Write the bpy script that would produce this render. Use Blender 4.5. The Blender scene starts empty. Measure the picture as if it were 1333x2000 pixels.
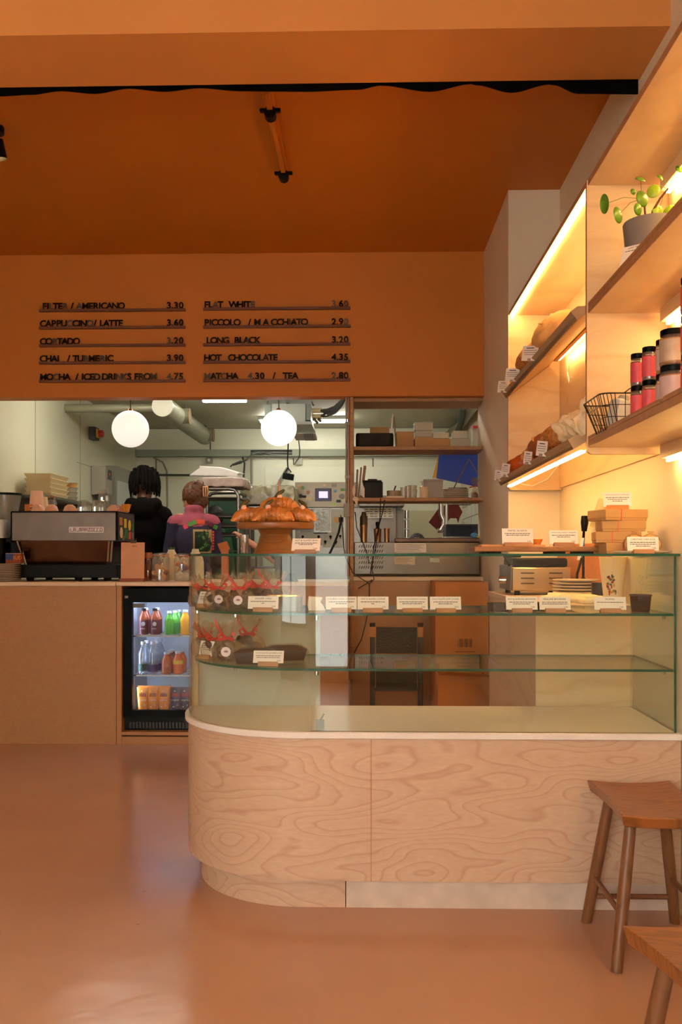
import bpy, bmesh, math, random
from mathutils import Vector, Matrix, Euler
R = math.radians
random.seed(7)
scn = bpy.context.scene
COL = scn.collection

# ------------------------------------------------------------------ camera, world, exposure
CAM_H, FPX, YAW, HORIZON = 1.18, 1800.0, 0.0257, 1085.0
cam_data = bpy.data.cameras.new('camera')
cam = bpy.data.objects.new('camera', cam_data); COL.objects.link(cam)
cam.location = (0, 0, CAM_H); cam.rotation_euler = (R(90), 0, YAW)
cam_data.sensor_fit = 'HORIZONTAL'; cam_data.sensor_width = 24.0
cam_data.lens = FPX / 1333.0 * 24.0
cam_data.shift_y = (HORIZON - 1000.0) / 1333.0
cam_data.clip_start = 0.02
scn.camera = cam
scn.view_settings.view_transform = 'Standard'
scn.view_settings.look = 'None'
scn.view_settings.gamma = 1.0
scn.view_settings.use_curve_mapping = False
scn.view_settings.exposure = 0.32
scn.cycles.use_denoising = True
scn.cycles.max_bounces = 10
scn.cycles.diffuse_bounces = 6
scn.cycles.glossy_bounces = 5
scn.cycles.transparent_max_bounces = 32
scn.cycles.sample_clamp_indirect = 6.0

SKY = 17.0
LED = 46.0
GLOBE = 0.62
TUBE = 40.0
SPOT = 60.0
FRIDGE = 45.0
w = bpy.data.worlds.new('sky'); scn.world = w; w.use_nodes = True
bg = w.node_tree.nodes['Background']
bg.inputs[0].default_value = (1.0, 0.97, 0.92, 1); bg.inputs[1].default_value = SKY

def portal(name, loc, rot, sx, sy):
    l = bpy.data.lights.new(name, 'AREA'); l.shape = 'RECTANGLE'; l.size = sx; l.size_y = sy
    l.cycles.is_portal = True
    o = bpy.data.objects.new(name, l); COL.objects.link(o); o.location = loc; o.rotation_euler = rot
    return o
# window openings of the shop front (behind the camera) let the sky in
portal('window_daylight', (-1.5, -2.62, 1.6), (R(90), 0, R(180)), 1.8, 2.2)
portal('door_daylight', (-0.31, -2.62, 1.4), (R(90), 0, R(180)), 0.38, 2.6)

# ------------------------------------------------------------------ pixel helpers (photo pixel + real depth -> place)
CS, SN = math.cos(YAW), math.sin(YAW)
def px(u, Y):
    x = (u - 666.5) / FPX
    return Y * (x * CS - SN) / (CS + x * SN)
def pz(v, Y, u=667):
    x = (u - 666.5) / FPX
    return CAM_H + (HORIZON - v) / FPX * Y / (CS + x * SN)
def at(u, v, Y): return Vector((px(u, Y), Y, pz(v, Y, u)))

# ------------------------------------------------------------------ materials
def lin(c):
    c = c / 255.0
    return c / 12.92 if c <= 0.04045 else ((c + 0.055) / 1.055) ** 2.4
def rgb(*c): return (lin(c[0]), lin(c[1]), lin(c[2]), 1)
MATS = {}
def nodes(m):
    m.use_nodes = True
    nt = m.node_tree
    return nt, nt.nodes['Principled BSDF']
def mat(name, c, rough=0.5, metal=0.0, vary=0.0, vscale=8.0, bump=0.0, bscale=60.0, emit=0.0, ecol=None, coat=0.0, spec=0.5, sub=0.0):
    if name in MATS: return MATS[name]
    m = bpy.data.materials.new(name); nt, b = nodes(m)
    col = rgb(*c)
    b.inputs['Base Color'].default_value = col
    b.inputs['Roughness'].default_value = rough
    b.inputs['Metallic'].default_value = metal
    b.inputs['Specular IOR Level'].default_value = spec
    if coat: b.inputs['Coat Weight'].default_value = coat; b.inputs['Coat Roughness'].default_value = 0.08
    if emit:
        b.inputs['Emission Color'].default_value = rgb(*(ecol or c)); b.inputs['Emission Strength'].default_value = emit
    if vary or bump:
        tc = nt.nodes.new('ShaderNodeTexCoord')
    if vary:
        n = nt.nodes.new('ShaderNodeTexNoise'); n.inputs['Scale'].default_value = vscale; n.inputs['Detail'].default_value = 5
        nt.links.new(tc.outputs['Object'], n.inputs['Vector'])
        r = nt.nodes.new('ShaderNodeValToRGB')
        r.color_ramp.elements[0].position = 0.3; r.color_ramp.elements[1].position = 0.7
        r.color_ramp.elements[0].color = tuple(max(0, x * (1 - vary)) for x in col[:3]) + (1,)
        r.color_ramp.elements[1].color = tuple(min(1, x * (1 + vary)) for x in col[:3]) + (1,)
        nt.links.new(n.outputs['Fac'], r.inputs[0]); nt.links.new(r.outputs[0], b.inputs['Base Color'])
    if bump:
        n2 = nt.nodes.new('ShaderNodeTexNoise'); n2.inputs['Scale'].default_value = bscale; n2.inputs['Detail'].default_value = 4
        nt.links.new(tc.outputs['Object'], n2.inputs['Vector'])
        bp = nt.nodes.new('ShaderNodeBump'); bp.inputs['Strength'].default_value = bump; bp.inputs['Distance'].default_value = 0.01
        nt.links.new(n2.outputs['Fac'], bp.inputs['Height']); nt.links.new(bp.outputs[0], b.inputs['Normal'])
    MATS[name] = m
    return m

def wood(name, light, dark, stretch=(1, 1, 1), nscale=1.6, rings=11.0, contrast=0.5, rough=0.45, fine=0.12, coat=0.0, width=0.25):
    """Veneer whose figure is the contour lines of a stretched noise."""
    if name in MATS: return MATS[name]
    m = bpy.data.materials.new(name); nt, b = nodes(m); L = nt.links
    tc = nt.nodes.new('ShaderNodeTexCoord'); mp = nt.nodes.new('ShaderNodeMapping')
    mp.inputs['Scale'].default_value = stretch; L.new(tc.outputs['Object'], mp.inputs[0])
    n = nt.nodes.new('ShaderNodeTexNoise'); n.inputs['Scale'].default_value = nscale; n.inputs['Detail'].default_value = 2.2; n.inputs['Roughness'].default_value = 0.42
    L.new(mp.outputs[0], n.inputs['Vector'])
    mu = nt.nodes.new('ShaderNodeMath'); mu.operation = 'MULTIPLY'; mu.inputs[1].default_value = rings; L.new(n.outputs['Fac'], mu.inputs[0])
    fr = nt.nodes.new('ShaderNodeMath'); fr.operation = 'FRACT'; L.new(mu.outputs[0], fr.inputs[0])
    r = nt.nodes.new('ShaderNodeValToRGB'); cr = r.color_ramp
    lc, dc = rgb(*light), rgb(*dark)
    mid = tuple(lc[i] * (1 - contrast) + dc[i] * contrast for i in range(3)) + (1,)
    cr.elements[0].position = 0.0; cr.elements[0].color = mid
    cr.elements[1].position = width; cr.elements[1].color = lc
    e = cr.elements.new(0.86); e.color = tuple(lc[i] * 0.75 + mid[i] * 0.25 for i in range(3)) + (1,)
    e = cr.elements.new(1.0); e.color = mid
    L.new(fr.outputs[0], r.inputs[0])
    n2 = nt.nodes.new('ShaderNodeTexNoise'); n2.inputs['Scale'].default_value = nscale * 22; n2.inputs['Detail'].default_value = 4
    L.new(mp.outputs[0], n2.inputs['Vector'])
    mx = nt.nodes.new('ShaderNodeMix'); mx.data_type = 'RGBA'; mx.blend_type = 'MULTIPLY'; mx.inputs['Factor'].default_value = fine * 2
    L.new(r.outputs[0], mx.inputs['A']); L.new(n2.outputs['Fac'], mx.inputs['B'])
    L.new(mx.outputs['Result'], b.inputs['Base Color'])
    b.inputs['Roughness'].default_value = rough
    if coat: b.inputs['Coat Weight'].default_value = coat; b.inputs['Coat Roughness'].default_value = 0.15
    MATS[name] = m
    return m

def glass(name, tint=(255, 255, 255), refl=0.9, rough=0.0, base=0.04, milky=0.0, mcol=(255, 255, 255), bump=0.0, bscale=30.0):
    """Thin pane: see-through with a Schlick reflection, optionally milky."""
    if name in MATS: return MATS[name]
    m = bpy.data.materials.new(name); m.use_nodes = True; nt = m.node_tree; nt.nodes.clear(); L = nt.links
    out = nt.nodes.new('ShaderNodeOutputMaterial')
    tr = nt.nodes.new('ShaderNodeBsdfTransparent'); tr.inputs[0].default_value = rgb(*tint)
    gl = nt.nodes.new('ShaderNodeBsdfGlossy'); gl.inputs['Roughness'].default_value = rough
    lw = nt.nodes.new('ShaderNodeLayerWeight'); lw.inputs[0].default_value = 0.5
    p = nt.nodes.new('ShaderNodeMath'); p.operation = 'POWER'; p.inputs[1].default_value = 5.0; L.new(lw.outputs['Facing'], p.inputs[0])
    ma = nt.nodes.new('ShaderNodeMath'); ma.operation = 'MULTIPLY_ADD'; ma.inputs[1].default_value = refl; ma.inputs[2].default_value = base
    L.new(p.outputs[0], ma.inputs[0])
    mix = nt.nodes.new('ShaderNodeMixShader'); L.new(ma.outputs[0], mix.inputs[0])
    first = tr.outputs[0]
    if milky:
        df = nt.nodes.new('ShaderNodeBsdfDiffuse'); df.inputs[0].default_value = rgb(*mcol)
        tl = nt.nodes.new('ShaderNodeBsdfTranslucent'); tl.inputs[0].default_value = rgb(*mcol)
        dm = nt.nodes.new('ShaderNodeMixShader'); dm.inputs[0].default_value = 0.4; L.new(df.outputs[0], dm.inputs[1]); L.new(tl.outputs[0], dm.inputs[2])
        mm = nt.nodes.new('ShaderNodeMixShader'); mm.inputs[0].default_value = milky; L.new(tr.outputs[0], mm.inputs[1]); L.new(dm.outputs[0], mm.inputs[2])
        first = mm.outputs[0]
    L.new(first, mix.inputs[1]); L.new(gl.outputs[0], mix.inputs[2]); L.new(mix.outputs[0], out.inputs[0])
    if bump:
        tc = nt.nodes.new('ShaderNodeTexCoord'); n2 = nt.nodes.new('ShaderNodeTexNoise'); n2.inputs['Scale'].default_value = bscale; n2.inputs['Detail'].default_value = 3
        L.new(tc.outputs['Object'], n2.inputs['Vector'])
        bp = nt.nodes.new('ShaderNodeBump'); bp.inputs['Strength'].default_value = bump; bp.inputs['Distance'].default_value = 0.02
        L.new(n2.outputs['Fac'], bp.inputs['Height']); L.new(bp.outputs[0], gl.inputs['Normal']); L.new(bp.outputs[0], lw.inputs['Normal'])
    MATS[name] = m
    return m

def glow(name, c, strength):
    if name in MATS: return MATS[name]
    m = bpy.data.materials.new(name); m.use_nodes = True; nt = m.node_tree; nt.nodes.clear()
    out = nt.nodes.new('ShaderNodeOutputMaterial'); e = nt.nodes.new('ShaderNodeEmission')
    e.inputs[0].default_value = rgb(*c); e.inputs[1].default_value = strength
    nt.links.new(e.outputs[0], out.inputs[0]); MATS[name] = m
    return m

ORANGE = mat('orange_paint', (186, 106, 9), 0.6, vary=0.05, vscale=2.0, bump=0.03, bscale=90)
ORANGE_BEAM = mat('beam_orange_paint', (208, 134, 64), 0.6, vary=0.05, vscale=2.5)
CREAM = mat('cream_wall_paint', (222, 205, 178), 0.7, vary=0.02, vscale=3)
KWALL = mat('kitchen_wall_panel', (216, 216, 192), 0.28, vary=0.04, vscale=1.2)
KCEIL = mat('kitchen_ceiling_board', (196, 192, 170), 0.6, vary=0.03, vscale=1.0)
BIRCH = wood('birch_plywood', (206, 170, 142), (158, 100, 68), (0.7, 0.7, 2.4), 1.9, 24.0, 0.36, 0.42, 0.12, width=0.13)
BIRCH_S = wood('birch_plywood_shelf', (226, 192, 148), (196, 150, 104), (0.8, 0.6, 2.5), 1.6, 6.0, 0.4, 0.45, 0.08)
BIRCH_O = wood('birch_counter_veneer', (188, 134, 82), (166, 110, 62), (3, 1, 6), 5.0, 5.0, 0.35, 0.45, 0.2)
PLY_EDGE = mat('plywood_edge', (170, 118, 74), 0.6, vary=0.12, vscale=40)
STOOL_W = wood('stool_oak', (160, 94, 42), (96, 48, 18), (1.0, 5, 1.0), 3.0, 8.0, 0.6, 0.35, 0.2, coat=0.25)
LEG_W = wood('stool_leg_oak', (132, 84, 50), (86, 48, 26), (6, 6, 0.7), 4.0, 6.0, 0.5, 0.4, 0.2)
RAIL_W = wood('menu_rail_walnut', (122, 62, 22), (70, 32, 12), (1, 8, 8), 4.0, 6.0, 0.6, 0.5, 0.2)
SHELF_W = wood('pass_shelf_oak', (176, 126, 74), (128, 84, 44), (1, 6, 6), 3.0, 6.0, 0.5, 0.5, 0.2)
BLOCK_W = mat('card_block_wood', (176, 124, 84), 0.6, vary=0.15, vscale=30)
BOARD_W = wood('serving_board_wood', (172, 114, 66), (120, 70, 36), (1, 6, 6), 4.0, 7.0, 0.5, 0.45, 0.2)
STAND_W = wood('cake_stand_wood', (150, 88, 38), (96, 50, 18), (1, 1, 6), 5.0, 6.0, 0.5, 0.35, 0.2, coat=0.2)
TERRAZZO = mat('white_quartz', (222, 212, 204), 0.3, vary=0.05, vscale=220)
COUNTER_T = mat('laminate_countertop', (214, 186, 158), 0.4, vary=0.03, vscale=30)
STEEL = mat('brushed_steel', (128, 122, 116), 0.3, 1.0, vary=0.06, vscale=14)
STEEL_D = mat('dark_steel', (118, 106, 98), 0.42, 0.6, vary=0.1, vscale=10)
CHROME = mat('chrome', (205, 203, 200), 0.12, 1.0)
BLACK = mat('black_plastic', (8, 7, 7), 0.45, spec=0.15)
BLACK_G = mat('gloss_black', (5, 5, 6), 0.4, spec=0.07)
DGREY = mat('dark_grey_plastic', (52, 50, 50), 0.5)
GREY = mat('grey_plastic', (142, 140, 132), 0.5)
LGREY = mat('light_grey_enamel', (188, 190, 184), 0.4)
WHITE = mat('white_paper', (232, 228, 222), 0.7)
CARD = mat('price_card_paper', (236, 226, 220), 0.65)
INK = mat('printed_ink', (42, 36, 36), 0.7)
INKG = mat('printed_ink_grey', (120, 110, 108), 0.7)
CERAMIC = mat('white_ceramic', (228, 214, 196), 0.25)
PINKCUP = mat('peach_ceramic', (222, 170, 140), 0.35)
KRAFT = mat('kraft_card', (180, 136, 84), 0.75, vary=0.05, vscale=10)
KRAFT_D = mat('corrugated_carton', (176, 108, 50), 0.75, vary=0.07, vscale=8)
GLASS = glass('clear_glass', (251, 254, 252), 0.75, base=0.032)
GLASS_E = mat('green_glass_edge', (14, 74, 56), 0.15)
GLASSW = glass('glassware', (240, 240, 236), 0.9, base=0.13, milky=0.10)
CLEARW = glass('thin_clear_wrap', (250, 244, 238), 0.5, rough=0.08, base=0.03, milky=0.02, bump=0.7, bscale=40)
CELLO = glass('cellophane', (246, 236, 224), 0.8, rough=0.12, base=0.07, milky=0.13, mcol=(236, 214, 190), bump=0.8, bscale=45)
PLASTIC = glass('clear_plastic_tub', (232, 228, 218), 0.7, rough=0.15, base=0.06, milky=0.5, mcol=(214, 206, 194))
POLY = glass('polythene', (228, 226, 206), 0.8, rough=0.15, base=0.12, milky=0.45, mcol=(206, 200, 172), bump=0.9, bscale=18)
RED = mat('red_ribbon', (190, 34, 20), 0.45)
LED_M = glow('warm_led_strip', (255, 208, 128), LED)

# ------------------------------------------------------------------ mesh builder
class MB:
    def __init__(s): s.bm = bmesh.new(); s.m = 0
    def _f(s, vs):
        try:
            f = s.bm.faces.new(vs); f.material_index = s.m; return f
        except ValueError: return None
    def box(s, x0, x1, y0, y1, z0, z1, m=None, mx=None):
        if m is not None: s.m = m
        c = [(x0, y0, z0), (x1, y0, z0), (x1, y1, z0), (x0, y1, z0), (x0, y0, z1), (x1, y0, z1), (x1, y1, z1), (x0, y1, z1)]
        v = [s.bm.verts.new((mx @ Vector(p)) if mx else p) for p in c]
        for i in ((3, 2, 1, 0), (4, 5, 6, 7), (0, 1, 5, 4), (1, 2, 6, 5), (2, 3, 7, 6), (3, 0, 4, 7)): s._f([v[k] for k in i])
        return s
    def rings(s, rs, m=None, caps=(True, True), closed=False):
        if m is not None: s.m = m
        V = [[s.bm.verts.new(p) for p in r] for r in rs]
        n = len(V[0]); k = len(V)
        for i in range(k if closed else k - 1):
            a, b = V[i], V[(i + 1) % k]
            for j in range(n): s._f([a[j], a[(j + 1) % n], b[(j + 1) % n], b[j]])
        if not closed:
            if caps[0]: s._f(V[0][::-1])
            if caps[1]: s._f(V[-1])
        return s
    def tube(s, pts, r, seg=8, m=None, closed=False, caps=True):
        pts = [Vector(p) for p in pts]; n = len(pts)
        rr = r if isinstance(r, (list, tuple)) else [r] * n
        rs = []; ref = None
        for i, p in enumerate(pts):
            a = pts[i - 1] if (i > 0 or closed) else pts[i]; b = pts[(i + 1) % n] if (i < n - 1 or closed) else pts[i]
            d = (b - a)
            d = d.normalized() if d.length > 1e-9 else Vector((0, 0, 1))
            if ref is None:
                ref = Vector((0, 0, 1)) if abs(d.z) < 0.9 else Vector((1, 0, 0))
            s1 = (ref - d * ref.dot(d))
            if s1.length < 1e-6: s1 = d.orthogonal()
            s1.normalize(); ref = s1; s2 = d.cross(s1)
            rs.append([p + (s1 * math.cos(t) + s2 * math.sin(t)) * rr[i] for t in [2 * math.pi * j / seg for j in range(seg)]])
        return s.rings(rs, m, (caps, caps), closed)
    def cyl(s, p0, p1, r0, r1=None, seg=16, m=None, caps=True):
        return s.tube([p0, p1], [r0, r0 if r1 is None else r1], seg, m, False, caps)
    def lathe(s, prof, c=(0, 0, 0), seg=24, m=None, mx=None, caps=(True, True)):
        rs = []
        for r, z in prof:
            ring = [Vector((c[0] + r * math.cos(2 * math.pi * j / seg), c[1] + r * math.sin(2 * math.pi * j / seg), c[2] + z)) for j in range(seg)]
            rs.append([mx @ p for p in ring] if mx else ring)
        return s.rings(rs, m, caps)
    def ball(s, c, r, seg=16, m=None, mx=None):
        rx, ry, rz = (r, r, r) if not isinstance(r, (tuple, list)) else r
        k = max(6, seg // 2); rs = []
        for i in range(k + 1):
            a = -math.pi / 2 + math.pi * i / k; ca = max(math.cos(a), 0.02)
            ring = [Vector((rx * ca * math.cos(2 * math.pi * j / seg), ry * ca * math.sin(2 * math.pi * j / seg), rz * math.sin(a))) for j in range(seg)]
            rs.append([(mx @ p if mx else p) + Vector(c) for p in ring])
        return s.rings(rs, m)
    def prism(s, poly, vec, m=None):
        """poly: list of 3D points (planar), extruded along vec."""
        vec = Vector(vec); a = [Vector(p) for p in poly]
        nrm = Vector((0, 0, 0))
        for i in range(len(a)): nrm += (a[i] - a[0]).cross(a[(i + 1) % len(a)] - a[0])
        if nrm.dot(vec) < 0: a = a[::-1]
        return s.rings([a, [p + vec for p in a]], m)
    def quad(s, a, b, c, d, m=None):
        if m is not None: s.m = m
        s._f([s.bm.verts.new(p) for p in (a, b, c, d)]); return s
    def mesh_in(s, me, mx, m=0):
        n0 = len(s.bm.verts); f0 = len(s.bm.faces)
        s.bm.from_mesh(me); s.bm.verts.ensure_lookup_table(); s.bm.faces.ensure_lookup_table()
        for v in s.bm.verts[n0:]: v.co = mx @ v.co
        for f in s.bm.faces[f0:]: f.material_index = m
        return s
    def xf(s, mx):
        bmesh.ops.transform(s.bm, matrix=mx, verts=s.bm.verts[:]); return s
    def mesh(s, name, mats=(), smooth=35):
        me = bpy.data.meshes.new(name)
        bmesh.ops.recalc_face_normals(s.bm, faces=s.bm.faces[:])
        s.bm.to_mesh(me); s.bm.free()
        for mt in (mats if isinstance(mats, (list, tuple)) else [mats]): me.materials.append(mt)
        if smooth:
            for p in me.polygons: p.use_smooth = True
            me.set_sharp_from_angle(angle=R(smooth))
        return me
    def build(s, name, mats, parent=None, loc=None, rot=None, bevel=0.0, smooth=35, seg=2):
        return put(name, s.mesh(name, mats, smooth), parent, loc, rot, bevel, seg)

def put(name, me, parent=None, loc=None, rot=None, bevel=0.0, seg=2):
    o = bpy.data.objects.new(name, me); COL.objects.link(o)
    if parent: o.parent = parent
    if loc is not None: o.location = loc
    if rot is not None: o.rotation_euler = rot
    if bevel:
        b = o.modifiers.new('bevel', 'BEVEL'); b.width = bevel; b.segments = seg; b.limit_method = 'ANGLE'; b.angle_limit = R(40)
    return o

def tag(o, label, cat, group=None):
    o['label'] = label; o['category'] = cat
    if group: o['group'] = group
    return o
def thing(name, label, cat, loc=(0, 0, 0), rot=0.0, group=None):
    o = bpy.data.objects.new(name, None); COL.objects.link(o); o.empty_display_size = 0.05
    o.location = loc; o.rotation_euler = rot if isinstance(rot, (tuple, list)) else (0, 0, rot)
    return tag(o, label, cat, group)
def structure(o): o['kind'] = 'structure'; return o
def copy_tree(o, parent=None):
    c = o.copy(); COL.objects.link(c)
    if parent: c.parent = parent
    for ch in list(o.children): copy_tree(ch, c)
    return c
def dup(o, loc, rot=None, label=None, scale=None):
    c = copy_tree(o); c.location = loc
    if rot is not None: c.rotation_euler = rot if isinstance(rot, (tuple, list)) else (0, 0, rot)
    if label: c['label'] = label
    if scale: c.scale = (scale,) * 3 if not isinstance(scale, (tuple, list)) else scale
    return c
def baked(me, voxel=None, smooth=0, sub=0, disp=None):
    """Run remesh / smooth modifiers on a mesh and return the result as a new mesh."""
    o = bpy.data.objects.new('tmp', me); COL.objects.link(o)
    if voxel:
        r = o.modifiers.new('r', 'REMESH'); r.mode = 'VOXEL'; r.voxel_size = voxel; r.use_smooth_shade = True
    if smooth:
        q = o.modifiers.new('s', 'SMOOTH'); q.iterations = smooth; q.factor = 0.5
    if sub:
        q = o.modifiers.new('u', 'SUBSURF'); q.levels = sub; q.render_levels = sub
    if disp:
        t = bpy.data.textures.new('lumps', 'CLOUDS'); t.noise_scale = disp[0]
        q = o.modifiers.new('d', 'DISPLACE'); q.texture = t; q.strength = disp[1]; q.texture_coords = 'LOCAL'
    dg = bpy.context.evaluated_depsgraph_get()
    out = bpy.data.meshes.new_from_object(o.evaluated_get(dg))
    bpy.data.objects.remove(o)
    for p in out.polygons: p.use_smooth = True
    return out
_TXT = {}
def text_mesh(s, size=0.02, extrude=0.0004, spacing=1.0, align='CENTER', res=2, bold=0.0):
    k = (s, size, extrude, spacing, align, bold)
    if k in _TXT: return _TXT[k]
    cu = bpy.data.curves.new('lettering', 'FONT'); cu.body = s; cu.size = size; cu.extrude = extrude
    cu.offset = bold; cu.align_x = align; cu.align_y = 'CENTER'; cu.space_character = spacing; cu.resolution_u = res
    o = bpy.data.objects.new('tmp', cu); COL.objects.link(o)
    dg = bpy.context.evaluated_depsgraph_get()
    me = bpy.data.meshes.new_from_object(o.evaluated_get(dg)); bpy.data.objects.remove(o)
    _TXT[k] = me
    return me
FACE = Matrix.Rotation(R(90), 4, 'X')          # text lying in XY -> standing, read from -Y
def rbox(mb, x0, x1, y0, y1, z0, z1, r, m=None, seg=5):
    """Box with rounded vertical edges."""
    pts = []
    for cx, cy, a0 in ((x1 - r, y1 - r, 0), (x0 + r, y1 - r, 90), (x0 + r, y0 + r, 180), (x1 - r, y0 + r, 270)):
        for i in range(seg + 1):
            a = R(a0 + 90 * i / seg); pts.append((cx + r * math.cos(a), cy + r * math.sin(a)))
    return mb.rings([[(p[0], p[1], z0) for p in pts], [(p[0], p[1], z1) for p in pts]], m)

def on_right(u, v, inset=0.0):
    x = (u - 666.5) / FPX; X = 1.04 - inset; t = X / (x * CS - SN)
    return Vector((X, t * (CS + x * SN), CAM_H + (HORIZON - v) / FPX * t))
def edge_paint(o, m):
    """Bare plywood edge on the faces that look towards the room (-X)."""
    o.data.materials.append(m); k = len(o.data.materials) - 1
    for p in o.data.polygons:
        if p.normal.x < -0.5: p.material_index = k
    return o
# ------------------------------------------------------------------ shell
WX, COLX, COLY = 1.04, 0.767, 4.94
LX, KY, KZ, CZ = -2.49, 10.0, 2.57, 3.13
SOF_Y, SOF_Z = 5.93, 2.205
CNT_Y, CNT_Z = 5.716, 1.0145

def floor_mat():
    m = bpy.data.materials.new('pink_resin_floor'); nt, b = nodes(m); L = nt.links
    tc = nt.nodes.new('ShaderNodeTexCoord')
    n = nt.nodes.new('ShaderNodeTexNoise'); n.inputs['Scale'].default_value = 1.3; n.inputs['Detail'].default_value = 6; L.new(tc.outputs['Object'], n.inputs['Vector'])
    r = nt.nodes.new('ShaderNodeValToRGB'); r.color_ramp.elements[0].position = 0.3; r.color_ramp.elements[1].position = 0.75
    r.color_ramp.elements[0].color = rgb(176, 130, 102); r.color_ramp.elements[1].color = rgb(190, 144, 116)
    L.new(n.outputs['Fac'], r.inputs[0])
    sp = nt.nodes.new('ShaderNodeTexVoronoi'); sp.inputs['Scale'].default_value = 7.0; L.new(tc.outputs['Object'], sp.inputs['Vector'])
    sr = nt.nodes.new('ShaderNodeValToRGB'); sr.color_ramp.elements[0].position = 0.02; sr.color_ramp.elements[1].position = 0.045
    sr.color_ramp.elements[0].color = (0.45, 0.4, 0.38, 1); sr.color_ramp.elements[1].color = (1, 1, 1, 1); L.new(sp.outputs['Distance'], sr.inputs[0])
    mx = nt.nodes.new('ShaderNodeMix'); mx.data_type = 'RGBA'; mx.blend_type = 'MULTIPLY'; mx.inputs['Factor'].default_value = 0.6
    L.new(r.outputs[0], mx.inputs['A']); L.new(sr.outputs[0], mx.inputs['B']); L.new(mx.outputs['Result'], b.inputs['Base Color'])
    b.inputs['Roughness'].default_value = 0.2; b.inputs['Specular IOR Level'].default_value = 0.5
    bn = nt.nodes.new('ShaderNodeTexNoise'); bn.inputs['Scale'].default_value = 5.0; bn.inputs['Detail'].default_value = 5; L.new(tc.outputs['Object'], bn.inputs['Vector'])
    bp = nt.nodes.new('ShaderNodeBump'); bp.inputs['Strength'].default_value = 0.16; bp.inputs['Distance'].default_value = 0.02
    L.new(bn.outputs['Fac'], bp.inputs['Height']); L.new(bp.outputs[0], b.inputs['Normal'])
    return m

def slab(name, x0, x1, y0, y1, z0, z1, m, bevel=0): return structure(MB().box(x0, x1, y0, y1, z0, z1).build(name, m, bevel=bevel, smooth=0))
slab('floor', LX - 0.2, WX + 0.2, -2.7, KY + 0.2, -0.1, 0, floor_mat())
slab('ceiling', LX, WX, -2.6, SOF_Y, CZ, CZ + 0.15, ORANGE)
slab('wall_right', WX, WX + 0.15, -2.7, KY + 0.1, 0, CZ + 0.15, CREAM)
slab('wall_left', LX - 0.15, LX, -2.7, KY + 0.1, 0, CZ + 0.15, KWALL)
slab('wall_pilaster', COLX, WX, COLY, 6.25, 0, CZ, CREAM)
slab('wall_menu', LX, COLX, SOF_Y, SOF_Y + 0.12, SOF_Z, CZ, ORANGE)
slab('wall_back', LX - 0.1, WX + 0.1, KY, KY + 0.12, 0, KZ + 0.2, KWALL)
slab('ceiling_kitchen', LX, WX, SOF_Y + 0.12, KY, KZ, KZ + 0.12, KCEIL)
slab('trim_beam', LX, WX, 3.16, 3.51, 2.98, CZ, ORANGE_BEAM)
# shop front with its openings, behind the viewer
fw = MB()
for x0, x1, z0, z1 in ((LX, -2.4, 0, CZ), (-0.6, -0.5, 0, CZ), (-0.12, WX, 0, CZ), (-2.4, -0.6, 0, 0.5), (-2.4, -0.6, 2.7, CZ), (-0.5, -0.12, 0, 0.1), (-0.5, -0.12, 2.7, CZ)):
    fw.box(x0, x1, -2.6, -2.45, z0, z1)
structure(fw.build('wall_front', CREAM, smooth=0))
def window(name, x0, x1, z0, z1, bars):
    f = MB(); t = 0.04
    f.box(x0, x1, -2.56, -2.5, z0, z0 + t).box(x0, x1, -2.56, -2.5, z1 - t, z1).box(x0, x0 + t, -2.56, -2.5, z0, z1).box(x1 - t, x1, -2.56, -2.5, z0, z1)
    for b in bars: f.box(b - 0.025, b + 0.025, -2.56, -2.5, z0, z1)
    o = structure(f.build(name, DGREY, smooth=0))
    MB().box(x0 + t, x1 - t, -2.535, -2.525, z0 + t, z1 - t).build('window_pane', GLASS, o, smooth=0)
window('window_1', -2.4, -0.6, 0.5, 2.7, [-1.5])
window('door_1', -0.5, -0.12, 0.1, 2.7, [])
slab('ground_street', -9, 9, -14, -2.7, -0.12, -0.1, mat('street_paving', (214, 218, 222), 0.8))
slab('ground_far_building', -9, 9, -14.3, -14, -0.1, 3.6, mat('far_brick', (176, 174, 170), 0.8))
# kitchen wall seams, dado band, trunking
sm = mat('panel_joint', (150, 144, 118), 0.5)
tr = MB()
for y in (6.9, 8.0): tr.box(LX, LX + 0.003, y - 0.003, y + 0.003, 0, KZ)
tr.box(LX, LX + 0.004, 7.9, KY, 1.985, 1.989)
structure(tr.build('trim_left_joints', sm, smooth=0))
tr = MB()
for u in (305, 729): tr.box(px(u, KY) - 0.008, px(u, KY) + 0.008, KY - 0.004, KY, 0.9, pz(895, KY))
tr.box(LX, WX, KY - 0.008, KY, KZ - 0.012, KZ)
structure(tr.build('trim_back_joints', mat('joint_strip', (122, 120, 104), 0.6), smooth=0))
slab('trim_dado', px(518, KY), WX, KY - 0.01, KY, 0.5, pz(912, KY), mat('white_wall_sheet', (226, 226, 206), 0.3))
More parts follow.
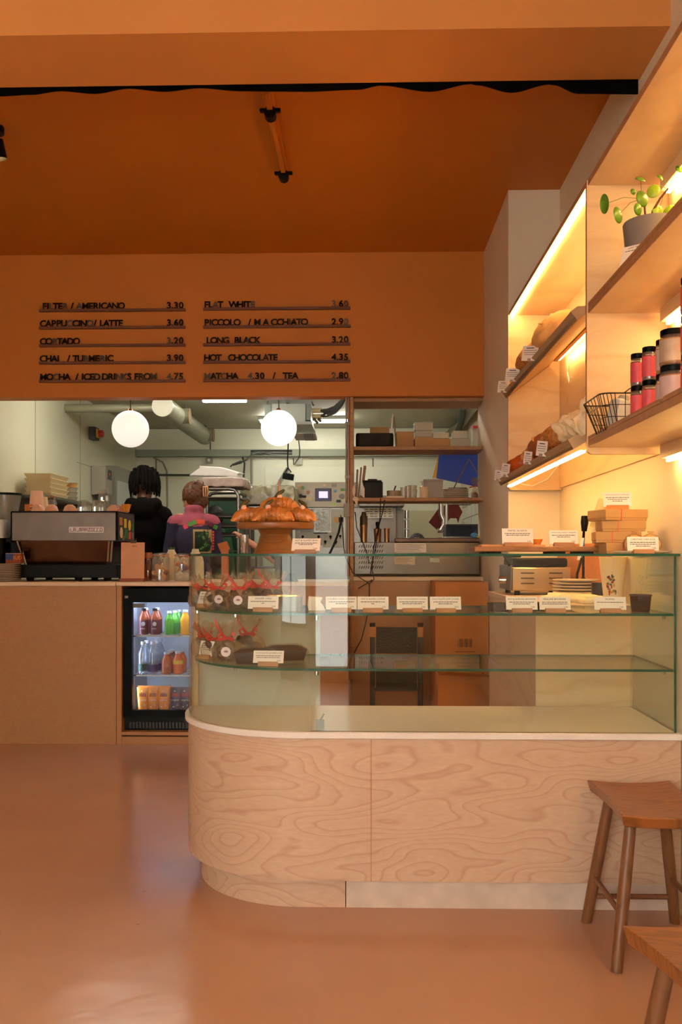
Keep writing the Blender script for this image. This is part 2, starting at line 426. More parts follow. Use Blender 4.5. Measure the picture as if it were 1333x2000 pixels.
# ------------------------------------------------------------------ curved display case
YF, XL, RAD, YB, XR = 3.03, -0.675, 0.46, 3.577, 1.035
def outline(ins, yb=YB, xr=XR, n=20):
    cx, cy = XL + RAD, YF + RAD
    p = [(xr, YF + ins), (cx, YF + ins)]
    for i in range(1, n + 1):
        a = R(90.0 * i / n); p.append((cx - (RAD - ins) * math.sin(a), cy - (RAD - ins) * math.cos(a)))
    p.append((XL + ins, yb)); return p
def plate_poly(mb, ins, z0, z1, yb=YB, xr=XR, m=None, medge=None):
    p = outline(ins, yb, xr) + [(xr, yb)]
    a = [(q[0], q[1], z0) for q in p]; b = [(q[0], q[1], z1) for q in p]
    n0 = len(mb.bm.faces); mb.rings([a, b], m)
    if medge is not None:
        mb.bm.faces.ensure_lookup_table()
        for f in mb.bm.faces[n0:]:
            f.normal_update()
            if abs(f.normal.z) < 0.5: f.material_index = medge
    return mb
def ribbon(mb, path, t, z0, z1, m=None, medge=None):
    """Upright sheet of thickness t along a plan path."""
    out = []
    for i, (x, y) in enumerate(path):
        a = Vector(path[max(i - 1, 0)]); b = Vector(path[min(i + 1, len(path) - 1)]); d = (b - a).normalized(); nrm = Vector((d.y, -d.x))
        out.append([(x, y, z0), (x + nrm.x * t, y + nrm.y * t, z0), (x + nrm.x * t, y + nrm.y * t, z1), (x, y, z1)])
    n0 = len(mb.bm.faces); mb.rings(out, m)
    if medge is not None:
        mb.bm.faces.ensure_lookup_table(); mb.bm.normal_update()
        for f in mb.bm.faces[n0:]:
            if f.calc_area() < t * 1.6 * max(0.05, (z1 - z0)) or abs(f.normal.z) > 0.6: f.material_index = medge
    return mb
Z_S, Z_1, Z_2, Z_T = 0.598, 0.988, 0.804, 1.184
case = thing('display_case', 'long birch plywood pastry counter with rounded left end and curved glass top case', 'display case', (0, 0, 0))
pts = outline(0.012)
seam_i = None
plate_poly(MB(), 0.012, 0.105, Z_S - 0.022).build('base_cabinet', BIRCH, case, smooth=30)
js = MB().box(0.02, 0.0225, YF + 0.0095, YF + 0.02, 0.105, Z_S - 0.022); js.build('panel_seam', PLY_EDGE, case, smooth=0)
plate_poly(MB(), 0.06, 0.0, 0.105, xr=-0.065).build('plinth', BIRCH, case, smooth=30)
MB().box(-0.062, XR, YF + 0.06, YB, 0, 0.105).build('plinth', mat('worn_white_plinth', (198, 174, 156), 0.55, vary=0.12, vscale=14), case, smooth=0)['label'] = 'scuffed white plinth board'
plate_poly(MB(), 0.0, Z_S - 0.022, Z_S).build('stone_slab', TERRAZZO, case, bevel=0.003, smooth=30)
seam = -0.18
gp = outline(0.022)
front = [(XR - 0.014, gp[0][1]), (seam + 0.002, gp[0][1])]
curve = [(seam - 0.002, gp[1][1])] + [q for q in gp[1:]]
ribbon(MB(), front, -0.008, Z_S, Z_T - 0.006, 0, 1).build('glass_panel', [GLASS, GLASS_E], case, smooth=0)
ribbon(MB(), curve, -0.008, Z_S, Z_T - 0.006, 0).build('glass_panel', [GLASS, GLASS_E], case, smooth=30)['label'] = 'curved glass panel'
MB().box(XR - 0.014, XR - 0.006, gp[0][1], YB - 0.01, Z_S, Z_T - 0.006).build('glass_panel', GLASS, case, smooth=0)['label'] = 'glass end panel beside the wall'
MB().box(XR - 0.017, XR - 0.012, gp[0][1] - 0.002, gp[0][1] + 0.008, Z_S, Z_T - 0.006).build('glass_edge', GLASS_E, case, smooth=0)
plate_poly(MB(), 0.012, Z_T - 0.006, Z_T + 0.002, yb=YB, xr=XR - 0.002, m=0, medge=1).build('glass_top', [GLASS, GLASS_E], case, smooth=0)
for z, yb in ((Z_1, YB - 0.03), (Z_2, YB - 0.06)):
    s = plate_poly(MB(), 0.036, z - 0.008, z, yb=yb, xr=XR - 0.016, m=0, medge=1).build('glass_shelf', [GLASS, GLASS_E], case, smooth=0)
    for x, y in ((XR - 0.03, 3.12), (XR - 0.03, YB - 0.1), (seam + 0.02, YF + 0.034), (-0.62, 3.4), (-0.45, 3.2)):
        MB().cyl((x, y, z - 0.022), (x, y, z - 0.0085), 0.006, seg=10).build('shelf_bracket', CHROME, s)
bp_ = MB().box(px(386, YB), px(626, YB), YB - 0.012, YB, Z_S, 0.972)
bp_.build('back_panel', mat('grey_back_panel', (172, 164, 146), 0.5), case, smooth=0)
MB().box(-0.665, -0.645, YB - 0.025, YB, Z_S, 1.05).build('back_post', BIRCH_S, case, smooth=0)
hg = MB().box(-0.163, -0.135, YF + 0.032, YF + 0.042, Z_S + 0.003, Z_S + 0.035).tube([(-0.15, YF + 0.036, Z_S + 0.03), (-0.135, YF + 0.036, Z_S + 0.055)], 0.003)
hg.build('glass_clip', GREY, case)

# ------------------------------------------------------------------ price cards
def price_card(title, label, loc, rz=0.0, w=0.105, h=0.044, bw=0.068, tilt=14, lines=(0.86, 0.55), price='3.50', block=BLOCK_W, group='price cards in the display case', tsize=None):
    r = thing('price_card', label, 'price card', loc, rz, group)
    MB().box(-bw / 2, bw / 2, -0.012, 0.012, 0, 0.015).build('card_block', block, r, bevel=0.0015)
    mx = Matrix.Translation((0, -0.001, 0.010)) @ Matrix.Rotation(R(-tilt), 4, 'X')
    c = MB().box(-w / 2, w / 2, -0.0006, 0.0006, 0, h, mx=mx).build('card', CARD, r, smooth=0)
    t = MB()
    ts = tsize or min(0.0088, w * 1.45 / max(len(title), 1))
    t.mesh_in(text_mesh(title, ts, 0.0001), mx @ Matrix.Translation((0, -0.0009, h - 0.0085)) @ FACE, 0)
    for i, f in enumerate(lines):
        z = h - 0.0185 - 0.0062 * i; wd = w * f / 2 * 0.92
        x = -wd
        rnd = random.Random(i + len(title))
        while x < wd:
            L = rnd.uniform(0.004, 0.011); t.box(x, min(x + L, wd), -0.001, -0.0007, z - 0.0011, z + 0.0011, mx=mx); x += L + 0.0016
    if price: t.mesh_in(text_mesh(price, 0.0075, 0.0001), mx @ Matrix.Translation((w / 2 - 0.016, -0.0009, 0.0085)) @ FACE, 0)
    t.build('lettering', INK, c, smooth=0)
    return r
Y1 = 3.115
for u, title, lab, rz, ln in (
    (667, 'DOUBLE CHOC COOKIE', 'white price card just right of the vertical glass seam on the upper glass shelf', 2, (0.9, 0.4)),
    (729, 'OAT & RAISIN COOKIE', 'white price card second to the right of the glass seam on the upper shelf', -1, (0.85, 0.12)),
    (806, 'CHOCOLATE HAZELNUT COOKIE', 'white price card in front of the black folding steps, left one of the pair', 1, (0.9, 0.7)),
    (871, 'CHOCOLATE CHIP COOKIE', 'white price card in front of the barcode carton, right one of the pair', 2, (0.85, 0.5)),
    (1020, 'NUT & ALMOND BROWNIE', 'white price card with a brownie beside its left edge on the upper shelf', 0, (0.85, 0.6)),
    (1085, 'PRALINE BROWNIE', 'white price card below the plate stack, second right of the brownie', 2, (0.9, 0.9)),
    (1193, 'MUFFIN', 'white price card left of the chocolate pot on the upper shelf', -2, (0.9,))):
    price_card(title, lab, (px(u, Y1), Y1, Z_1), R(rz), lines=ln)
price_card('GINGER CAKE', 'white price card before the clear tub of dark cake on the upper shelf', (px(514, 3.14), 3.14, Z_1), R(-3), lines=(0.9, 0.1))
price_card('BROWNIE', 'narrow white price card at far left end of the upper glass shelf', (px(397, 3.38), 3.38, Z_1), R(-42), w=0.066, h=0.05, bw=0.05, lines=(0.8, 0.8, 0.7), price='')
price_card('BLONDIES', 'narrow white price card at far left end of the lower glass shelf', (px(402, 3.345), 3.345, Z_2), R(-32), w=0.066, h=0.055, bw=0.05, lines=(0.8, 0.8, 0.6), price='')
price_card('CHOCOLATE GINGER LOAF', 'white price card leaning before the dark loaf cakes on the lower shelf', (px(524, 3.13), 3.13, Z_2), R(-4), lines=(0.9, 0.85), tilt=24)

# ------------------------------------------------------------------ cellophane gift bags, loaves, tub, brownie on the shelves
def gift_bag(label, loc, rz=0, s=1.0, fill=(70, 44, 32), sticker=True, seed=1, group='cellophane bags on the glass shelves'):
    rnd = random.Random(seed)
    r = thing('cellophane_bag', label, 'gift bag', loc, rz, group)
    b = MB()
    for k in range(9):
        b.ball((rnd.uniform(-0.024, 0.024) * s, rnd.uniform(-0.018, 0.018) * s, (0.014 + 0.018 * (k % 3)) * s), (0.019 * s, 0.016 * s, 0.012 * s), 10, mx=Euler((rnd.random(), rnd.random(), rnd.random())).to_matrix().to_4x4())
    b.build('chocolates', mat('dark_sweets_%d' % fill[0], fill, 0.5, vary=0.3, vscale=60), r)
    m = MB(); N = 26; prof = [(0.036, 0.001), (0.042, 0.012), (0.043, 0.035), (0.036, 0.055), (0.014, 0.068), (0.011, 0.073), (0.022, 0.088), (0.036, 0.112)]
    rs = []
    for i, (rad, z) in enumerate(prof):
        ring = []
        for j in range(N):
            a = 2 * math.pi * j / N; k = 1 + (0.10 if i < 4 else 0.32) * math.sin(j * 2.4 * (1 if i < 4 else 1.7) + seed + i * 0.4) * (0.5 + 0.5 * rnd.random())
            zz = z + (rnd.uniform(-0.012, 0.016) if i == len(prof) - 1 else 0)
            ring.append((rad * k * math.cos(a) * 1.08 * s, rad * k * math.sin(a) * 0.8 * s, zz * s))
        rs.append(ring)
    m.rings(rs, caps=(True, False)).build('wrapper', CELLO, r, smooth=80)
    rb = MB(); z0 = 0.070 * s
    ring = [(0.0135 * s * math.cos(R(a)), 0.0115 * s * math.sin(R(a)), z0) for a in range(0, 360, 30)]
    rb.tube(ring, 0.0035 * s, 6, closed=True)
    def strip(ps, wd):
        L = []
        for i, p in enumerate(ps):
            p = Vector(p); wv = Vector((0.35, 0.2, 0.9)).normalized() * wd * s
            L.append([p - wv, p + Vector((0, -0.0008, 0)), p + wv, p + Vector((0, 0.0008, 0))])
        rb.rings(L)
    for sx in (-1, 1):
        k = rnd.uniform(0.8, 1.3); up = rnd.uniform(0.01, 0.05)
        strip([(sx * 0.006 * s, -0.013 * s, z0), (sx * 0.018 * k * s, -0.020 * s, z0 + 0.016 * s), (sx * 0.030 * k * s, -0.020 * s, z0 + 0.010 * s), (sx * 0.020 * s, -0.018 * s, z0 - 0.004 * s), (sx * 0.004 * s, -0.013 * s, z0)], 0.0045)
        strip([(sx * 0.004 * s, -0.013 * s, z0), (sx * 0.020 * k * s, -0.024 * s, z0 + up * 0.5 * s), (sx * 0.034 * k * s, -0.022 * s, z0 + up * s), (sx * 0.040 * k * s, -0.016 * s, z0 + (up + 0.018) * s)], 0.004)
    rb.build('ribbon', RED, r)
    if sticker:
        st = MB().cyl((0, -0.0355 * s, 0.032 * s), (0, -0.038 * s, 0.0325 * s), 0.0145 * s, seg=24, m=0)
        st.ball((0.001, -0.038 * s, 0.032 * s), (0.007 * s, 0.0006, 0.005 * s), 10, m=1)
        st.build('sticker', [mat('pink_white_sticker', (226, 206, 210), 0.5), mat('sticker_motif', (150, 110, 130), 0.5)], r)
    return r
for i, (u, y, z, rz, s, lab, st) in enumerate((
    (392, 3.44, Z_1, 30, 1.0, 'cellophane bag with red ribbon at far left end of the upper shelf', False),
    (425, 3.33, Z_1, 15, 1.05, 'cellophane bag with red bow second from the left on upper shelf', True),
    (470, 3.23, Z_1, -5, 1.1, 'cellophane bag with pink sticker and red bow beside the cake tub card', True),
    (505, 3.36, Z_1, 10, 1.15, 'cellophane bag with tall ruffled top behind the upper shelf front row', False),
    (536, 3.33, Z_1, -12, 1.12, 'cellophane bag with loose red bow, rightmost of the upper shelf bags', False),
    (398, 3.46, Z_2, 25, 1.05, 'cellophane bag with red ribbon at far left end of the lower shelf', False),
    (418, 3.37, Z_2, 20, 1.0, 'cellophane bag with curling ribbon behind the lower sticker bag', False),
    (445, 3.255, Z_2, 0, 1.18, 'cellophane bag with round white sticker on the lower glass shelf', True),
    (488, 3.40, Z_2, -10, 1.25, 'tall cellophane bag behind the dark loaf cakes on lower shelf', False))):
    gift_bag(lab, (px(u, y), y, z + 0.001), R(rz), s, (78, 50, 38) if z == Z_1 else (92, 54, 30), st, i + 1)
def loaf_cake(label, loc, rz, L=0.155, group='loaf cakes on the lower glass shelf'):
    r = thing('loaf_cake', label, 'cake', loc, rz, group)
    b = MB(); rs = []
    for i in range(11):
        t = -1 + 2 * i / 10; k = (1 - abs(t) ** 4 * 0.25)
        rs.append([(t * L / 2 * (0.86 if z < 0.02 else 1.0), y * k, z) for y, z in ((-0.026, 0), (-0.036, 0.040), (0.036, 0.040), (0.026, 0))])
    b.rings(rs).build('paper_case', mat('dark_brown_paper_case', (58, 34, 28), 0.6), r)
    b = MB(); rs = []
    for i in range(11):
        t = -1 + 2 * i / 10; k = max(0.1, (1 - abs(t) ** 5)); rs.append([(t * L / 2 * 0.96, 0.034 * math.cos(R(a)), 0.039 + 0.016 * k * math.sin(R(a))) for a in range(0, 181, 20)])
    b.rings(rs).build('cake', mat('dark_chocolate_cake', (66, 38, 26), 0.55, vary=0.3, vscale=50), r)
    b = MB(); rs = []
    for i in range(13):
        t = -1 + 2 * i / 12; k = max(0.3, (1 - abs(t) ** 6)); rs.append([(t * L / 2 * 1.05, 0.039 * math.cos(R(a)), 0.030 + 0.031 * k * max(-0.9, math.sin(R(a)))) for a in range(0, 360, 24)])
    b.rings(rs).build('wrapper', CLEARW, r)
    return r
loaf_cake('dark chocolate loaf cake in clear wrap, front one on the lower shelf', (px(502, 3.20), 3.20, Z_2), R(-4))
loaf_cake('dark chocolate loaf cake in clear wrap, rear one on the lower shelf', (px(557, 3.31), 3.31, Z_2), R(10))
tubt = thing('cake_tub', 'clear tub of dark cake with gold lid edge on upper shelf', 'cake tub', (px(560, 3.22), 3.22, Z_1), R(-6))
rbox(MB(), -0.062, 0.05, -0.03, 0.03, 0.002, 0.044, 0.014).build('cake', mat('dark_chocolate_cake', (66, 38, 26), 0.55), tubt)
rbox(MB(), -0.066, 0.054, -0.034, 0.034, 0.0, 0.05, 0.016).build('tub', PLASTIC, tubt)
rbox(MB(), -0.068, 0.056, -0.036, 0.036, 0.05, 0.055, 0.016).build('lid', mat('gold_foil_lid', (206, 160, 84), 0.25, 1.0, bump=0.4, bscale=60), tubt)
ct = thing('cup_tray', 'cut-out white card holder beside the glass seam on the upper shelf', 'card holder', (px(620, 3.2), 3.2, Z_1), R(5))
MB().prism([(-0.03, 0, 0), (0.03, 0, 0), (0.02, 0, 0.02), (0.012, 0, 0.03), (0.02, 0, 0.045), (-0.03, 0, 0.05), (-0.034, 0, 0.02)], (0, 0.05, 0)).build('holder', WHITE, ct, bevel=0.002)
br = thing('brownie', 'dark cut brownie left of the nut brownie card', 'brownie', (px(973, 3.2), 3.2, Z_1), R(12))
br_m = baked(MB().box(-0.028, 0.028, -0.028, 0.028, 0, 0.03).mesh('brownie', mat('brownie_crumb', (58, 36, 28), 0.75, vary=0.4, vscale=90, bump=0.6, bscale=120)), 0.004, 2, disp=(0.012, 0.004))
put('crumb', br_m, br)
br2 = dup(br, (px(1053, 3.23), 3.23, Z_1), R(-8), 'dark brownie slab mostly hidden behind the praline card')
pp = thing('chocolate_pot', 'small dark chocolate pot with sugary rim at right of upper shelf', 'chocolate pot', (px(1252, 3.2), 3.2, Z_1))
MB().lathe([(0.029, 0), (0.031, 0.004), (0.036, 0.054), (0.034, 0.054), (0.030, 0.02), (0.0, 0.018)], seg=26).build('pot', glass('brown_tinted_pot', (120, 72, 58), 0.7, base=0.08, milky=0.55, mcol=(96, 52, 38)), pp)
MB().lathe([(0.027, 0.003), (0.033, 0.045), (0.0, 0.047)], seg=24).build('mousse', mat('chocolate_mousse', (88, 48, 38), 0.6, vary=0.35, vscale=40), pp)
MB().lathe([(0.036, 0.052), (0.0385, 0.054), (0.0385, 0.058), (0.0345, 0.058), (0.0345, 0.052)], seg=26).build('rim', mat('chocolate_rim', (84, 50, 44), 0.5), pp)

# ------------------------------------------------------------------ on top of the glass
ZT = Z_T + 0.002
STX, STY = px(538, 3.32), 3.32
cs = thing('cake_stand', 'turned wooden cake stand with flared foot on the glass counter top', 'cake stand', (STX, STY, ZT))
MB().lathe([(0.080, 0), (0.078, 0.006), (0.062, 0.04), (0.054, 0.070), (0.062, 0.086), (0.07, 0.092)], seg=36).build('pedestal', STAND_W, cs)
MB().lathe([(0.07, 0.090), (0.136, 0.090), (0.140, 0.097), (0.140, 0.108), (0.136, 0.112), (0.0, 0.110)], seg=48).build('plate', STAND_W, cs)
def croissant_mesh(seed):
    b = MB(); rnd = random.Random(seed); n = 60; rs = []
    for i in range(n + 1):
        t = -1 + 2 * i / n; a = t * 1.0
        env = max(0.10, (1 - abs(t) ** 2.2)) ** 0.75
        step = (abs(t) * 4.2 + 0.25) % 1.0
        rad = 0.030 * env * (1.0 + 0.17 * (1 - step) ** 1.5 - 0.07)
        c = Vector((0.086 * math.sin(a), 0.07 * (math.cos(a) - 0.8) * 0.75, 0.025 * env + 0.003))
        d = Vector((math.cos(a), -math.sin(a) * 0.75, 0)).normalized(); s2 = Vector((-d.y, d.x, 0))
        rs.append([c + (s2 * math.cos(q) * 1.02 + Vector((0, 0, 1)) * math.sin(q) * 0.92) * rad for q in [2 * math.pi * k / 22 for k in range(22)]])
    b.rings(rs)
    return baked(b.mesh('croissant', CRUST), None, 1, disp=(0.02, 0.004))
CRUST = mat('croissant_crust', (184, 112, 48), 0.36, vary=0.5, vscale=32, bump=0.35, bscale=70)
crm = [croissant_mesh(1), croissant_mesh(5)]
def marsh(parent, loc, rz):
    c = Vector(loc)
    MB().ball(c + Vector((0, 0, 0.008)), (0.0105, 0.0105, 0.010), 14).build('marshmallow', mat('pale_pink_marshmallow', (232, 176, 148), 0.6), parent)
    d = Vector((math.cos(rz), 0.2, 0.62)).normalized() * 0.022
    MB().tube([c + Vector((0, 0, 0.017)) - d * 0.9, c + Vector((0, 0, 0.022)), c + Vector((0, 0, 0.022)) + d], [0.004, 0.0075, 0.004], 10).build('olive_slice', mat('dark_green_pickle', (72, 62, 26), 0.4), parent)
croi = [((-0.078, -0.045, 0.112), 10, 0, 'buttery croissant lying at the left edge of the cake stand'),
        ((0.002, -0.075, 0.112), -4, 1, 'golden croissant at the front middle of the cake stand'),
        ((0.080, -0.040, 0.112), -14, 0, 'buttery croissant lying at the right edge of the cake stand'),
        ((-0.045, 0.060, 0.112), 160, 1, 'croissant at the back left of the cake stand'),
        ((0.055, 0.060, 0.112), 200, 0, 'croissant at the back right of the cake stand'),
        ((0.016, -0.01, 0.152), 8, 1, 'dark golden croissant crowning the pile with a skewer')]
for i, (p, rz, k, lab) in enumerate(croi):
    r = thing('croissant', lab, 'croissant', (STX + p[0], STY + p[1], ZT + p[2]), R(rz), 'croissants on the cake stand')
    put('pastry', crm[k], r)
    if i in (0, 1, 2, 5):
        marsh(r, (-0.03 if i == 0 else 0.0 if i == 5 else 0.025 if i == 2 else -0.02, 0.0, 0.045), (0.3, 0.5, 2.6, 1.5, 0, 0)[i] if i != 5 else 0.2)
        if i == 5: MB().cyl((-0.002, 0, 0.05), (-0.002, 0, 0.115), 0.002, seg=8).build('skewer', mat('orange_skewer', (206, 92, 46), 0.5), r)
price_card('NUT & CLASSIC BUN', 'pink-tinted price card leaning beside the cake stand foot', (px(597, 3.2), 3.2, ZT), R(-6), w=0.10, h=0.05, bw=0.072, tilt=30, block=BOARD_W, group='price cards on the glass top')
gl2 = thing('sauce_glass', 'slim glass of red sauce with straws left of the cake stand', 'glass', (px(478, 3.38), 3.38, ZT))
MB().lathe([(0.012, 0), (0.013, 0.002), (0.017, 0.07), (0.016, 0.07), (0.011, 0.006), (0, 0.006)], seg=20).build('glass', GLASSW, gl2)
MB().lathe([(0.010, 0.005), (0.0135, 0.042), (0, 0.042)], seg=18).build('sauce', mat('tomato_sauce', (186, 84, 50), 0.4), gl2)
# board with two cards, carton stack, wrapped buns
bd = thing('serving_board', 'long thin wooden serving board on black feet on the right glass top', 'serving board', (0, 0, 0))
MB().box(px(922, 3.36), px(1183, 3.36), 3.28, 3.46, ZT + 0.008, ZT + 0.026).build('board', BOARD_W, bd, bevel=0.003)
for u in (965, 1090, 1145):
    MB().box(px(u - 14, 3.3), px(u + 14, 3.3), 3.29, 3.44, ZT, ZT + 0.008).build('foot', BLACK, bd, smooth=0)
bz = ZT + 0.026
bt = thing('small_chopping_board', 'pale thin board lying on the left end of the serving board', 'board', (0, 0, 0))
MB().box(px(938, 3.4), px(1062, 3.4), 3.36, 3.45, bz, bz + 0.008).build('board', mat('pale_board_wood', (216, 158, 104), 0.5, vary=0.1, vscale=20), bt, bevel=0.002)
price_card('PASTEL DE NATA', 'white price card on the left of the serving board', (px(1012, 3.32), 3.32, bz), R(2), w=0.112, h=0.056, bw=0.1, tilt=10, lines=(0.9, 0.8), group='price cards on the glass top')
price_card('CHRISTMAS DONUT WREATH', 'white price card right of the pastel card on the serving board', (px(1102, 3.32), 3.32, bz), R(-3), w=0.10, h=0.05, bw=0.072, tilt=16, lines=(0.9, 0.5), group='price cards on the glass top')
nt_ = thing('egg_tart', 'small orange egg tart behind the pastel card on the serving board', 'tart', (px(1048, 3.39), 3.38, bz + 0.008))
MB().lathe([(0.014, 0), (0.022, 0.020), (0.019, 0.020), (0, 0.015)], seg=20).build('pastry', mat('tart_pastry', (214, 130, 44), 0.5, vary=0.3, vscale=60), nt_)
MB().lathe([(0.019, 0.019), (0.0, 0.022)], seg=20).build('custard', mat('tart_custard', (226, 150, 40), 0.3), nt_)
fx, fy = px(1246, 3.2), 3.2
for i, (dx, rz, w_, d_, lab) in enumerate(((0.0, 4, 0.15, 0.13, 'brown carton at the bottom of the four-carton stack'), (-0.02, -8, 0.15, 0.13, 'brown carton second from bottom of the stack beside wrapped buns'),
                                     (-0.005, -4, 0.145, 0.13, 'brown carton second from the top of the stack, pink string down its side'), (-0.015, 12, 0.155, 0.135, 'lit brown carton on top of the stack under a card'))):
    r = thing('carton', lab, 'carton', (0.905 + dx, 3.27, ZT + 0.0385 * i), R(rz), 'small brown cartons stacked on the glass top')
    MB().box(-w_ / 2, w_ / 2, -d_ / 2, d_ / 2, 0, 0.0375).build('carton', KRAFT, r, bevel=0.0015)
    MB().box(-w_ / 2 - 0.002, w_ / 2 + 0.002, -d_ / 2 - 0.002, d_ / 2 + 0.002, 0.0085, 0.038).build('lid', KRAFT, r, bevel=0.0015)
    s_ = MB(); e = 0.0032
    s_.box(-0.021, -0.018, -d_ / 2 - e, d_ / 2 + e, -0.0, 0.0383)
    s_.build('string', mat('pink_string', (226, 96, 74), 0.6), r, smooth=0)
price_card('VEGAN CHOCOLATE TRUFFLE BOX', 'white price card standing on top of the carton stack', (0.885, 3.25, ZT + 0.1555), R(-4), w=0.096, h=0.05, bw=0.075, tilt=6, lines=(0.9, 0.75, 0.4), price='', block=mat('orange_block', (206, 126, 62), 0.6), group='price cards on the glass top')
pl_ = thing('oval_platter', 'flat pale platter under the wrapped buns at the right end of glass top', 'platter', (0.935, 3.135, ZT), 0)
MB().lathe([(0.07, 0), (0.098, 0.006), (0.1, 0.009), (0.095, 0.008), (0.0, 0.004)], seg=40).build('platter', CERAMIC, pl_).scale = (1.0, 0.62, 1)
for i, (dx, dy, lab) in enumerate(((-0.03, 0.01, 'cling-wrapped pale bun beside the cartons, left one'), (0.025, 0.012, 'cling-wrapped pale bun nearest the right wall'))):
    r = thing('wrapped_bun', lab, 'bun', (0.945 + dx, 3.14 + dy, ZT + 0.007), 0.4 * i, 'wrapped buns behind the cake slice card')
    put('bun', baked(MB().ball((0, 0, 0.026), (0.033, 0.032, 0.030), 18).mesh('bun', mat('pale_bun_dough', (240, 206, 156), 0.5, vary=0.08, vscale=40)), 0.005, 1, disp=(0.02, 0.008)), r)
    w_ = MB(); rs = []
    for j, (rad, z) in enumerate(((0.026, 0.0), (0.0365, 0.014), (0.0365, 0.034), (0.024, 0.053), (0.006, 0.062), (0.012, 0.070))):
        rs.append([(rad * (1 + 0.08 * math.sin(q * 1.9 + j + i)) * math.cos(2 * math.pi * q / 20), rad * (1 + 0.08 * math.sin(q * 1.9 + j + i)) * math.sin(2 * math.pi * q / 20), z) for q in range(20)])
    w_.rings(rs, caps=(True, False)).build('wrapper', CELLO, r, smooth=80)
price_card('CHRISTMAS CAKE SLICE', 'white price card in front of the wrapped buns', (px(1257, 3.065), 3.065, ZT), R(2), w=0.104, h=0.046, bw=0.068, tilt=8, lines=(0.9, 0.9, 0.5), group='price cards on the glass top')

# ------------------------------------------------------------------ wall shelving
Z0, ZTOP, XF = 1.525, 2.468, 0.757
def side_panel(mb, y0, y1, m=None, z0=Z0, z1=ZTOP):
    r = 0.022; p = []
    for cx, cz, a0 in ((XF + r, z0 + r, 180), (XF + r, z1 - r, 90)):
        for i in range(7):
            a = R(a0 + (90 * i / 6 if a0 == 180 else 90 - 90 * i / 6)) if a0 == 180 else R(180 - 90 * i / 6)
            p.append((cx + r * math.cos(a), y0, cz + r * math.sin(a)))
    p = [(WX - 0.002, y0, z0)] + p[:7][::-1] + p[7:] + [(WX - 0.002, y0, z1)]
    return mb.prism(p, (0, y1 - y0, 0), m)
sh = thing('wall_shelf', 'near birch wall shelf unit with three boards holding plant, basket and jars', 'shelf', (0, 0, 0), 0, 'birch wall shelves')
edge_paint(side_panel(MB(), 3.16, 3.178).build('side_panel', BIRCH_S, sh, smooth=30), PLY_EDGE)
MB().box(WX - 0.012, WX - 0.002, 1.15, 3.16, Z0 + 0.05, ZTOP).build('back_panel', BIRCH_S, sh, smooth=0)
Y_N = 1.2
for z, lip in ((2.44, 0), (2.004, 0.0), (1.548, 0.0)):
    s = MB().box(XF + 0.004, WX - 0.012, Y_N, 3.16, z, z + 0.024).build('shelf_board', BIRCH_S, sh, bevel=0.002); edge_paint(s, PLY_EDGE)
    if z < 2.4:
        MB().box(XF + 0.004, XF + 0.020, Y_N, 3.16, z + 0.0245, z + 0.038).build('front_lip', PLY_EDGE, s, bevel=0.002)
    b = MB().box(0.985, 1.002, Y_N, 3.10, z - 0.045, z).build('led_batten', BIRCH_S, sh, bevel=0.001)
    MB().box(1.003, 1.015, Y_N, 3.09, z - 0.056, z - 0.047).build('led_strip', LED_M, b, smooth=0)
u2 = thing('bread_shelf', 'far birch wall unit with slanted bread trays and warm strip lights', 'shelf', (0, 0, 0), 0, 'birch wall shelves')
edge_paint(side_panel(MB(), 4.88, 4.898).build('side_panel', BIRCH_S, u2, smooth=30), PLY_EDGE)
MB().box(WX - 0.014, WX - 0.004, 3.18, 4.88, Z0 + 0.01, ZTOP).build('back_panel', BIRCH_S, u2, smooth=0)
tb = MB().box(XF + 0.004, WX - 0.014, 3.18, 4.88, 2.446, 2.466).build('top_board', BIRCH_S, u2, bevel=0.002); edge_paint(tb, PLY_EDGE)
MB().box(XF + 0.014, XF + 0.029, 3.182, 4.87, 2.437, 2.445).build('led_strip', LED_M, tb, smooth=0)
TM = mat('grey_brown_tray_paint', (166, 134, 98), 0.55)
def tray(zlip, lx, y0, y1, ang, led):
    t = MB(); a = R(ang); L = 0.285 if led == 'back' else 0.27
    d = Vector((math.cos(a), 0, math.sin(a))); n = Vector((-math.sin(a), 0, math.cos(a)))
    o = Vector((lx, y0, zlip))
    t.prism([o, o + d * L, o + d * L + n * 0.014, o + n * 0.014], (0, y1 - y0, 0))
    tr_ = t.build('bread_tray', BIRCH_S, u2, smooth=0)
    l = MB().prism([o - n * 0.004, o + d * 0.012 - n * 0.004, o + d * 0.012 + n * 0.034, o + n * 0.034], (0, y1 - y0, 0)); l.build('front_lip', TM, tr_, bevel=0.002)
    for y in (y0 - 0.012, y1): MB().prism([Vector((lx, y, zlip)) - n * 0.004, Vector((lx, y, zlip)) + d * L - n * 0.004, Vector((lx, y, zlip)) + d * L + n * 0.022, Vector((lx, y, zlip)) + d * 0.05 + n * 0.020, Vector((lx, y, zlip)) + d * 0.03 + n * 0.034, Vector((lx, y, zlip)) + n * 0.034], (0, 0.012, 0)).build('tray_end', TM, tr_, smooth=0)
    return tr_, o, d, n
t1, o1, d1, n1 = tray(2.008, 0.742, 3.26, 4.85, 37, 'back')
t2, o2, d2, n2 = tray(1.548, 0.714, 3.19, 4.85, 30, 'front')
bk = o1 + d1 * 0.285
MB().box(bk.x - 0.006, bk.x + 0.012, 3.3, 4.72, bk.z - 0.012, bk.z + 0.008).build('led_batten', mat('batten_pine', (206, 150, 88), 0.5), u2, smooth=0)
lb = MB().box(bk.x + 0.013, bk.x + 0.021, 3.3, 4.70, bk.z - 0.010, bk.z + 0.006).build('led_strip', LED_M, u2, smooth=0)
MB().box(0.742, 0.762, 3.2, 4.80, 1.536, 1.543).build('led_strip', LED_M, t2, smooth=0)
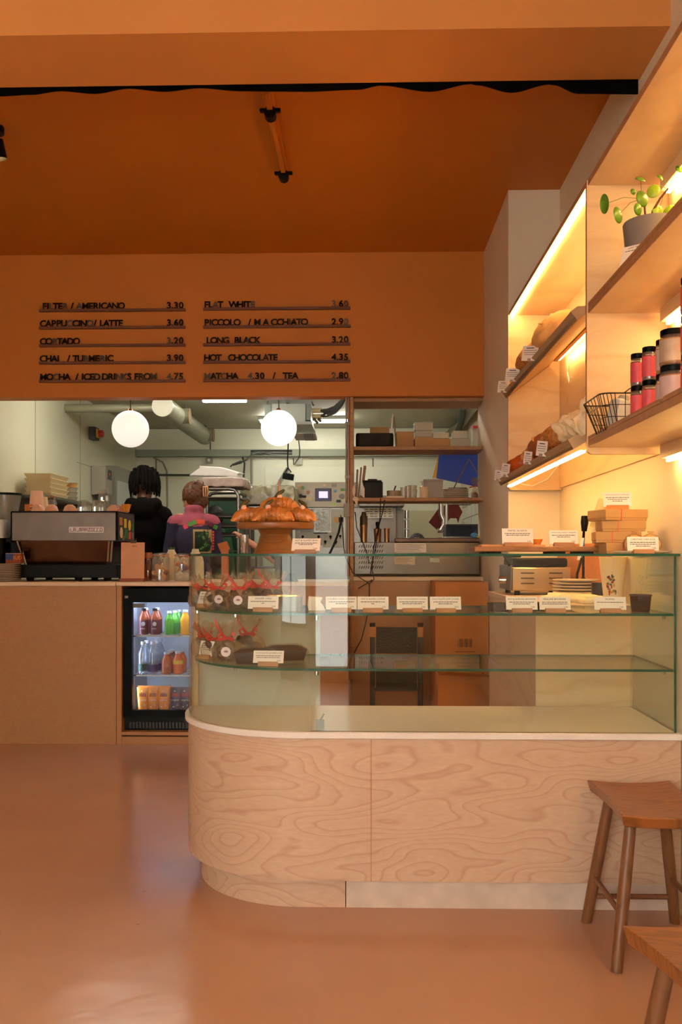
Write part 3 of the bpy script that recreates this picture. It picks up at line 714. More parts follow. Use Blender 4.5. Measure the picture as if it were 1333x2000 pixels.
wl = MB().tube([(1.022, 4.62, 2.17), (1.020, 4.66, 2.10), (1.020, 4.62, 2.04), (1.022, 4.58, 2.06)], 0.003, 6).build('led_cable', WHITE, u2)
MB().tube([(0.80, 4.86, 1.56), (0.88, 4.86, 1.545), (0.96, 4.86, 1.58), (1.018, 4.84, 1.66)], 0.0035, 6).build('led_cable', WHITE, u2)

def on_tray(o, d, n, along, Y, up=0.0): p = o + d * along + n * (0.015 + up); return Vector((p.x, Y, p.z))
def loaf(label, o, d, n, ang, Y, along, size, mt, rz=0.0, seed=0, group='loaves on the bread shelves', cuts=3, name='bread_loaf'):
    m = MB(); m.ball((0, 0, size[2] * 0.86), size, 24)
    me = baked(m.mesh('loaf', mt), 0.007, 3, disp=(0.04, 0.012))
    r = thing(name, label, 'bread', on_tray(o, d, n, along, Y), (0, -R(ang), rz), group)
    put('crust', me, r)
    if cuts:
        c = MB()
        for k in range(cuts):
            x = -size[0] * 0.3 + size[0] * 0.3 * k
            c.tube([(x - 0.014, -size[1] * 0.5, size[2] * 1.60), (x, 0, size[2] * 1.84), (x + 0.014, size[1] * 0.5, size[2] * 1.60)], [0.003, 0.006, 0.003], 8)
        c.build('score_mark', mat('pale_crumb', (228, 176, 112), 0.8), r)
    return r
PALE = mat('floured_crust', (224, 166, 100), 0.7, vary=0.18, vscale=12)
DARKC = mat('dark_crust', (142, 74, 30), 0.6, vary=0.35, vscale=22)
SEED = mat('seeded_crust', (180, 116, 54), 0.7, vary=0.5, vscale=70, bump=0.6, bscale=90)
loaf('large pale floured loaf on the top bread tray', o1, d1, n1, 37, 3.98, 0.14, (0.105, 0.16, 0.062), PALE)
loaf('seeded brown loaf further along the top bread tray', o1, d1, n1, 37, 4.43, 0.13, (0.095, 0.17, 0.056), SEED, cuts=0)
rg = thing('ring_bread', 'dark glazed ring bread at far end of the lower bread tray', 'bread', on_tray(o2, d2, n2, 0.115, 4.60), (0, -R(30), 0), 'loaves on the bread shelves')
tor = MB(); tor.tube([(0.055 * math.cos(R(a)), 0.06 * math.sin(R(a)), 0.032) for a in range(0, 360, 20)], 0.040, 14, closed=True)
put('crust', baked(tor.mesh('ring', mat('glazed_crust', (166, 72, 22), 0.3, vary=0.3, vscale=25)), 0.006, 2, disp=(0.03, 0.008)), rg)
loaf('small golden roll next to the ring bread on lower tray', o2, d2, n2, 30, 4.28, 0.10, (0.06, 0.085, 0.042), mat('golden_crust', (214, 130, 44), 0.45, vary=0.25, vscale=22), cuts=0)
loaf('small round brown loaf in the middle of the lower tray', o2, d2, n2, 30, 4.04, 0.11, (0.07, 0.085, 0.055), DARKC, cuts=1)
loaf('seed-topped loaf in the middle right of the lower tray', o2, d2, n2, 30, 3.77, 0.11, (0.075, 0.105, 0.055), SEED, cuts=0)
loaf('flat olive-studded bread near the paper bag on lower tray', o2, d2, n2, 30, 3.52, 0.115, (0.08, 0.105, 0.048), mat('olive_bread_crust', (204, 142, 68), 0.6, vary=0.5, vscale=34), cuts=0)
pb = thing('paper_bag', 'crumpled cream paper bread bag at the near end of the lower tray', 'paper bag', on_tray(o2, d2, n2, 0.13, 3.30), (0, -R(30), R(8)))
put('bag', baked(MB().box(-0.09, 0.09, -0.09, 0.10, 0.0, 0.085).ball((0.02, -0.05, 0.08), (0.06, 0.05, 0.03), 12).mesh('bag', mat('cream_paper', (240, 214, 170), 0.7)), 0.006, 2, disp=(0.045, 0.05)), pb)
def shelf_tag(label, o, d, n, Y, w=0.062, h=0.05, al=-0.004, tilt=0):
    p = o + d * al + n * 0.030
    r = thing('bread_tag', label, 'price tag', (p.x - 0.006, Y, p.z), (0, R(10), R(-58)), 'bread price tags clipped on the tray lips')
    mx = Matrix.Rotation(R(tilt), 4, 'X')
    c = MB().box(-w / 2, w / 2, -0.0006, 0.0006, -0.004, h, mx=mx).build('tag', CARD, r, smooth=0)
    t = MB()
    for i, f in enumerate((0.5, 0.8, 0.8, 0.7)): t.box(-w * f / 2, w * f / 2, -0.0012, -0.0008, h - 0.012 - 0.009 * i, h - 0.0085 - 0.009 * i - (0 if i == 0 else 0.0018), mx=mx)
    t.build('lettering', INK, c, smooth=0)
    MB().box(-0.008, 0.008, -0.004, 0.014, -0.008, 0.006).build('clip', PLASTIC, r, smooth=0)
    return r
shelf_tag('price tag on the tray lip in front of the pale floured loaf', o1, d1, n1, 4.02, 0.10, 0.06)
shelf_tag('price tag on the tray lip in front of the seeded loaf', o1, d1, n1, 4.50, 0.10, 0.06)
shelf_tag('price tag at the far end of the top tray lip', o1, d1, n1, 4.80, 0.08, 0.055)
shelf_tag('price tag at the very far end of the lower tray lip', o2, d2, n2, 4.80, 0.05, 0.05)
shelf_tag('price tag in front of the glazed ring bread', o2, d2, n2, 4.55, 0.06, 0.06)
shelf_tag('price tag beside the small round brown loaf', o2, d2, n2, 3.93, 0.05, 0.05)
shelf_tag('price tag between the seeded loaf and olive bread', o2, d2, n2, 3.62, 0.06, 0.055)

# plant on the middle near shelf
pz0 = 2.029
PX, PY = 0.905, 2.93
pt = thing('pilea_plant', 'money plant with round leaves in a grey pot on the middle shelf', 'potted plant', (PX, PY, pz0))
MB().lathe([(0.066, 0), (0.068, 0.004), (0.088, 0.196), (0.086, 0.2), (0.080, 0.2), (0.078, 0.17), (0.0, 0.168)], seg=44).build('pot', mat('grey_matt_pot', (122, 112, 106), 0.6, vary=0.06, vscale=20), pt)
MB().lathe([(0.079, 0.172), (0.0, 0.178)], seg=28).build('soil', mat('potting_soil', (44, 32, 24), 0.9, vary=0.5, vscale=60), pt)
STEM = mat('brown_plant_stem', (96, 52, 32), 0.6, vary=0.3, vscale=60)
def loc_(u, v, y): return at(u, v, y) - Vector((PX, PY, pz0))
base1, base2 = loc_(1264, 436, 2.93), loc_(1266, 436, 2.92)
base1.z = base2.z = 0.172
MB().tube([base1, loc_(1260, 405, 2.93), loc_(1253, 385, 2.92)], [0.004, 0.0035, 0.003], 8).build('stem', STEM, pt)
MB().tube([base2, loc_(1276, 412, 2.92), loc_(1290, 388, 2.91), loc_(1306, 368, 2.90)], [0.004, 0.0038, 0.0033, 0.003], 8).build('stem', STEM, pt)
lf = [((1184, 398), 17, (1, 0.25, 0.15), 0), ((1210, 419), 15, (0.7, -0.75, 0.1), 0), ((1252, 348), 10, (0.2, -0.5, 0.8), 0), ((1239, 373), 6, (0.4, -0.9, 0.2), 0), ((1257, 387), 15, (0.45, -0.9, 0.1), 0),
      ((1277, 372), 13, (-0.4, -0.9, 0.2), 1), ((1249, 408), 11, (0.5, -0.8, 0), 0), ((1287, 413), 12, (0.2, -1, 0), 1), ((1309, 413), 14, (-0.5, -0.8, 0.2), 1), ((1291, 345), 7, (0.5, -0.5, 0.6), 1), ((1332, 327), 11, (0, -0.8, 0.5), 1)]
LEAF = mat('pilea_leaf', (94, 140, 32), 0.35, vary=0.25, vscale=30)
LEAF2 = mat('pilea_young_leaf', (150, 178, 40), 0.35, vary=0.2, vscale=30)
for i, ((u, v), rp, nrm, st) in enumerate(lf):
    y = 2.90 + 0.02 * math.sin(i * 2.1); c = loc_(u, v, y); rad = rp * y / FPX * 0.98
    q = Vector(nrm).normalized().to_track_quat('Z', 'Y').to_matrix().to_4x4()
    m = MB(); prof = [(0.0, 0.004), (0.5, 0.002), (0.85, -0.001), (1.0, -0.004)]
    rs = [[Vector((rad * (p or 0.02) * math.cos(2 * math.pi * j / 24), rad * (p or 0.02) * 1.12 * math.sin(2 * math.pi * j / 24), z)) for j in range(24)] for p, z in prof]
    rs += [[p - Vector((0, 0, 0.0012)) for p in r_] for r_ in rs[::-1]]
    m.rings([[q @ p + c for p in r_] for r_ in rs]).build('leaf', LEAF2 if i in (5, 7, 8) else LEAF, pt, smooth=60)
    a = loc_(1254, 388, 2.92) if st == 0 else loc_(1305, 369, 2.90)
    mid = (a + c) / 2 + Vector((0, 0, 0.012))
    MB().tube([a, mid, c], 0.0011, 6).build('leaf_stalk', mat('green_stalk', (128, 126, 48), 0.5), pt)
price_card('LOST PROPERTY', 'white card leaning against the grey plant pot', (0.812, 2.80, pz0 + 0.0), R(-40), w=0.10, h=0.095, bw=0.06, tilt=22, lines=(0.85,), price='', group='cards by the plant')

# wire basket of packets, jars on the lower near shelf
jz = 1.572
bk_ = thing('wire_basket', 'black wire basket of small packets at the end of the lower shelf', 'basket', (0.835, 2.98, jz))
WIRE = mat('black_wire', (38, 30, 26), 0.4, 0.6)
def rect_ring(hx, hy, z, r=0.03, n=4):
    p = []
    for cx, cy, a0 in ((hx - r, hy - r, 0), (-hx + r, hy - r, 90), (-hx + r, -hy + r, 180), (hx - r, -hy + r, 270)):
        for i in range(n + 1): a = R(a0 + 90 * i / n); p.append(Vector((cx + r * math.cos(a), cy + r * math.sin(a), z)))
    return p
wb = MB(); levels = [(0.075, 0.085, 0.004), (0.086, 0.098, 0.04), (0.097, 0.11, 0.075), (0.108, 0.124, 0.108)]
RR = [rect_ring(*l) for l in levels]
for k, rg_ in enumerate(RR): wb.tube(rg_, 0.0024 if k == 3 else 0.0013, 6, closed=True)
for j in range(0, len(RR[0])):
    wb.tube([r_[j] for r_ in RR], 0.0013, 6)
for a, b in (((0, 1), None),): pass
for fx_ in (-0.6, -0.3, 0, 0.3, 0.6):
    for sy in (-1, 1): wb.tube([(l[0] * fx_, sy * l[1], l[2]) for l in levels], 0.0013, 6)
    for sx in (-1, 1): wb.tube([(sx * l[0], l[1] * fx_, l[2]) for l in levels], 0.0013, 6)
    wb.tube([(-0.075, 0.085 * fx_, 0.004), (0.075, 0.085 * fx_, 0.004)], 0.0013, 6); wb.tube([(0.075 * fx_, -0.085, 0.004), (0.075 * fx_, 0.085, 0.004)], 0.0013, 6)
wb.build('wire_frame', WIRE, bk_)
for sx in (-1, 1):
    MB().tube([(0.108 * sx * 0.35, -0.124, 0.108), (0.108 * sx * 0.2, -0.135, 0.12), (0.0, -0.138, 0.124)], 0.0018, 6).build('handle', WIRE, bk_)
def packet(label, loc, rot, col, size):
    r = thing('packet', label, 'packet', loc, rot, 'packets in the wire basket')
    put('packet', baked(MB().box(-size[0], size[0], -size[1], size[1], 0, size[2]).mesh('packet', mat(col[0], col[1], 0.5)), 0.006, 2, disp=(0.03, 0.006)), r)
    MB().cyl((0, 0, size[2] - 0.004), (0, 0, size[2] + 0.012), size[0] * 0.7, size[0] * 0.45, 14).build('twist_top', mat(col[2], col[3], 0.5), r)
packet('white packet lying in the wire basket, nearest the camera', (0.80, 2.94, jz + 0.008), (0.2, 0.1, 0.4), ('white_packet', (206, 204, 198), 'grey_twist', (150, 146, 140)), (0.030, 0.024, 0.095))
packet('cream ribbed packet in the wire basket beside the jars', (0.865, 2.93, jz + 0.008), (-0.1, 0.15, 0.1), ('cream_packet', (222, 190, 140), 'yellow_twist', (214, 160, 84)), (0.030, 0.026, 0.125))
packet('grey packet at the back of the wire basket', (0.855, 3.02, jz + 0.008), (0.1, -0.1, 0.9), ('sage_packet', (156, 158, 140), 'tan_twist', (196, 146, 96)), (0.028, 0.02, 0.085))
def jar(label, loc, rad, h, labmat, lid, group, fill):
    r = thing('jar', label, 'jar', loc, 0, group)
    MB().lathe([(rad * 0.94, 0), (rad, 0.004), (rad, h * 0.76), (rad * 0.86, h * 0.84), (rad * 0.86, h * 0.9), (0, h * 0.9)], seg=24).build('glass_body', GLASSW, r)
    MB().lathe([(rad * 0.88, 0.003), (rad * 0.95, 0.006), (rad * 0.95, h * 0.74), (0, h * 0.78)], seg=24).build('preserve', fill, r)
    MB().lathe([(rad * 1.012, h * 0.10), (rad * 1.012, h * 0.70)], seg=32, caps=(False, False)).build('paper_label', labmat, r)
    MB().lathe([(rad * 0.93, h * 0.84), (rad * 0.95, h * 0.85), (rad * 0.95, h * 0.99), (rad * 0.91, h), (0, h)], seg=24).build('lid', lid, r)
    return r
PINKL = mat('pink_jar_label', (206, 70, 78), 0.5, vary=0.12, vscale=30)
PALEL = mat('mauve_jar_label', (190, 156, 150), 0.5, vary=0.1, vscale=24)
YLAB = mat('lime_and_mauve_label', (186, 158, 132), 0.5, vary=0.4, vscale=9)
JAM = mat('red_jam', (110, 16, 22), 0.3); HON = mat('golden_honey', (180, 112, 30), 0.3)
sp_ = [(0.783, 2.66), (0.790, 2.575), (0.80, 2.49)]
for i, (x, y) in enumerate(sp_):
    for k in range(2):
        w_ = ('at the basket end of the jar row', 'second from the basket in the jar row', 'third from the basket, pale label, in the jar row')[i]
        jar(('lower' if k == 0 else 'upper') + (' slim pink jar ' if i < 2 else ' slim jar ') + w_, (x, y, jz + 0.0925 * k), 0.021 if i < 2 else 0.02, 0.092, PINKL if i < 2 else PALEL, BLACK_G, 'slim jars stacked in pairs', JAM if i < 2 else HON)
for k in range(2): jar(('lower' if k == 0 else 'upper') + ' wide jar with mauve label and black lid on the lower shelf', (0.795, 2.385, jz + 0.093 * k), 0.037, 0.0925, YLAB if k else PALEL, BLACK_G, 'wide jars stacked in a pair', HON)
for k in range(3): jar(('bottom', 'middle', 'topmost')[k] + ' red-labelled jar at the cropped right edge of the photo', (0.783, 2.24, jz + 0.0925 * k), 0.021, 0.092, PINKL, BLACK_G, 'red jars at the right edge', JAM)

# ------------------------------------------------------------------ stools
def stool(loc, rz, label):
    r = thing('wooden_stool', label, 'stool', loc, rz, 'wooden stools')
    nx, ny = 14, 18; hw, hd, zt = 0.135, 0.205, 0.452
    top, bot = [], []
    def prof(i, j):
        s = -1 + 2 * i / nx; t = -1 + 2 * j / ny
        pinch = 1 - 0.10 * (1 - t * t)
        x = hw * s * pinch; y = hd * t
        z = zt - 0.018 * (1 - s * s) * (1 - 0.5 * t * t)
        return x, y, z, s, t
    m = MB()
    T = [[m.bm.verts.new(prof(i, j)[:3]) for j in range(ny + 1)] for i in range(nx + 1)]
    B = [[m.bm.verts.new((prof(i, j)[0] * 0.93, prof(i, j)[1] * 0.96, zt - 0.036 - 0.006 * (1 - prof(i, j)[3] ** 2))) for j in range(ny + 1)] for i in range(nx + 1)]
    for i in range(nx):
        for j in range(ny):
            m._f([T[i][j], T[i + 1][j], T[i + 1][j + 1], T[i][j + 1]]); m._f([B[i][j + 1], B[i + 1][j + 1], B[i + 1][j], B[i][j]])
    for i in range(nx):
        m._f([T[i + 1][0], T[i][0], B[i][0], B[i + 1][0]]); m._f([T[i][ny], T[i + 1][ny], B[i + 1][ny], B[i][ny]])
    for j in range(ny):
        m._f([T[0][j], T[0][j + 1], B[0][j + 1], B[0][j]]); m._f([T[nx][j + 1], T[nx][j], B[nx][j], B[nx][j + 1]])
    m.build('seat', STOOL_W, r, bevel=0.004)
    F = {}
    for sx in (-1, 1):
        for sy in (-1, 1):
            a = Vector((sx * 0.082, sy * 0.115, 0.425)); b = Vector((sx * 0.142, sy * 0.178, 0.0)); F[sx, sy] = (a, b)
            MB().tube([a, a.lerp(b, 0.5), b], [0.0165, 0.0185, 0.0165], 16).build('leg', LEG_W, r)
    def on(k, z): a, b = F[k]; return a.lerp(b, (a.z - z) / (a.z - b.z))
    for k1, k2, z1, z2 in (((-1, -1), (-1, 1), 0.152, 0.152), ((1, -1), (1, 1), 0.152, 0.152), ((-1, 1), (1, 1), 0.088, 0.088), ((-1, -1), (1, -1), 0.092, 0.092)):
        MB().cyl(on(k1, z1), on(k2, z2), 0.0085, seg=12).build('stretcher', LEG_W, r)
    return r
stool((0.856, 2.81, 0), 0.0, 'oak stool with saddle seat standing against the pastry counter')
stool((0.672, 1.65, 0), R(9), 'nearest oak stool, cropped by the bottom right corner')

# ------------------------------------------------------------------ ceiling pieces
lf_ = thing('batten_light', 'empty orange-painted tube light fitting on the orange ceiling', 'ceiling light', (-0.406, 0, 0))
MB().box(-0.022, 0.022, 3.78, 4.62, CZ - 0.03, CZ).build('spine', ORANGE, lf_, bevel=0.004)
MB().box(-0.012, 0.012, 3.80, 4.6, CZ - 0.045, CZ - 0.028).build('channel', ORANGE, lf_, bevel=0.003)
for y in (3.93, 4.58):
    s = MB().cyl((0, y, CZ - 0.052), (0, y + 0.05, CZ - 0.052), 0.026, seg=18)
    s.box(-0.045, 0.045, y + 0.008, y + 0.03, CZ - 0.046, CZ - 0.032).build('lamp_socket', BLACK, lf_, bevel=0.003)
va = thing('fabric_valance', 'black scalloped strip of cloth hanging behind the orange beam', 'valance', (0, 3.53, 0))
edge = [(-60, 186), (0, 187), (60, 184), (118, 177), (185, 182), (252, 172), (320, 178), (390, 171), (470, 177), (600, 178), (700, 174), (745, 166), (840, 178), (921, 163), (930, 165), (1000, 180), (1074, 164), (1082, 165), (1130, 182), (1250, 183), (1340, 180)]
fv = MB(); fr_, bk2 = [], []
ed = []
for (a, b) in zip(edge[:-1], edge[1:]):
    for k in range(6):
        t = k / 6; tt = t * t * (3 - 2 * t); ed.append((a[0] + (b[0] - a[0]) * t, a[1] + (b[1] - a[1]) * tt))
rs = []
for u, v in ed:
    p = at(u, v, 3.53); rs.append([(p.x, 0, p.z), (p.x, 0.006, p.z), (p.x, 0.006, CZ - 0.002), (p.x, 0, CZ - 0.002)])
fv.rings(rs).build('cloth', mat('black_cloth', (7, 6, 7), 0.9, spec=0.05), va, smooth=0)
def spotlight(label, x, y, aim=(0, 0, -1)):
    r = thing('ceiling_spotlight', label, 'ceiling light', (x, y, CZ), 0, 'black ceiling spotlights')
    MB().cyl((0, 0, 0), (0, 0, -0.03), 0.04, seg=20).build('ceiling_rose', BLACK, r)
    MB().cyl((0, 0, -0.03), (0, 0, -0.07), 0.008, seg=10).build('stem', BLACK, r)
    a = Vector(aim).normalized(); c = Vector((0, 0, -0.095))
    h = MB(); h.cyl(c - a * 0.03, c + a * 0.05, 0.042, 0.045, 22, caps=False); h.cyl(c - a * 0.032, c - a * 0.028, 0.042, seg=22); h.build('lamp_head', BLACK, r)
    MB().cyl(c + a * 0.02, c + a * 0.025, 0.036, seg=20).build('bulb', glow('warm_spot_bulb', (255, 200, 130), SPOT), r)
    return r
spotlight('black ceiling spotlight cut by the left edge of the photo', -1.682, 4.15, (0.1, 0.2, -0.9))
# ------------------------------------------------------------------ menu rails with letters
LETTER = mat('gloss_black_letter', (22, 17, 16), 0.22)
LETTER2 = mat('sheen_grey_letter', (84, 70, 62), 0.3)  # reflections on the shiny black letters, put in as a grey base colour
menu = [((78, 363), ((603, ' FILTER / AMERICANO', '3.30'), (637, 'CAPPUCCINO/ LATTE', '3.60'), (672, 'CORTADO', '3.20'), (706, 'CHAI   / TURMERIC', '3.90'), (742, 'MOCHA  / ICED DRINKS FROM', '4.75'))),
        ((398, 685), ((602, 'FLAT   WHITE', '3.60'), (637, 'PICCOLO   / M A CCHIATO', '2.90'), (672, ' LONG  BLACK', '3.20'), (706, 'HOT   CHOCOLATE', '4.35'), (742, 'MATCHA    4.30   /   TEA', '2.80')))]
GREYS = {'FILTER': (4,), 'CORTADO': (0, 1, 2, 4), 'TURMERIC': (7,)}
rl_rnd = random.Random(3)
YR = SOF_Y - 0.002
def letter_line(txt, x_left, x_right, z, y, parent, name):
    m = MB(); adv = 0.0
    widths = []
    for ch in txt: widths.append({' ': 0.016, 'I': 0.017, '/': 0.028, '.': 0.014, 'M': 0.045, 'W': 0.050, 'O': 0.044, 'C': 0.039, 'N': 0.040, 'A': 0.037, 'R': 0.036, 'K': 0.035, 'L': 0.028, 'E': 0.031, 'F': 0.030, 'T': 0.031, 'P': 0.034, 'U': 0.038, 'D': 0.039, 'H': 0.040, 'S': 0.033, 'B': 0.036, 'G': 0.042}.get(ch, 0.034))
    tot = sum(widths) * 0.96; x = x_left if x_left is not None else x_right - tot
    for ch, wd in zip(txt, widths):
        if ch != ' ':
            g = text_mesh(ch, 0.060, 0.0022, res=3, bold=0.0016)
            bb = [v.co for v in g.vertices]; zb = min(v.y for v in bb)
            k = rl_rnd.random() < 0.16
            mx = Matrix.Translation((x + wd / 2, y, z - zb)) @ Matrix.Rotation(R(rl_rnd.uniform(-4, 4)), 4, 'Z') @ Matrix.Rotation(R(-4 - rl_rnd.uniform(0, 5) * (2 if k else 1)), 4, 'X') @ FACE
            m.mesh_in(g, mx, 1 if k else 0)
        x += wd * 0.96
    return m.build(name, [LETTER, LETTER2], parent, smooth=0)
for ci, ((ua, ub), rows) in enumerate(menu):
    for ri, (v, t, p) in enumerate(rows):
        x0, x1, z = px(ua, YR), px(ub, YR), pz(v, YR)
        r = thing('menu_rail', 'dark wooden letter rail on the orange wall reading ' + ' '.join(t.split()).replace(' /', ',').lower(), 'menu board', (0, 0, 0), 0, 'menu letter rails')
        MB().box(x0, x1, YR - 0.022, YR, z - 0.011, z - 0.004).box(x0, x1, YR - 0.022, YR - 0.017, z - 0.004, z + 0.006).box(x0, x1, YR - 0.008, YR, z - 0.004, z + 0.006).build('rail', RAIL_W, r, bevel=0.001)
        letter_line(t, x0 + 0.004, None, z + 0.0035, YR - 0.012, r, 'lettering')
        letter_line(p, None, x1 - 0.012, z + 0.0035, YR - 0.012, r, 'price_lettering')

# ------------------------------------------------------------------ espresso counter with fridge niche
NX0, NX1 = px(231, CNT_Y), -0.98
ec = thing('espresso_counter', 'long plywood service counter with pale top and a fridge niche under it', 'counter', (0, 0, 0))
MB().box(LX + 0.003, px(226, CNT_Y), CNT_Y + 0.012, CNT_Y + 0.03, 0.0, CNT_Z - 0.025).build('front_panel', BIRCH_O, ec, smooth=0)
MB().box(px(226, CNT_Y) + 0.003, px(231, CNT_Y) + 0.018, CNT_Y + 0.012, CNT_Y + 0.5, 0.0, CNT_Z - 0.025).build('niche_side', BIRCH_O, ec, smooth=0)
MB().box(NX1, -0.1, CNT_Y + 0.012, CNT_Y + 0.03, 0.0, CNT_Z - 0.025).build('front_panel', BIRCH_O, ec, smooth=0)
MB().box(NX1, NX1 + 0.02, CNT_Y + 0.03, CNT_Y + 0.5, 0.0, CNT_Z - 0.025).build('niche_side', BIRCH_O, ec, smooth=0)
MB().box(NX0 + 0.016, NX1, CNT_Y + 0.02, CNT_Y + 0.55, 0.0, 0.045).build('niche_plinth', BIRCH_O, ec, smooth=0)
MB().box(NX0 + 0.016, NX1, CNT_Y + 0.02, CNT_Y + 0.55, 0.055, 0.075).build('niche_floor', BIRCH_O, ec, smooth=0)
MB().box(LX + 0.003, px(226, CNT_Y), CNT_Y, 6.42, CNT_Z - 0.025, CNT_Z).build('worktop', COUNTER_T, ec, bevel=0.003)
MB().box(px(226, CNT_Y) + 0.003, -0.1, CNT_Y, 6.42, CNT_Z - 0.025, CNT_Z).build('worktop', COUNTER_T, ec, bevel=0.003)
# fridge
FX0, FX1, FY = px(241, 5.75), -1.0, 5.752
fr = thing('drinks_fridge', 'black under-counter glass door fridge full of bottled drinks', 'fridge', (0, 0, 0))
fz0, fz1 = 0.078, pz(1150, FY)
gx0, gx1, gz0, gz1 = px(258, FY), FX1 - 0.04, pz(1389, FY), pz(1177, FY)
cb = MB(); T = 0.03
cb.box(FX0, FX0 + T, FY + 0.045, FY + 0.5, fz0, fz1).box(FX1 - T, FX1, FY + 0.045, FY + 0.5, fz0, fz1).box(FX0 + T, FX1 - T, FY + 0.045, FY + 0.5, fz1 - T, fz1).box(FX0 + T, FX1 - T, FY + 0.045, FY + 0.5, fz0, gz0 - 0.04)
cb.build('cabinet', BLACK, fr, smooth=0)
MB().box(FX0 + T, FX1 - T, FY + 0.48, FY + 0.49, gz0 - 0.04, fz1 - T).build('back_liner', mat('fridge_liner', (196, 200, 206), 0.35, bump=0.3, bscale=160), fr, smooth=0)
dr = MB(); dz0 = pz(1402, FY)
for b in ((FX0, gx0, dz0, fz1), (gx1, FX1, dz0, fz1), (gx0, gx1, gz1, fz1), (gx0, gx1, dz0, gz0)): dr.box(b[0], b[1], FY, FY + 0.04, b[2], b[3])
door = dr.build('fridge_door', BLACK_G, fr, smooth=0)
MB().box(gx0, gx1, FY + 0.015, FY + 0.02, gz0, gz1).build('door_glass', glass('fridge_door_glass', (240, 244, 246), 0.6, base=0.03), door, smooth=0)
MB().box(FX0 + 0.01, FX0 + 0.03, FY - 0.006, FY, fz1 - 0.06, fz1 - 0.045).cyl((FX1 - 0.085, FY - 0.004, pz(1397, FY)), (FX1 - 0.085, FY, pz(1397, FY)), 0.008, seg=14).build('lock', GREY, door)
gr = MB()
for i in range(22): gr.box(FX0 + 0.03 + i * 0.021, FX0 + 0.042 + i * 0.021, FY + 0.03, FY + 0.04, fz0 + 0.012, fz0 + 0.05)
gr.build('vent_grille', DGREY, fr, smooth=0)
MB().box(gx0 + 0.0, gx0 + 0.075, FY + 0.022, FY + 0.024, gz1 - 0.035, gz1 - 0.008).build('temperature_display', GREY, door, smooth=0)
COOL = glow('cool_fridge_lamp', (206, 218, 255), FRIDGE)
MB().box(gx0 + 0.01, gx1 - 0.01, FY + 0.06, FY + 0.085, gz1 + 0.012, gz1 + 0.02).build('lamp', COOL, fr, smooth=0)
LIN = MATS['fridge_liner']
MB().box(FX0 + T, FX0 + T + 0.004, FY + 0.066, FY + 0.48, gz0 - 0.04, fz1 - T).box(FX1 - T - 0.004, FX1 - T, FY + 0.05, FY + 0.48, gz0 - 0.04, fz1 - T).box(FX0 + T + 0.004, FX1 - T - 0.004, FY + 0.05, FY + 0.48, fz1 - T - 0.004, fz1 - T).build('side_liner', LIN, fr, smooth=0)
MB().box(FX0 + T + 0.002, FX0 + T + 0.010, FY + 0.055, FY + 0.065, gz0, gz1).build('lamp', COOL, fr, smooth=0)
fs1, fs2 = pz(1243, FY), pz(1321, FY)
for z in (fs1, fs2, gz0 - 0.01):
    s = MB(); s.box(FX0 + T, FX1 - T, FY + 0.055, FY + 0.061, z - 0.010, z - 0.002)
    for i in range(28): s.box(FX0 + T + 0.008 + i * 0.0168, FX0 + T + 0.0105 + i * 0.0168, FY + 0.06, FY + 0.47, z - 0.005, z - 0.002)
    for y in (0.2, 0.35): s.box(FX0 + T, FX1 - T, FY + y, FY + y + 0.004, z - 0.009, z - 0.005)
    s.build('wire_shelf', CHROME, fr, smooth=0)
def bottle(label, x, y, z, rad, h, liquid, lab, cap, group, shoulder=0.62, labz=(0.08, 0.48), badge=None, neck=0.42):
    r = thing('drink_bottle', label, 'bottle', (x, y, z), 0, group)
    MB().lathe([(rad * 0.85, 0), (rad, 0.006), (rad, h * shoulder), (rad * 0.82, h * (shoulder + 0.10)), (rad * neck, h * 0.86), (rad * neck, h * 0.93), (0, h * 0.93)], seg=20).build('bottle_body', liquid, r)
    if lab is not None: MB().lathe([(rad * 1.015, h * labz[0]), (rad * 1.015, h * labz[1])], seg=20, caps=(False, False)).build('bottle_label', lab, r)
    if badge is not None:
        b = MB(); N = 16
        pts = [(rad * 0.42 * math.cos(2 * math.pi * j / N), rad * 0.45 * math.sin(2 * math.pi * j / N)) for j in range(N)]
        b.prism([(p[0] + 0.004, -rad * 1.03, h * 0.42 + p[1]) for p in pts], (0, -0.002, 0))
        if badge[1]: b.mesh_in(text_mesh(badge[1], 0.013, 0.0002), Matrix.Translation((0, -rad * 1.03, h * 0.24)) @ FACE, 0)
        b.build('label_badge', badge[0], r, smooth=0)
    MB().cyl((0, 0, h * 0.91), (0, 0, h), rad * (neck + 0.08), seg=16).build('bottle_cap', cap, r)
    return r
COFF = mat('cold_brew', (150, 72, 40), 0.2); GRN = mat('green_juice', (84, 160, 48), 0.25); ORJ = mat('orange_juice', (244, 168, 24), 0.3)
WAT = glass('water_bottle', (214, 226, 232), 0.8, base=0.12, milky=0.18); AMB = mat('amber_juice', (176, 82, 22), 0.2); TWO = mat('red_orange_juice', (232, 106, 20), 0.25)
LCOF = mat('maroon_label', (88, 22, 34), 0.5); LGRN = mat('green_label', (40, 120, 44), 0.5); LPUR = mat('violet_label', (62, 40, 120), 0.5); LDG = mat('dark_green_label', (30, 66, 56), 0.5)
WCAP = mat('white_cap', (222, 222, 226), 0.4); BADGE = mat('white_badge', (226, 222, 226), 0.5)
fy0 = FY + 0.10
for row in range(2):
    for i, u in enumerate((281, 303)):
        bottle(('front' if row == 0 else 'rear') + ' cold coffee bottle with maroon label, ' + ('left' if i == 0 else 'right') + ' of the pair in the fridge', px(u + 5 * row, fy0 + 0.09 * row), fy0 + 0.09 * row, fs1, 0.030, 0.168, COFF, LCOF, BLACK if row == 0 else WCAP, 'cold coffee bottles on the top fridge shelf', badge=(BADGE, 'coffee') if row == 0 else None, labz=(0.03, 0.56))
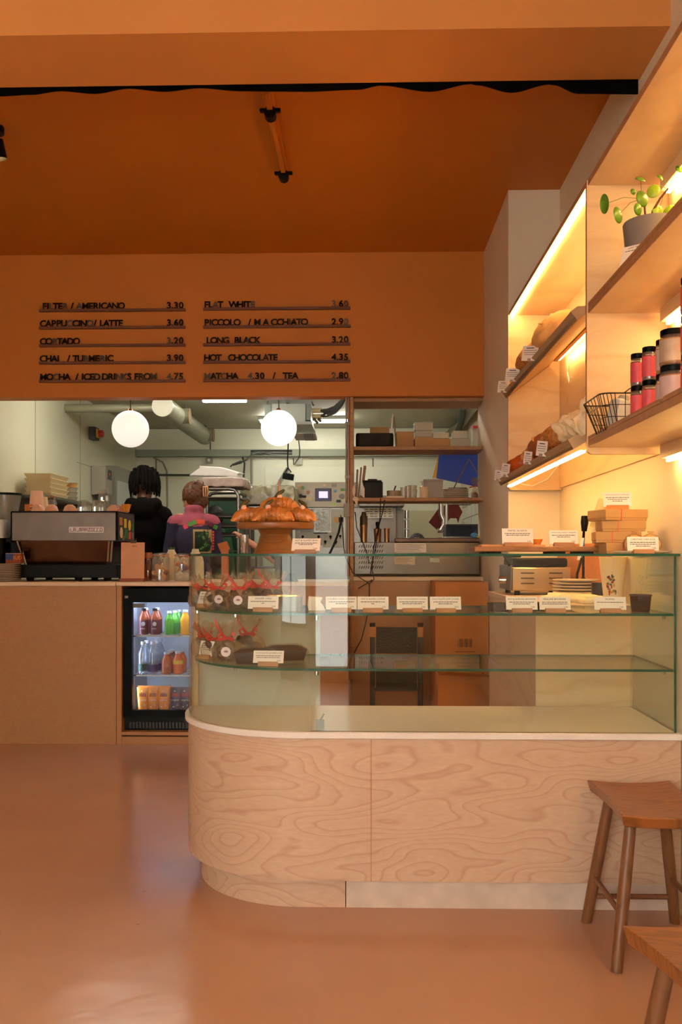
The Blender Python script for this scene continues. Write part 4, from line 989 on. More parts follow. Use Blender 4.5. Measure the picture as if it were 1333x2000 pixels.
for k, (u, y) in enumerate(((331, fy0), (342, fy0 + 0.08), (350, fy0 + 0.17))):
    bottle(('front', 'middle', 'rear')[k] + ' green juice bottle on the top fridge shelf', px(u, y), y, fs1, 0.029, 0.15, GRN, LGRN if k else None, WCAP, 'green juice bottles on the top fridge shelf')
bottle('yellow orange juice bottle at right of the top fridge shelf', px(362, fy0), fy0, fs1, 0.030, 0.158, ORJ, None, WCAP, 'juice bottles', neck=0.5)
for k, (u, y, g) in enumerate(((280, fy0, 'clear water bottle with dark green label on the middle fridge shelf'), (287, fy0 + 0.09, 'clear water bottle behind the green-labelled one'), (299, fy0 + 0.01, 'clear water bottle with violet label, front of its row'), (307, fy0 + 0.1, 'clear water bottle second in the violet-labelled row'), (313, fy0 + 0.19, 'clear water bottle at the back of the violet-labelled row'))):
    bottle(g, px(u, y), y, fs2, 0.031, 0.205, WAT, LDG if k < 2 else LPUR, WCAP, 'water bottles on the middle fridge shelf', labz=(0.1, 0.32) if k < 2 else (0.06, 0.28))
for k, (u, y, g) in enumerate(((326, fy0 + 0.0, 'amber juice bottle, front of its row on the middle fridge shelf'), (332, fy0 + 0.09, 'amber juice bottle, second of its row on the middle shelf'), (337, fy0 + 0.18, 'amber juice bottle at the back of its row'))):
    bottle(g, px(u, y), y, fs2, 0.033, 0.138, AMB, None, WCAP, 'amber juice bottles', badge=(mat('amber_badge', (214, 120, 60), 0.5), '') if k == 0 else None, neck=0.5)
for k, (u, y, g) in enumerate(((348, fy0, 'yellow and red juice bottle, front right of the middle fridge shelf'), (355, fy0 + 0.09, 'yellow and red juice bottle behind the front right one'))):
    bottle(g, px(u, y), y, fs2, 0.033, 0.142, TWO, mat('yellow_juice', (238, 190, 20), 0.3) if k == 0 else None, WCAP, 'red and yellow juice bottles', labz=(0.45, 0.62), neck=0.5)
def pouch(label, x, y, z, col, ink, group):
    r = thing('snack_pouch', label, 'snack pouch', (x, y, z), 0, group)
    rs = []
    for wd, th, zz in ((0.030, 0.020, 0.0), (0.033, 0.022, 0.02), (0.037, 0.018, 0.075), (0.040, 0.006, 0.125), (0.041, 0.002, 0.142)):
        rs.append([(wd * math.cos(a) if abs(math.cos(a)) < 0.99 else wd * math.copysign(1, math.cos(a)), th * math.sin(a), zz) for a in [2 * math.pi * j / 20 for j in range(20)]])
    MB().rings(rs).build('pouch', col, r)
    b = MB()
    b.mesh_in(text_mesh('organic', 0.0165, 0.0002), Matrix.Translation((0, -0.021, 0.063)) @ Matrix.Rotation(R(-8), 4, 'X') @ FACE, 0)
    for k in range(5): b.box(-0.022 + k * 0.009, -0.016 + k * 0.009, -0.0165, -0.0155, 0.083, 0.104 + 0.003 * (k % 2), m=1)
    b.m = 0; b.ball((-0.006, -0.0125, 0.118), (0.005, 0.001, 0.005), 8)
    b.ball((-0.012, -0.0245, 0.02), (0.005, 0.001, 0.004), 8); b.ball((0.014, -0.0235, 0.03), (0.004, 0.001, 0.004), 8)
    b.build('print', [mat('pale_print', (236, 216, 190), 0.5), ink], r, smooth=0)
    return r
for i, u in enumerate((280, 300, 321)):
    for row in range(2):
        pouch(('orange organic snack pouch, %s of the three front ones' % ('left', 'middle', 'right')[i]) if row == 0 else 'orange snack pouch behind the %s front one' % ('left', 'middle', 'right')[i],
              px(u + 2 * row, FY + 0.085 + 0.06 * row), FY + 0.085 + 0.06 * row, gz0 - 0.008, mat('orange_pouch', (236, 140, 26), 0.35), mat('brown_print', (150, 52, 16), 0.5), 'orange pouches on the fridge floor')
for i, u in enumerate((344, 363)):
    pouch(('purple organic snack pouch beside the orange ones', 'purple organic snack pouch in the right corner of fridge')[i], px(u, FY + 0.09), FY + 0.09, gz0 - 0.008, mat('purple_pouch', (72, 22, 70), 0.35), mat('red_print', (196, 44, 30), 0.5), 'purple pouches on the fridge floor')

# ------------------------------------------------------------------ espresso machine
MY = 5.93; mx0, mx1 = px(22, MY), px(229, MY)
em = thing('espresso_machine', 'two-tone steel espresso machine seen from its back on the left counter', 'coffee machine', (0, 0, 0))
zt, zm, zb0, zb1 = pz(1000, MY), pz(1056, MY), pz(1129, MY), pz(1103, MY)
MB().box(mx0, mx1, MY, MY + 0.44, zm, zt).build('boiler_housing', STEEL_D, em, bevel=0.003)
fm = MB().box(mx0 - 0.003, mx0 + 0.006, MY - 0.003, MY + 0.445, zm, zt + 0.004).box(mx1 - 0.010, mx1 + 0.004, MY - 0.004, MY + 0.02, zm, zt + 0.004).box(mx0, mx1, MY - 0.004, MY + 0.445, zt, zt + 0.008)
fm.build('black_trim', BLACK_G, em, smooth=0)
bd_ = MB().box(px(135, MY), px(203, MY), MY - 0.004, MY, pz(1040, MY), pz(1028.5, MY)).build('logo_plate', mat('logo_plate_white', (226, 224, 226), 0.4), em, smooth=0)
lg = MB(); lx = px(137.5, MY); cw = (px(201, MY) - lx) / 12.0; z_ = pz(1034.2, MY); hh = 0.0115; th_ = 0.0031
SEGS = {'L': 'lb', 'A': 'ltmr', 'M': 'ltrc', 'R': 'ltmrx', 'Z': 'tdb', 'O': 'lrtb', 'T': 'ctT', 'C': 'ltb', ' ': 'b'}
for i, ch in enumerate('LA MARZOCCO'):
    x0 = lx + i * cw * 12 / 11 + 0.001; x1 = x0 + cw * 0.86
    for s_ in SEGS.get(ch, ''):
        q = {'l': (x0, x0 + th_, -hh, hh), 'r': (x1 - th_, x1, -hh, hh), 't': (x0, x1, hh - th_, hh), 'b': (x0, x1 + cw * 0.2, -hh, -hh + th_), 'm': (x0, x1, -th_ / 2, th_ / 2), 'c': ((x0 + x1) / 2 - th_ / 2, (x0 + x1) / 2 + th_ / 2, -hh, hh), 'T': (x0, x1, hh - th_, hh)}.get(s_)
        if q: lg.box(q[0], q[1], MY - 0.0055, MY - 0.0038, z_ + q[2], z_ + q[3])
        elif s_ == 'd': lg.prism([(x0, MY - 0.0055, z_ - hh), (x0 + th_ * 1.4, MY - 0.0055, z_ - hh), (x1, MY - 0.0055, z_ + hh), (x1 - th_ * 1.4, MY - 0.0055, z_ + hh)], (0, 0.0016, 0))
lg.build('logo_lettering', mat('maroon_logo', (110, 26, 50), 0.5), bd_, smooth=0)
lo = MB(); a0, a1 = px(38, MY), px(211, MY); b0, b1 = px(47, MY), px(203, MY)
yb_ = MY + 0.05
lo.rings([[(b0, yb_, zb1), (b1, yb_, zb1), (b1, MY + 0.40, zb1), (b0, MY + 0.40, zb1)], [(a0, MY + 0.01, zm), (a1, MY + 0.01, zm), (a1, MY + 0.42, zm), (a0, MY + 0.42, zm)]])
lo.build('mirror_panel', mat('bronze_mirror_steel', (108, 78, 66), 0.16, 0.95, vary=0.3, vscale=5), em, smooth=0)
for (xa, xb) in ((px(33, MY), px(44, MY)), (px(213, MY), px(206, MY)), (px(219, MY), px(212, MY))):
    MB().tube([(xa, MY + 0.005, zm), (xb, yb_ - 0.005, zb1)], 0.006, 8).build('steam_rail', CHROME, em)
MB().box(px(37, MY), px(229, MY), MY + 0.005, MY + 0.46, zb0, zb1).build('drip_base', BLACK, em, bevel=0.004)
for u in (55, 150, 207):
    for y in (MY + 0.04, MY + 0.40):
        MB().cyl((px(u, MY), y, CNT_Z), (px(u, MY), y, zb0), 0.022, 0.026, 16).build('machine_foot', BLACK, em)
st = MB(); xs = mx1 + 0.0005; rn = random.Random(5)
for k, (y, z, w_, h_, c) in enumerate(((0.09, 0.13, 0.07, 0.05, 0), (0.10, 0.055, 0.07, 0.075, 1), (0.20, 0.12, 0.06, 0.06, 2), (0.22, 0.05, 0.08, 0.06, 3), (0.31, 0.11, 0.05, 0.075, 2), (0.32, 0.04, 0.06, 0.05, 4), (0.40, 0.1, 0.05, 0.05, 3), (0.40, 0.04, 0.05, 0.05, 5), (0.15, 0.02, 0.05, 0.03, 5))):
    if k in (1, 4): st.m = c; st.cyl((xs - 0.001, MY + y, zm + z), (xs + 0.0015, MY + y, zm + z), h_ * 0.48, seg=18)
    else: st.box(xs - 0.001, xs + 0.0015, MY + y - w_ / 2, MY + y + w_ / 2, zm + z - h_ / 2, zm + z + h_ / 2, m=c)
MB().box(mx1 - 0.001, mx1 + 0.0004, MY + 0.02, MY + 0.44, zm, zt).build('side_panel', DGREY, em, smooth=0)
st.build('side_sticker', [mat('sticker_tan', (190, 120, 70), 0.5), mat('sticker_cream', (220, 196, 150), 0.5), mat('sticker_yellow', (226, 190, 40), 0.5), mat('sticker_green', (50, 110, 50), 0.5), mat('sticker_red', (206, 66, 44), 0.5), mat('sticker_grey', (120, 110, 100), 0.5)], em, smooth=0)
# cups, glasses and takeaway cups on the machine
MT = zt + 0.0085
def small_cup(label, x, y, z=MT):
    r = thing('coffee_cup', label, 'cup', (x, y, z), rn.uniform(0, 6), 'upturned cups on the espresso machine')
    MB().lathe([(0.046, 0), (0.044, 0.006), (0.034, 0.032), (0.020, 0.042), (0.018, 0.046), (0.0, 0.045)], seg=22).build('cup', PINKCUP, r)
    MB().tube([(0.038, 0, 0.012), (0.056, 0, 0.014), (0.054, 0, 0.028), (0.034, 0, 0.030)], 0.004, 8).build('handle', PINKCUP, r)
for k, (u, y, lab) in enumerate(((74, MY + 0.07, 'first upturned peach cup, next to the takeaway cups'), (101, MY + 0.06, 'second upturned peach cup on the espresso machine'), (137, MY + 0.07, 'upturned peach cup alone left of the glasses'), (222, MY + 0.12, 'upturned peach cup right of the glasses'), (238, MY + 0.2, 'upturned peach cup at right edge by the wafer tub'))):
    small_cup(lab, px(u, y), y)
def tumbler(label, x, y, z=MT):
    r = thing('glass_tumbler', label, 'glass', (x, y, z), 0, 'upturned tumblers on the espresso machine')
    rs = []
    for rad, zz in ((0.040, 0), (0.039, 0.03), (0.033, 0.06), (0.028, 0.075)):
        rs.append([(rad * (1 + (0.05 if j % 2 else -0.02)) * math.cos(2 * math.pi * j / 24), rad * (1 + (0.05 if j % 2 else -0.02)) * math.sin(2 * math.pi * j / 24), zz) for j in range(24)])
    MB().rings(rs, caps=(False, True)).build('tumbler', GLASSW, r, smooth=0)
for k, (u, y, dz, lab) in enumerate(((163, MY + 0.10, 0, 'upturned ribbed tumbler, front left of the group'), (168, MY + 0.22, 0, 'upturned ribbed tumbler behind the front left one'), (190, MY + 0.09, 0, 'upturned ribbed tumbler, front right of the group'), (205, MY + 0.20, 0, 'upturned ribbed tumbler at the right of the group'), (204, MY + 0.20, 0.076, 'upturned ribbed tumbler stacked on top at the right'))):
    tumbler(lab, px(u, y), y, MT + dz)
def paper_cup(label, x, y, z, c, s=1.0, group='takeaway cups on the espresso machine'):
    r = thing('takeaway_cup', label, 'paper cup', (x, y, z), 0, group)
    MB().lathe([(0.042 * s, 0), (0.0435 * s, 0.003), (0.042 * s, 0.006), (0.030 * s, 0.112 * s), (0.0, 0.110 * s)], seg=24).build('cup', c, r)
PK = mat('pink_paper_cup', (234, 188, 162), 0.6); CR = mat('cream_paper_cup', (232, 208, 166), 0.6)
paper_cup('tall upturned pink takeaway cup stack at left on the machine', px(72, MY + 0.14), MY + 0.14, MT, PK, 1.25)
paper_cup('cream takeaway cup leaning behind the pink one', px(84, MY + 0.24), MY + 0.24, MT, CR, 0.95)
ob = thing('card_sleeve', 'orange card tub left of the pink takeaway cup', 'tub', (px(57, MY + 0.1), MY + 0.1, MT))
MB().cyl((0, 0, 0), (0, 0, 0.048), 0.028, 0.029, 18).build('tub', mat('orange_card', (206, 118, 50), 0.6), ob)
wf = thing('wafer_tub', 'fluted golden wafer cup on the machine corner', 'wafer cup', (px(247, MY + 0.12), MY + 0.12, MT))
rs = []
for rad, zz in ((0.018, 0), (0.019, 0.012), (0.025, 0.034), (0.029, 0.05)): rs.append([(rad * (1 + (0.1 if j % 2 else -0.06)) * math.cos(2 * math.pi * j / 20), rad * (1 + (0.1 if j % 2 else -0.06)) * math.sin(2 * math.pi * j / 20), zz) for j in range(20)])
MB().rings(rs).build('wafer', mat('golden_wafer', (214, 140, 40), 0.6), wf, smooth=0)
pk = thing('glass_jug', 'small glass jug with amber lid behind the peach cups', 'jug', (px(99, MY + 0.3), MY + 0.3, MT))
MB().lathe([(0.036, 0), (0.04, 0.004), (0.042, 0.07), (0.034, 0.085), (0.034, 0.09)], seg=22, caps=(True, False)).build('jug', GLASSW, pk)
MB().tube([(0.02, 0, 0.085), (0.03, 0, 0.11), (0.0, 0, 0.12), (-0.02, 0, 0.1)], 0.006, 8).build('stopper', mat('amber_stopper', (180, 120, 60), 0.4), pk)
# grinder behind the machine
gd = thing('coffee_grinder', 'grinder with clear funnel hopper and black lid behind the espresso machine', 'coffee grinder', (px(37, 6.4) - 0.02, 6.22, 0))
gz = pz(964, 6.25)
MB().lathe([(0.05, CNT_Z + 0.30), (0.055, CNT_Z + 0.33), (0.10, gz - 0.02), (0.10, gz - 0.012)], seg=30, caps=(False, False)).build('hopper', PLASTIC, gd)
MB().cyl((0, 0, gz - 0.012), (0, 0, gz + 0.004), 0.104, seg=30).build('hopper_lid', BLACK, gd)
rbox(MB(), -0.08, 0.08, -0.09, 0.09, CNT_Z, CNT_Z + 0.30, 0.03).build('grinder_body', BLACK, gd)
kt = thing('black_grinder', 'black and white grinder cut by the left edge beside the machine', 'coffee grinder', (px(-4, 6.0), 6.0, CNT_Z))
rbox(MB(), -0.06, 0.06, -0.07, 0.07, 0.28, 0.40, 0.02).build('motor_housing', LGREY, kt)
MB().box(-0.02, 0.03, -0.08, -0.069, 0.32, 0.36).cyl((0.02, -0.085, 0.345), (0.02, -0.069, 0.345), 0.012, seg=12).build('dial', BLACK, kt)
MB().tube([(0.05, 0, 0.24), (0.085, 0, 0.23), (0.088, 0, 0.14), (0.06, 0, 0.13)], 0.012, 10).build('handle', BLACK, kt)
MB().cyl((0, 0, 0.12), (0, 0, 0.28), 0.05, 0.055, 20).build('grinder_neck', BLACK, kt)
rbox(MB(), -0.062, 0.062, -0.07, 0.07, 0.0, 0.12, 0.02).build('base', BLACK, kt)
bxh = thing('black_stand', 'slim black stand between the grinder and espresso machine', 'stand', (px(13, 5.98), 6.0, CNT_Z))
MB().box(-0.008, 0.028, -0.02, 0.03, 0.0, 0.28).box(-0.008, 0.09, -0.02, 0.03, 0.17, 0.255).build('stand', BLACK, bxh, bevel=0.003)
# plates stack and small carton at the left edge
for i in range(10):
    r = thing('saucer_plate', ('topmost', 'second', 'third', 'fourth', 'fifth', 'sixth', 'seventh', 'eighth', 'ninth', 'bottom')[9 - i] + ' pale plate of the stack left of the espresso machine', 'plate', (px(4, 5.86), 5.86, CNT_Z + 0.0115 * i), 0, 'plates stacked by the espresso machine')
    MB().lathe([(0.06, 0), (0.066, 0.0), (0.115, 0.0085), (0.118, 0.0105), (0.114, 0.0112), (0.06, 0.004), (0.0, 0.004)], seg=40).build('plate', CERAMIC, r)
cx_ = thing('tea_carton', 'small blue and orange carton with yellow letters on the plate stack', 'carton', (px(29, 5.9), 5.90, CNT_Z + 0.116), R(-4))
MB().box(-0.05, 0.05, -0.025, 0.025, 0, 0.062).build('carton', mat('orange_brown_carton', (140, 66, 30), 0.6), cx_, bevel=0.002)
b = MB().box(-0.05, 0.002, -0.0262, -0.0252, 0.022, 0.062, m=0)
b.mesh_in(text_mesh('RUD', 0.034, 0.0003), Matrix.Translation((0.026, -0.0258, 0.034)) @ FACE, 1)
b.box(-0.05, 0.05, -0.025, 0.025, 0.0621, 0.064, m=2)
b.build('print', [mat('blue_print', (44, 66, 120), 0.5), mat('yellow_orange_letters', (224, 140, 40), 0.5), CREAM], cx_, smooth=0)
# clipboard in stand, swing-top jars, milk bottles
cl = thing('menu_clipboard', 'wooden clipboard standing in a slotted block right of the espresso machine', 'clipboard', (px(259, 5.9), 5.9, CNT_Z))
MB().box(-0.08, 0.08, -0.03, 0.03, 0, 0.018).build('clipboard_block', mat('red_brown_block', (140, 66, 32), 0.5), cl, bevel=0.002)
MB().box(-0.076, 0.076, -0.004, 0.002, 0.012, 0.25, mx=Matrix.Rotation(R(-3), 4, 'X')).build('board', mat('clipboard_wood', (206, 146, 104), 0.55, vary=0.06, vscale=12), cl, bevel=0.001)
c = MB().box(-0.014, 0.022, 0.006, 0.016, 0.245, 0.262); c.tube([(-0.01, 0.012, 0.258), (-0.012, 0.014, 0.28), (0.0, 0.014, 0.27)], 0.002, 6).tube([(0.018, 0.012, 0.258), (0.022, 0.014, 0.28), (0.01, 0.014, 0.27)], 0.002, 6)
c.mesh_in(text_mesh('MENU', 0.013, 0.0002), Matrix.Translation((0.012, 0.006, 0.225)) @ FACE, 0).build('clip', mat('dark_brass_clip', (70, 48, 34), 0.4, 0.8), cl)
def kilner(label, u, y, rad, h, content, z=CNT_Z):
    r = thing('swing_top_jar', label, 'jar', (px(u, y), y, z), 0, 'swing-top jars on the counter')
    MB().lathe([(rad * 0.9, 0), (rad, 0.008), (rad, h * 0.78), (rad * 0.86, h * 0.88), (rad * 0.86, h * 0.92)], seg=28, caps=(True, False)).build('glass_body', GLASSW, r)
    MB().lathe([(rad * 0.93, h * 0.90), (rad * 0.95, h * 0.93), (rad * 0.93, h * 0.955), (rad * 0.5, h * 0.99), (0, h)], seg=28).build('glass_lid', GLASSW, r)
    MB().lathe([(rad * 0.90, h * 0.885), (rad * 0.95, h * 0.895), (rad * 0.95, h * 0.91), (rad * 0.9, h * 0.915)], seg=28, caps=(False, False)).build('rubber_ring', mat('orange_rubber_ring', (214, 120, 70), 0.5), r)
    MB().tube([(rad * 0.3, -rad * 0.95, h * 0.9), (0, -rad * 1.06, h * 0.75), (-rad * 0.3, -rad * 0.95, h * 0.9)], 0.002, 6).build('clasp', CHROME, r)
    content(r, rad, h)
def cookies(r, rad, h):
    b = MB(); q = random.Random(2)
    for k in range(26): b.ball((q.uniform(-0.6, 0.6) * rad, q.uniform(-0.6, 0.6) * rad, h * 0.06 + q.random() * h * 0.5), (0.019, 0.019, 0.007), 10, mx=Euler((q.random() * 2, q.random() * 2, 0)).to_matrix().to_4x4(), m=k % 3)
    b.build('biscuits', [mat('amber_biscuit', (200, 120, 54), 0.5), mat('tan_biscuit', (206, 150, 96), 0.6), mat('dark_biscuit', (130, 66, 34), 0.6)], r)
def sugar(r, rad, h):
    b = MB(); q = random.Random(4)
    for k in range(60): b.box(-0.007, 0.007, -0.007, 0.007, -0.006, 0.006, mx=Matrix.Translation((q.uniform(-0.62, 0.62) * rad, q.uniform(-0.62, 0.62) * rad, 0.012 + q.random() * h * 0.2)) @ Euler((q.random(), q.random(), q.random())).to_matrix().to_4x4(), m=0)
    for k in range(10): b.box(-0.02, 0.02, -0.002, 0.002, -0.014, 0.014, mx=Matrix.Translation((q.uniform(-0.5, 0.5) * rad, q.uniform(-0.7, 0) * rad, h * 0.42 + q.random() * h * 0.2)) @ Euler((q.random(), q.random(), q.random())).to_matrix().to_4x4(), m=1 + k % 3)
    b.build('sachets', [mat('sugar_lump', (232, 220, 204), 0.8), mat('blue_sachet', (60, 66, 120), 0.5), mat('red_sachet', (190, 70, 48), 0.5), mat('orange_sachet', (220, 130, 60), 0.5)], r, smooth=0)
kilner('swing-top jar of amber biscuits on the counter by the clipboard', 314, 5.92, 0.058, 0.185, cookies)
kilner('swing-top jar of sugar lumps and sachets beside the display case', 357, 5.92, 0.056, 0.18, sugar)
kj = thing('syrup_bottle', 'small amber bottle leaning between the clipboard and biscuit jar', 'bottle', (px(290, 6.0), 6.0, CNT_Z))
MB().lathe([(0.03, 0), (0.032, 0.005), (0.03, 0.09), (0.016, 0.125), (0.016, 0.15)], seg=20, caps=(True, False)).build('bottle_body', glass('amber_glass', (196, 120, 70), 0.8, base=0.1, milky=0.3, mcol=(170, 96, 50)), kj)
MB().cyl((0, 0, 0.148), (0, 0, 0.185), 0.022, 0.024, 18).build('wooden_stopper', mat('stopper_wood', (176, 104, 62), 0.5), kj)
MILK = mat('milk_bottle', (228, 216, 184), 0.35)
for u, lab, capc in ((335, 'white milk bottle with green cap behind the swing-top jars', (24, 70, 48)), (382, 'white milk bottle without cap behind the display case corner', None)):
    y = 6.2; r = thing('milk_bottle', lab, 'milk bottle', (px(u, y), y, CNT_Z), 0, 'milk bottles on the counter')
    MB().lathe([(0.055, 0), (0.058, 0.006), (0.056, 0.12), (0.05, 0.15), (0.024, 0.195), (0.022, 0.21), (0, 0.21)], seg=26).build('bottle_body', MILK, r)
    if capc: MB().cyl((0, 0, 0.206), (0, 0, 0.222), 0.025, seg=20).build('bottle_cap', mat('dark_green_cap', capc, 0.4), r)
pc = thing('paper_cup', 'white paper cup between the two milk bottles', 'cup', (px(358, 6.3), 6.3, CNT_Z))
MB().lathe([(0.028, 0), (0.039, 0.150), (0.041, 0.153), (0.037, 0.153), (0.0, 0.148)], seg=24).build('cup', mat('off_white_cup', (206, 190, 170), 0.6), pc)
ph = thing('wooden_holder', 'slanted wooden leaflet holder seen over the glass top by the rack', 'holder', (px(440, 5.9), 5.9, CNT_Z))
MB().box(-0.022, 0.022, -0.02, 0.02, 0, 0.20).build('stand', mat('holder_wood', (178, 106, 58), 0.6), ph, bevel=0.002)
MB().box(-0.032, 0.032, -0.004, 0.004, -0.01, 0.06, mx=Matrix.Translation((0.0, -0.01, 0.205)) @ Matrix.Rotation(R(-40), 4, 'X') @ Matrix.Rotation(R(-22), 4, 'Y')).build('board', mat('holder_wood', (178, 106, 58), 0.6), ph, bevel=0.001)

# ------------------------------------------------------------------ pass-through: half wall, oak shelving and what stands on it
PY0 = 6.0
hw = MB().box(px(690, PY0), COLX, PY0, PY0 + 0.06, 0, 1.015); hw = structure(hw.build('wall_pass', BIRCH_O, smooth=0))
pt_ = thing('pass_worktop', 'narrow pale ledge along the plywood half wall behind the display', 'ledge', (0, 0, 0))
MB().box(px(688, PY0), COLX, PY0 - 0.015, 6.25, 1.016, 1.042).build('ledge', COUNTER_T, pt_, bevel=0.003)
su = thing('pass_shelving', 'oak shelving with upright post fixed in the kitchen pass opening', 'shelf', (0, 0, 0))
pxa, pxb = px(684, PY0), px(691, PY0)
MB().box(pxa, pxb, PY0 - 0.04, PY0 - 0.017, 0.0, SOF_Z).build('upright_post', SHELF_W, su, bevel=0.001)
MB().box(pxa, pxb, PY0 - 0.01, PY0 + 0.3, 1.045, SOF_Z).build('upright_post', SHELF_W, su, bevel=0.001)
zA, zB = pz(872, PY0), pz(972, PY0)
for z, nm in ((SOF_Z, 'top_board'), (zA, 'shelf_board'), (zB, 'shelf_board')):
    MB().box(pxb, COLX, PY0, PY0 + 0.30, z - 0.024, z).build(nm, SHELF_W, su, bevel=0.002)
for x, tk in ((px(681.5, PY0), 0.008), (px(677, PY0), 0.006)):
    cdt = thing('pipe', 'slim copper-coloured conduit running up beside the oak post' if tk > 0.007 else 'thin grey conduit left of the copper one', 'pipe', (x, PY0 - 0.02, 0), 0, 'conduits on the post')
    MB().cyl((0, 0, 1.045), (0, 0, SOF_Z + 0.03), tk, seg=10).build('conduit', mat('copper_conduit', (150, 112, 88), 0.4, 0.5) if tk > 0.007 else GREY, cdt)
    b = MB()
    for v in (828, 932): b.box(-tk * 1.6, tk * 1.6, -tk * 1.3, tk * 1.3, pz(v + 3, PY0), pz(v - 3, PY0))
    b.build('pipe_clip', GREY, cdt, smooth=0)
jb = thing('junction_box', 'grey junction box at the foot of the thin conduit', 'junction box', (px(678, PY0), PY0 - 0.04, pz(1010, PY0)))
MB().box(-0.02, 0.02, -0.02, 0.02, 0, 0.085).build('junction_box', GREY, jb, bevel=0.003)
# things on the upper shelf
SY = PY0 + 0.13
bb = thing('black_case', 'black soft case lying at the left of the upper pass shelf', 'case', (px(732, SY), SY, zA + 0.004))
put('case', baked(rbox(MB(), -0.125, 0.125, -0.10, 0.10, 0.0, 0.088, 0.03).mesh('case', mat('black_fabric', (20, 17, 18), 0.8, vary=0.3, vscale=60)), 0.008, 3), bb)
MB().tube([(-0.03, -0.1, 0.055), (-0.02, -0.108, 0.045), (0.02, -0.108, 0.045), (0.03, -0.1, 0.055)], 0.003, 6).build('handle', BLACK, bb)
def pbox(name, label, cat, u0, u1, v0, v1, y, d, m, group=None, lid=None, z=None, bev=0.003, taper=0.0):
    x0, x1 = px(u0, y), px(u1, y); z0 = z if z is not None else pz(v1, y); z1 = pz(v0, y)
    r = thing(name, label, cat, ((x0 + x1) / 2, y, z0), 0, group); hx = (x1 - x0) / 2; h = z1 - z0
    k = 1 - taper
    MB().rings([[(-hx * k, 0, 0), (hx * k, 0, 0), (hx * k, d, 0), (-hx * k, d, 0)], [(-hx, 0, h), (hx, 0, h), (hx, d, h), (-hx, d, h)]]).build(lid[0] if lid and len(lid) > 2 else 'body', m, r, bevel=bev, smooth=30)
    if lid: MB().box(-hx * 1.02, hx * 1.02, -0.003, d + 0.003, h * 0.9, h * 1.02).build('lid', lid[1], r, bevel=0.002)
    return r
pbox('carton', 'small brown carton standing behind the black case', 'carton', 723, 761, 834, 871, SY + 0.12, 0.05, KRAFT, 'brown cartons on the upper pass shelf', z=zA)
pbox('carton', 'plain brown carton right of the leaning white board', 'carton', 775, 809, 843, 871, SY - 0.02, 0.12, KRAFT, 'brown cartons on the upper pass shelf', z=zA)
pbox('carton', 'brown carton under the tall stack of clear tubs', 'carton', 811, 846, 854, 871, SY - 0.05, 0.14, KRAFT, 'brown cartons on the upper pass shelf', z=zA)
pbox('carton', 'brown carton under a single clear tub, right of the tall tub stack', 'carton', 845, 879, 857, 871, SY - 0.05, 0.14, KRAFT, 'brown cartons on the upper pass shelf', z=zA)
z8 = pz(854, SY - 0.05)
pbox('clear_tub', 'upper clear plastic tub of the tall stack on the upper pass shelf', 'tub', 810, 846, 825, 841, SY - 0.04, 0.12, PLASTIC, 'clear tubs on the upper pass shelf', ('body', PLASTIC))
pbox('clear_tub', 'lower clear plastic tub of the tall stack on the upper pass shelf', 'tub', 812, 845, 841.5, 853.5, SY - 0.04, 0.12, PLASTIC, 'clear tubs on the upper pass shelf', None)
pbox('clear_tub', 'clear plastic tub on the carton right of the tall stack', 'tub', 846, 878, 845, 856.5, SY - 0.04, 0.12, PLASTIC, 'clear tubs on the upper pass shelf', None)
pbox('clear_tub', 'clear tub on the right of the upper pass shelf, top one', 'tub', 885, 914, 842, 857, SY, 0.1, PLASTIC, 'clear tubs on the upper pass shelf', None)
pbox('clear_tub', 'clear tub on the right of the upper pass shelf, bottom one', 'tub', 880, 918, 857.5, 871.5, SY, 0.12, PLASTIC, 'clear tubs on the upper pass shelf', None, z=zA)
pbox('clear_tub', 'clear tub with red rim at the right end of the upper pass shelf', 'tub', 924, 934, 833, 871, SY + 0.05, 0.1, PLASTIC, 'clear tubs on the upper pass shelf', ('body', mat('red_lid', (176, 36, 30), 0.4)), z=zA)
lb_ = thing('leaning_board', 'white-edged board leaning on edge on the upper pass shelf', 'board', (px(760, SY), SY, zA))
MB().prism([(0, 0, 0), (0.012, 0, 0), (0.052 - 0.02, 0, 0.228), (0.036 - 0.012, 0, 0.228)], (0, 0.12, 0)).build('board', WHITE, lb_, smooth=0)
MB().prism([(0.05, 0.02, 0), (0.06, 0.02, 0), (0.036, 0.02, 0.222), (0.030, 0.02, 0.222)], (0, 0.1, 0)).build('backing', SHELF_W, lb_, smooth=0)
# things on the lower shelf
MY2 = PY0 + 0.12
for i, (u0, u1, v0, lab, mm, a) in enumerate(((694, 697.5, 918, 'dark wooden menu board leaning against the post, leftmost', STAND_W, 3), (699, 702, 913, 'brown wooden menu board leaning on the post, second', BOARD_W, 5), (703, 708, 909, 'tallest brown board of the ones leaning on the post', BOARD_W, 7))):
    r = thing('paddle_board', lab, 'board', (px(u0, MY2), MY2 - 0.05 + 0.02 * i, zB), (0, R(a), 0), 'boards leaning on the post')
    MB().box(0, px(u1, MY2) - px(u0, MY2), 0, 0.12, 0, pz(v0, MY2) - zB).build('board', mm, r, bevel=0.002)
pw = thing('paper_sheet', 'white paper sheet hanging beside the leaning boards', 'paper', (px(705, MY2 - 0.08), MY2 - 0.08, zB))
MB().prism([(0, 0, 0.02), (0.025, 0, 0.0), (0.026, 0, 0.06), (0.004, 0, 0.12)], (0, 0.002, 0)).build('paper', WHITE, pw, smooth=0)
ra = thing('clock_rag', 'cream cloth hanging on the post at the lower pass shelf', 'cloth', (px(693, PY0 - 0.05), PY0 - 0.06, 0))
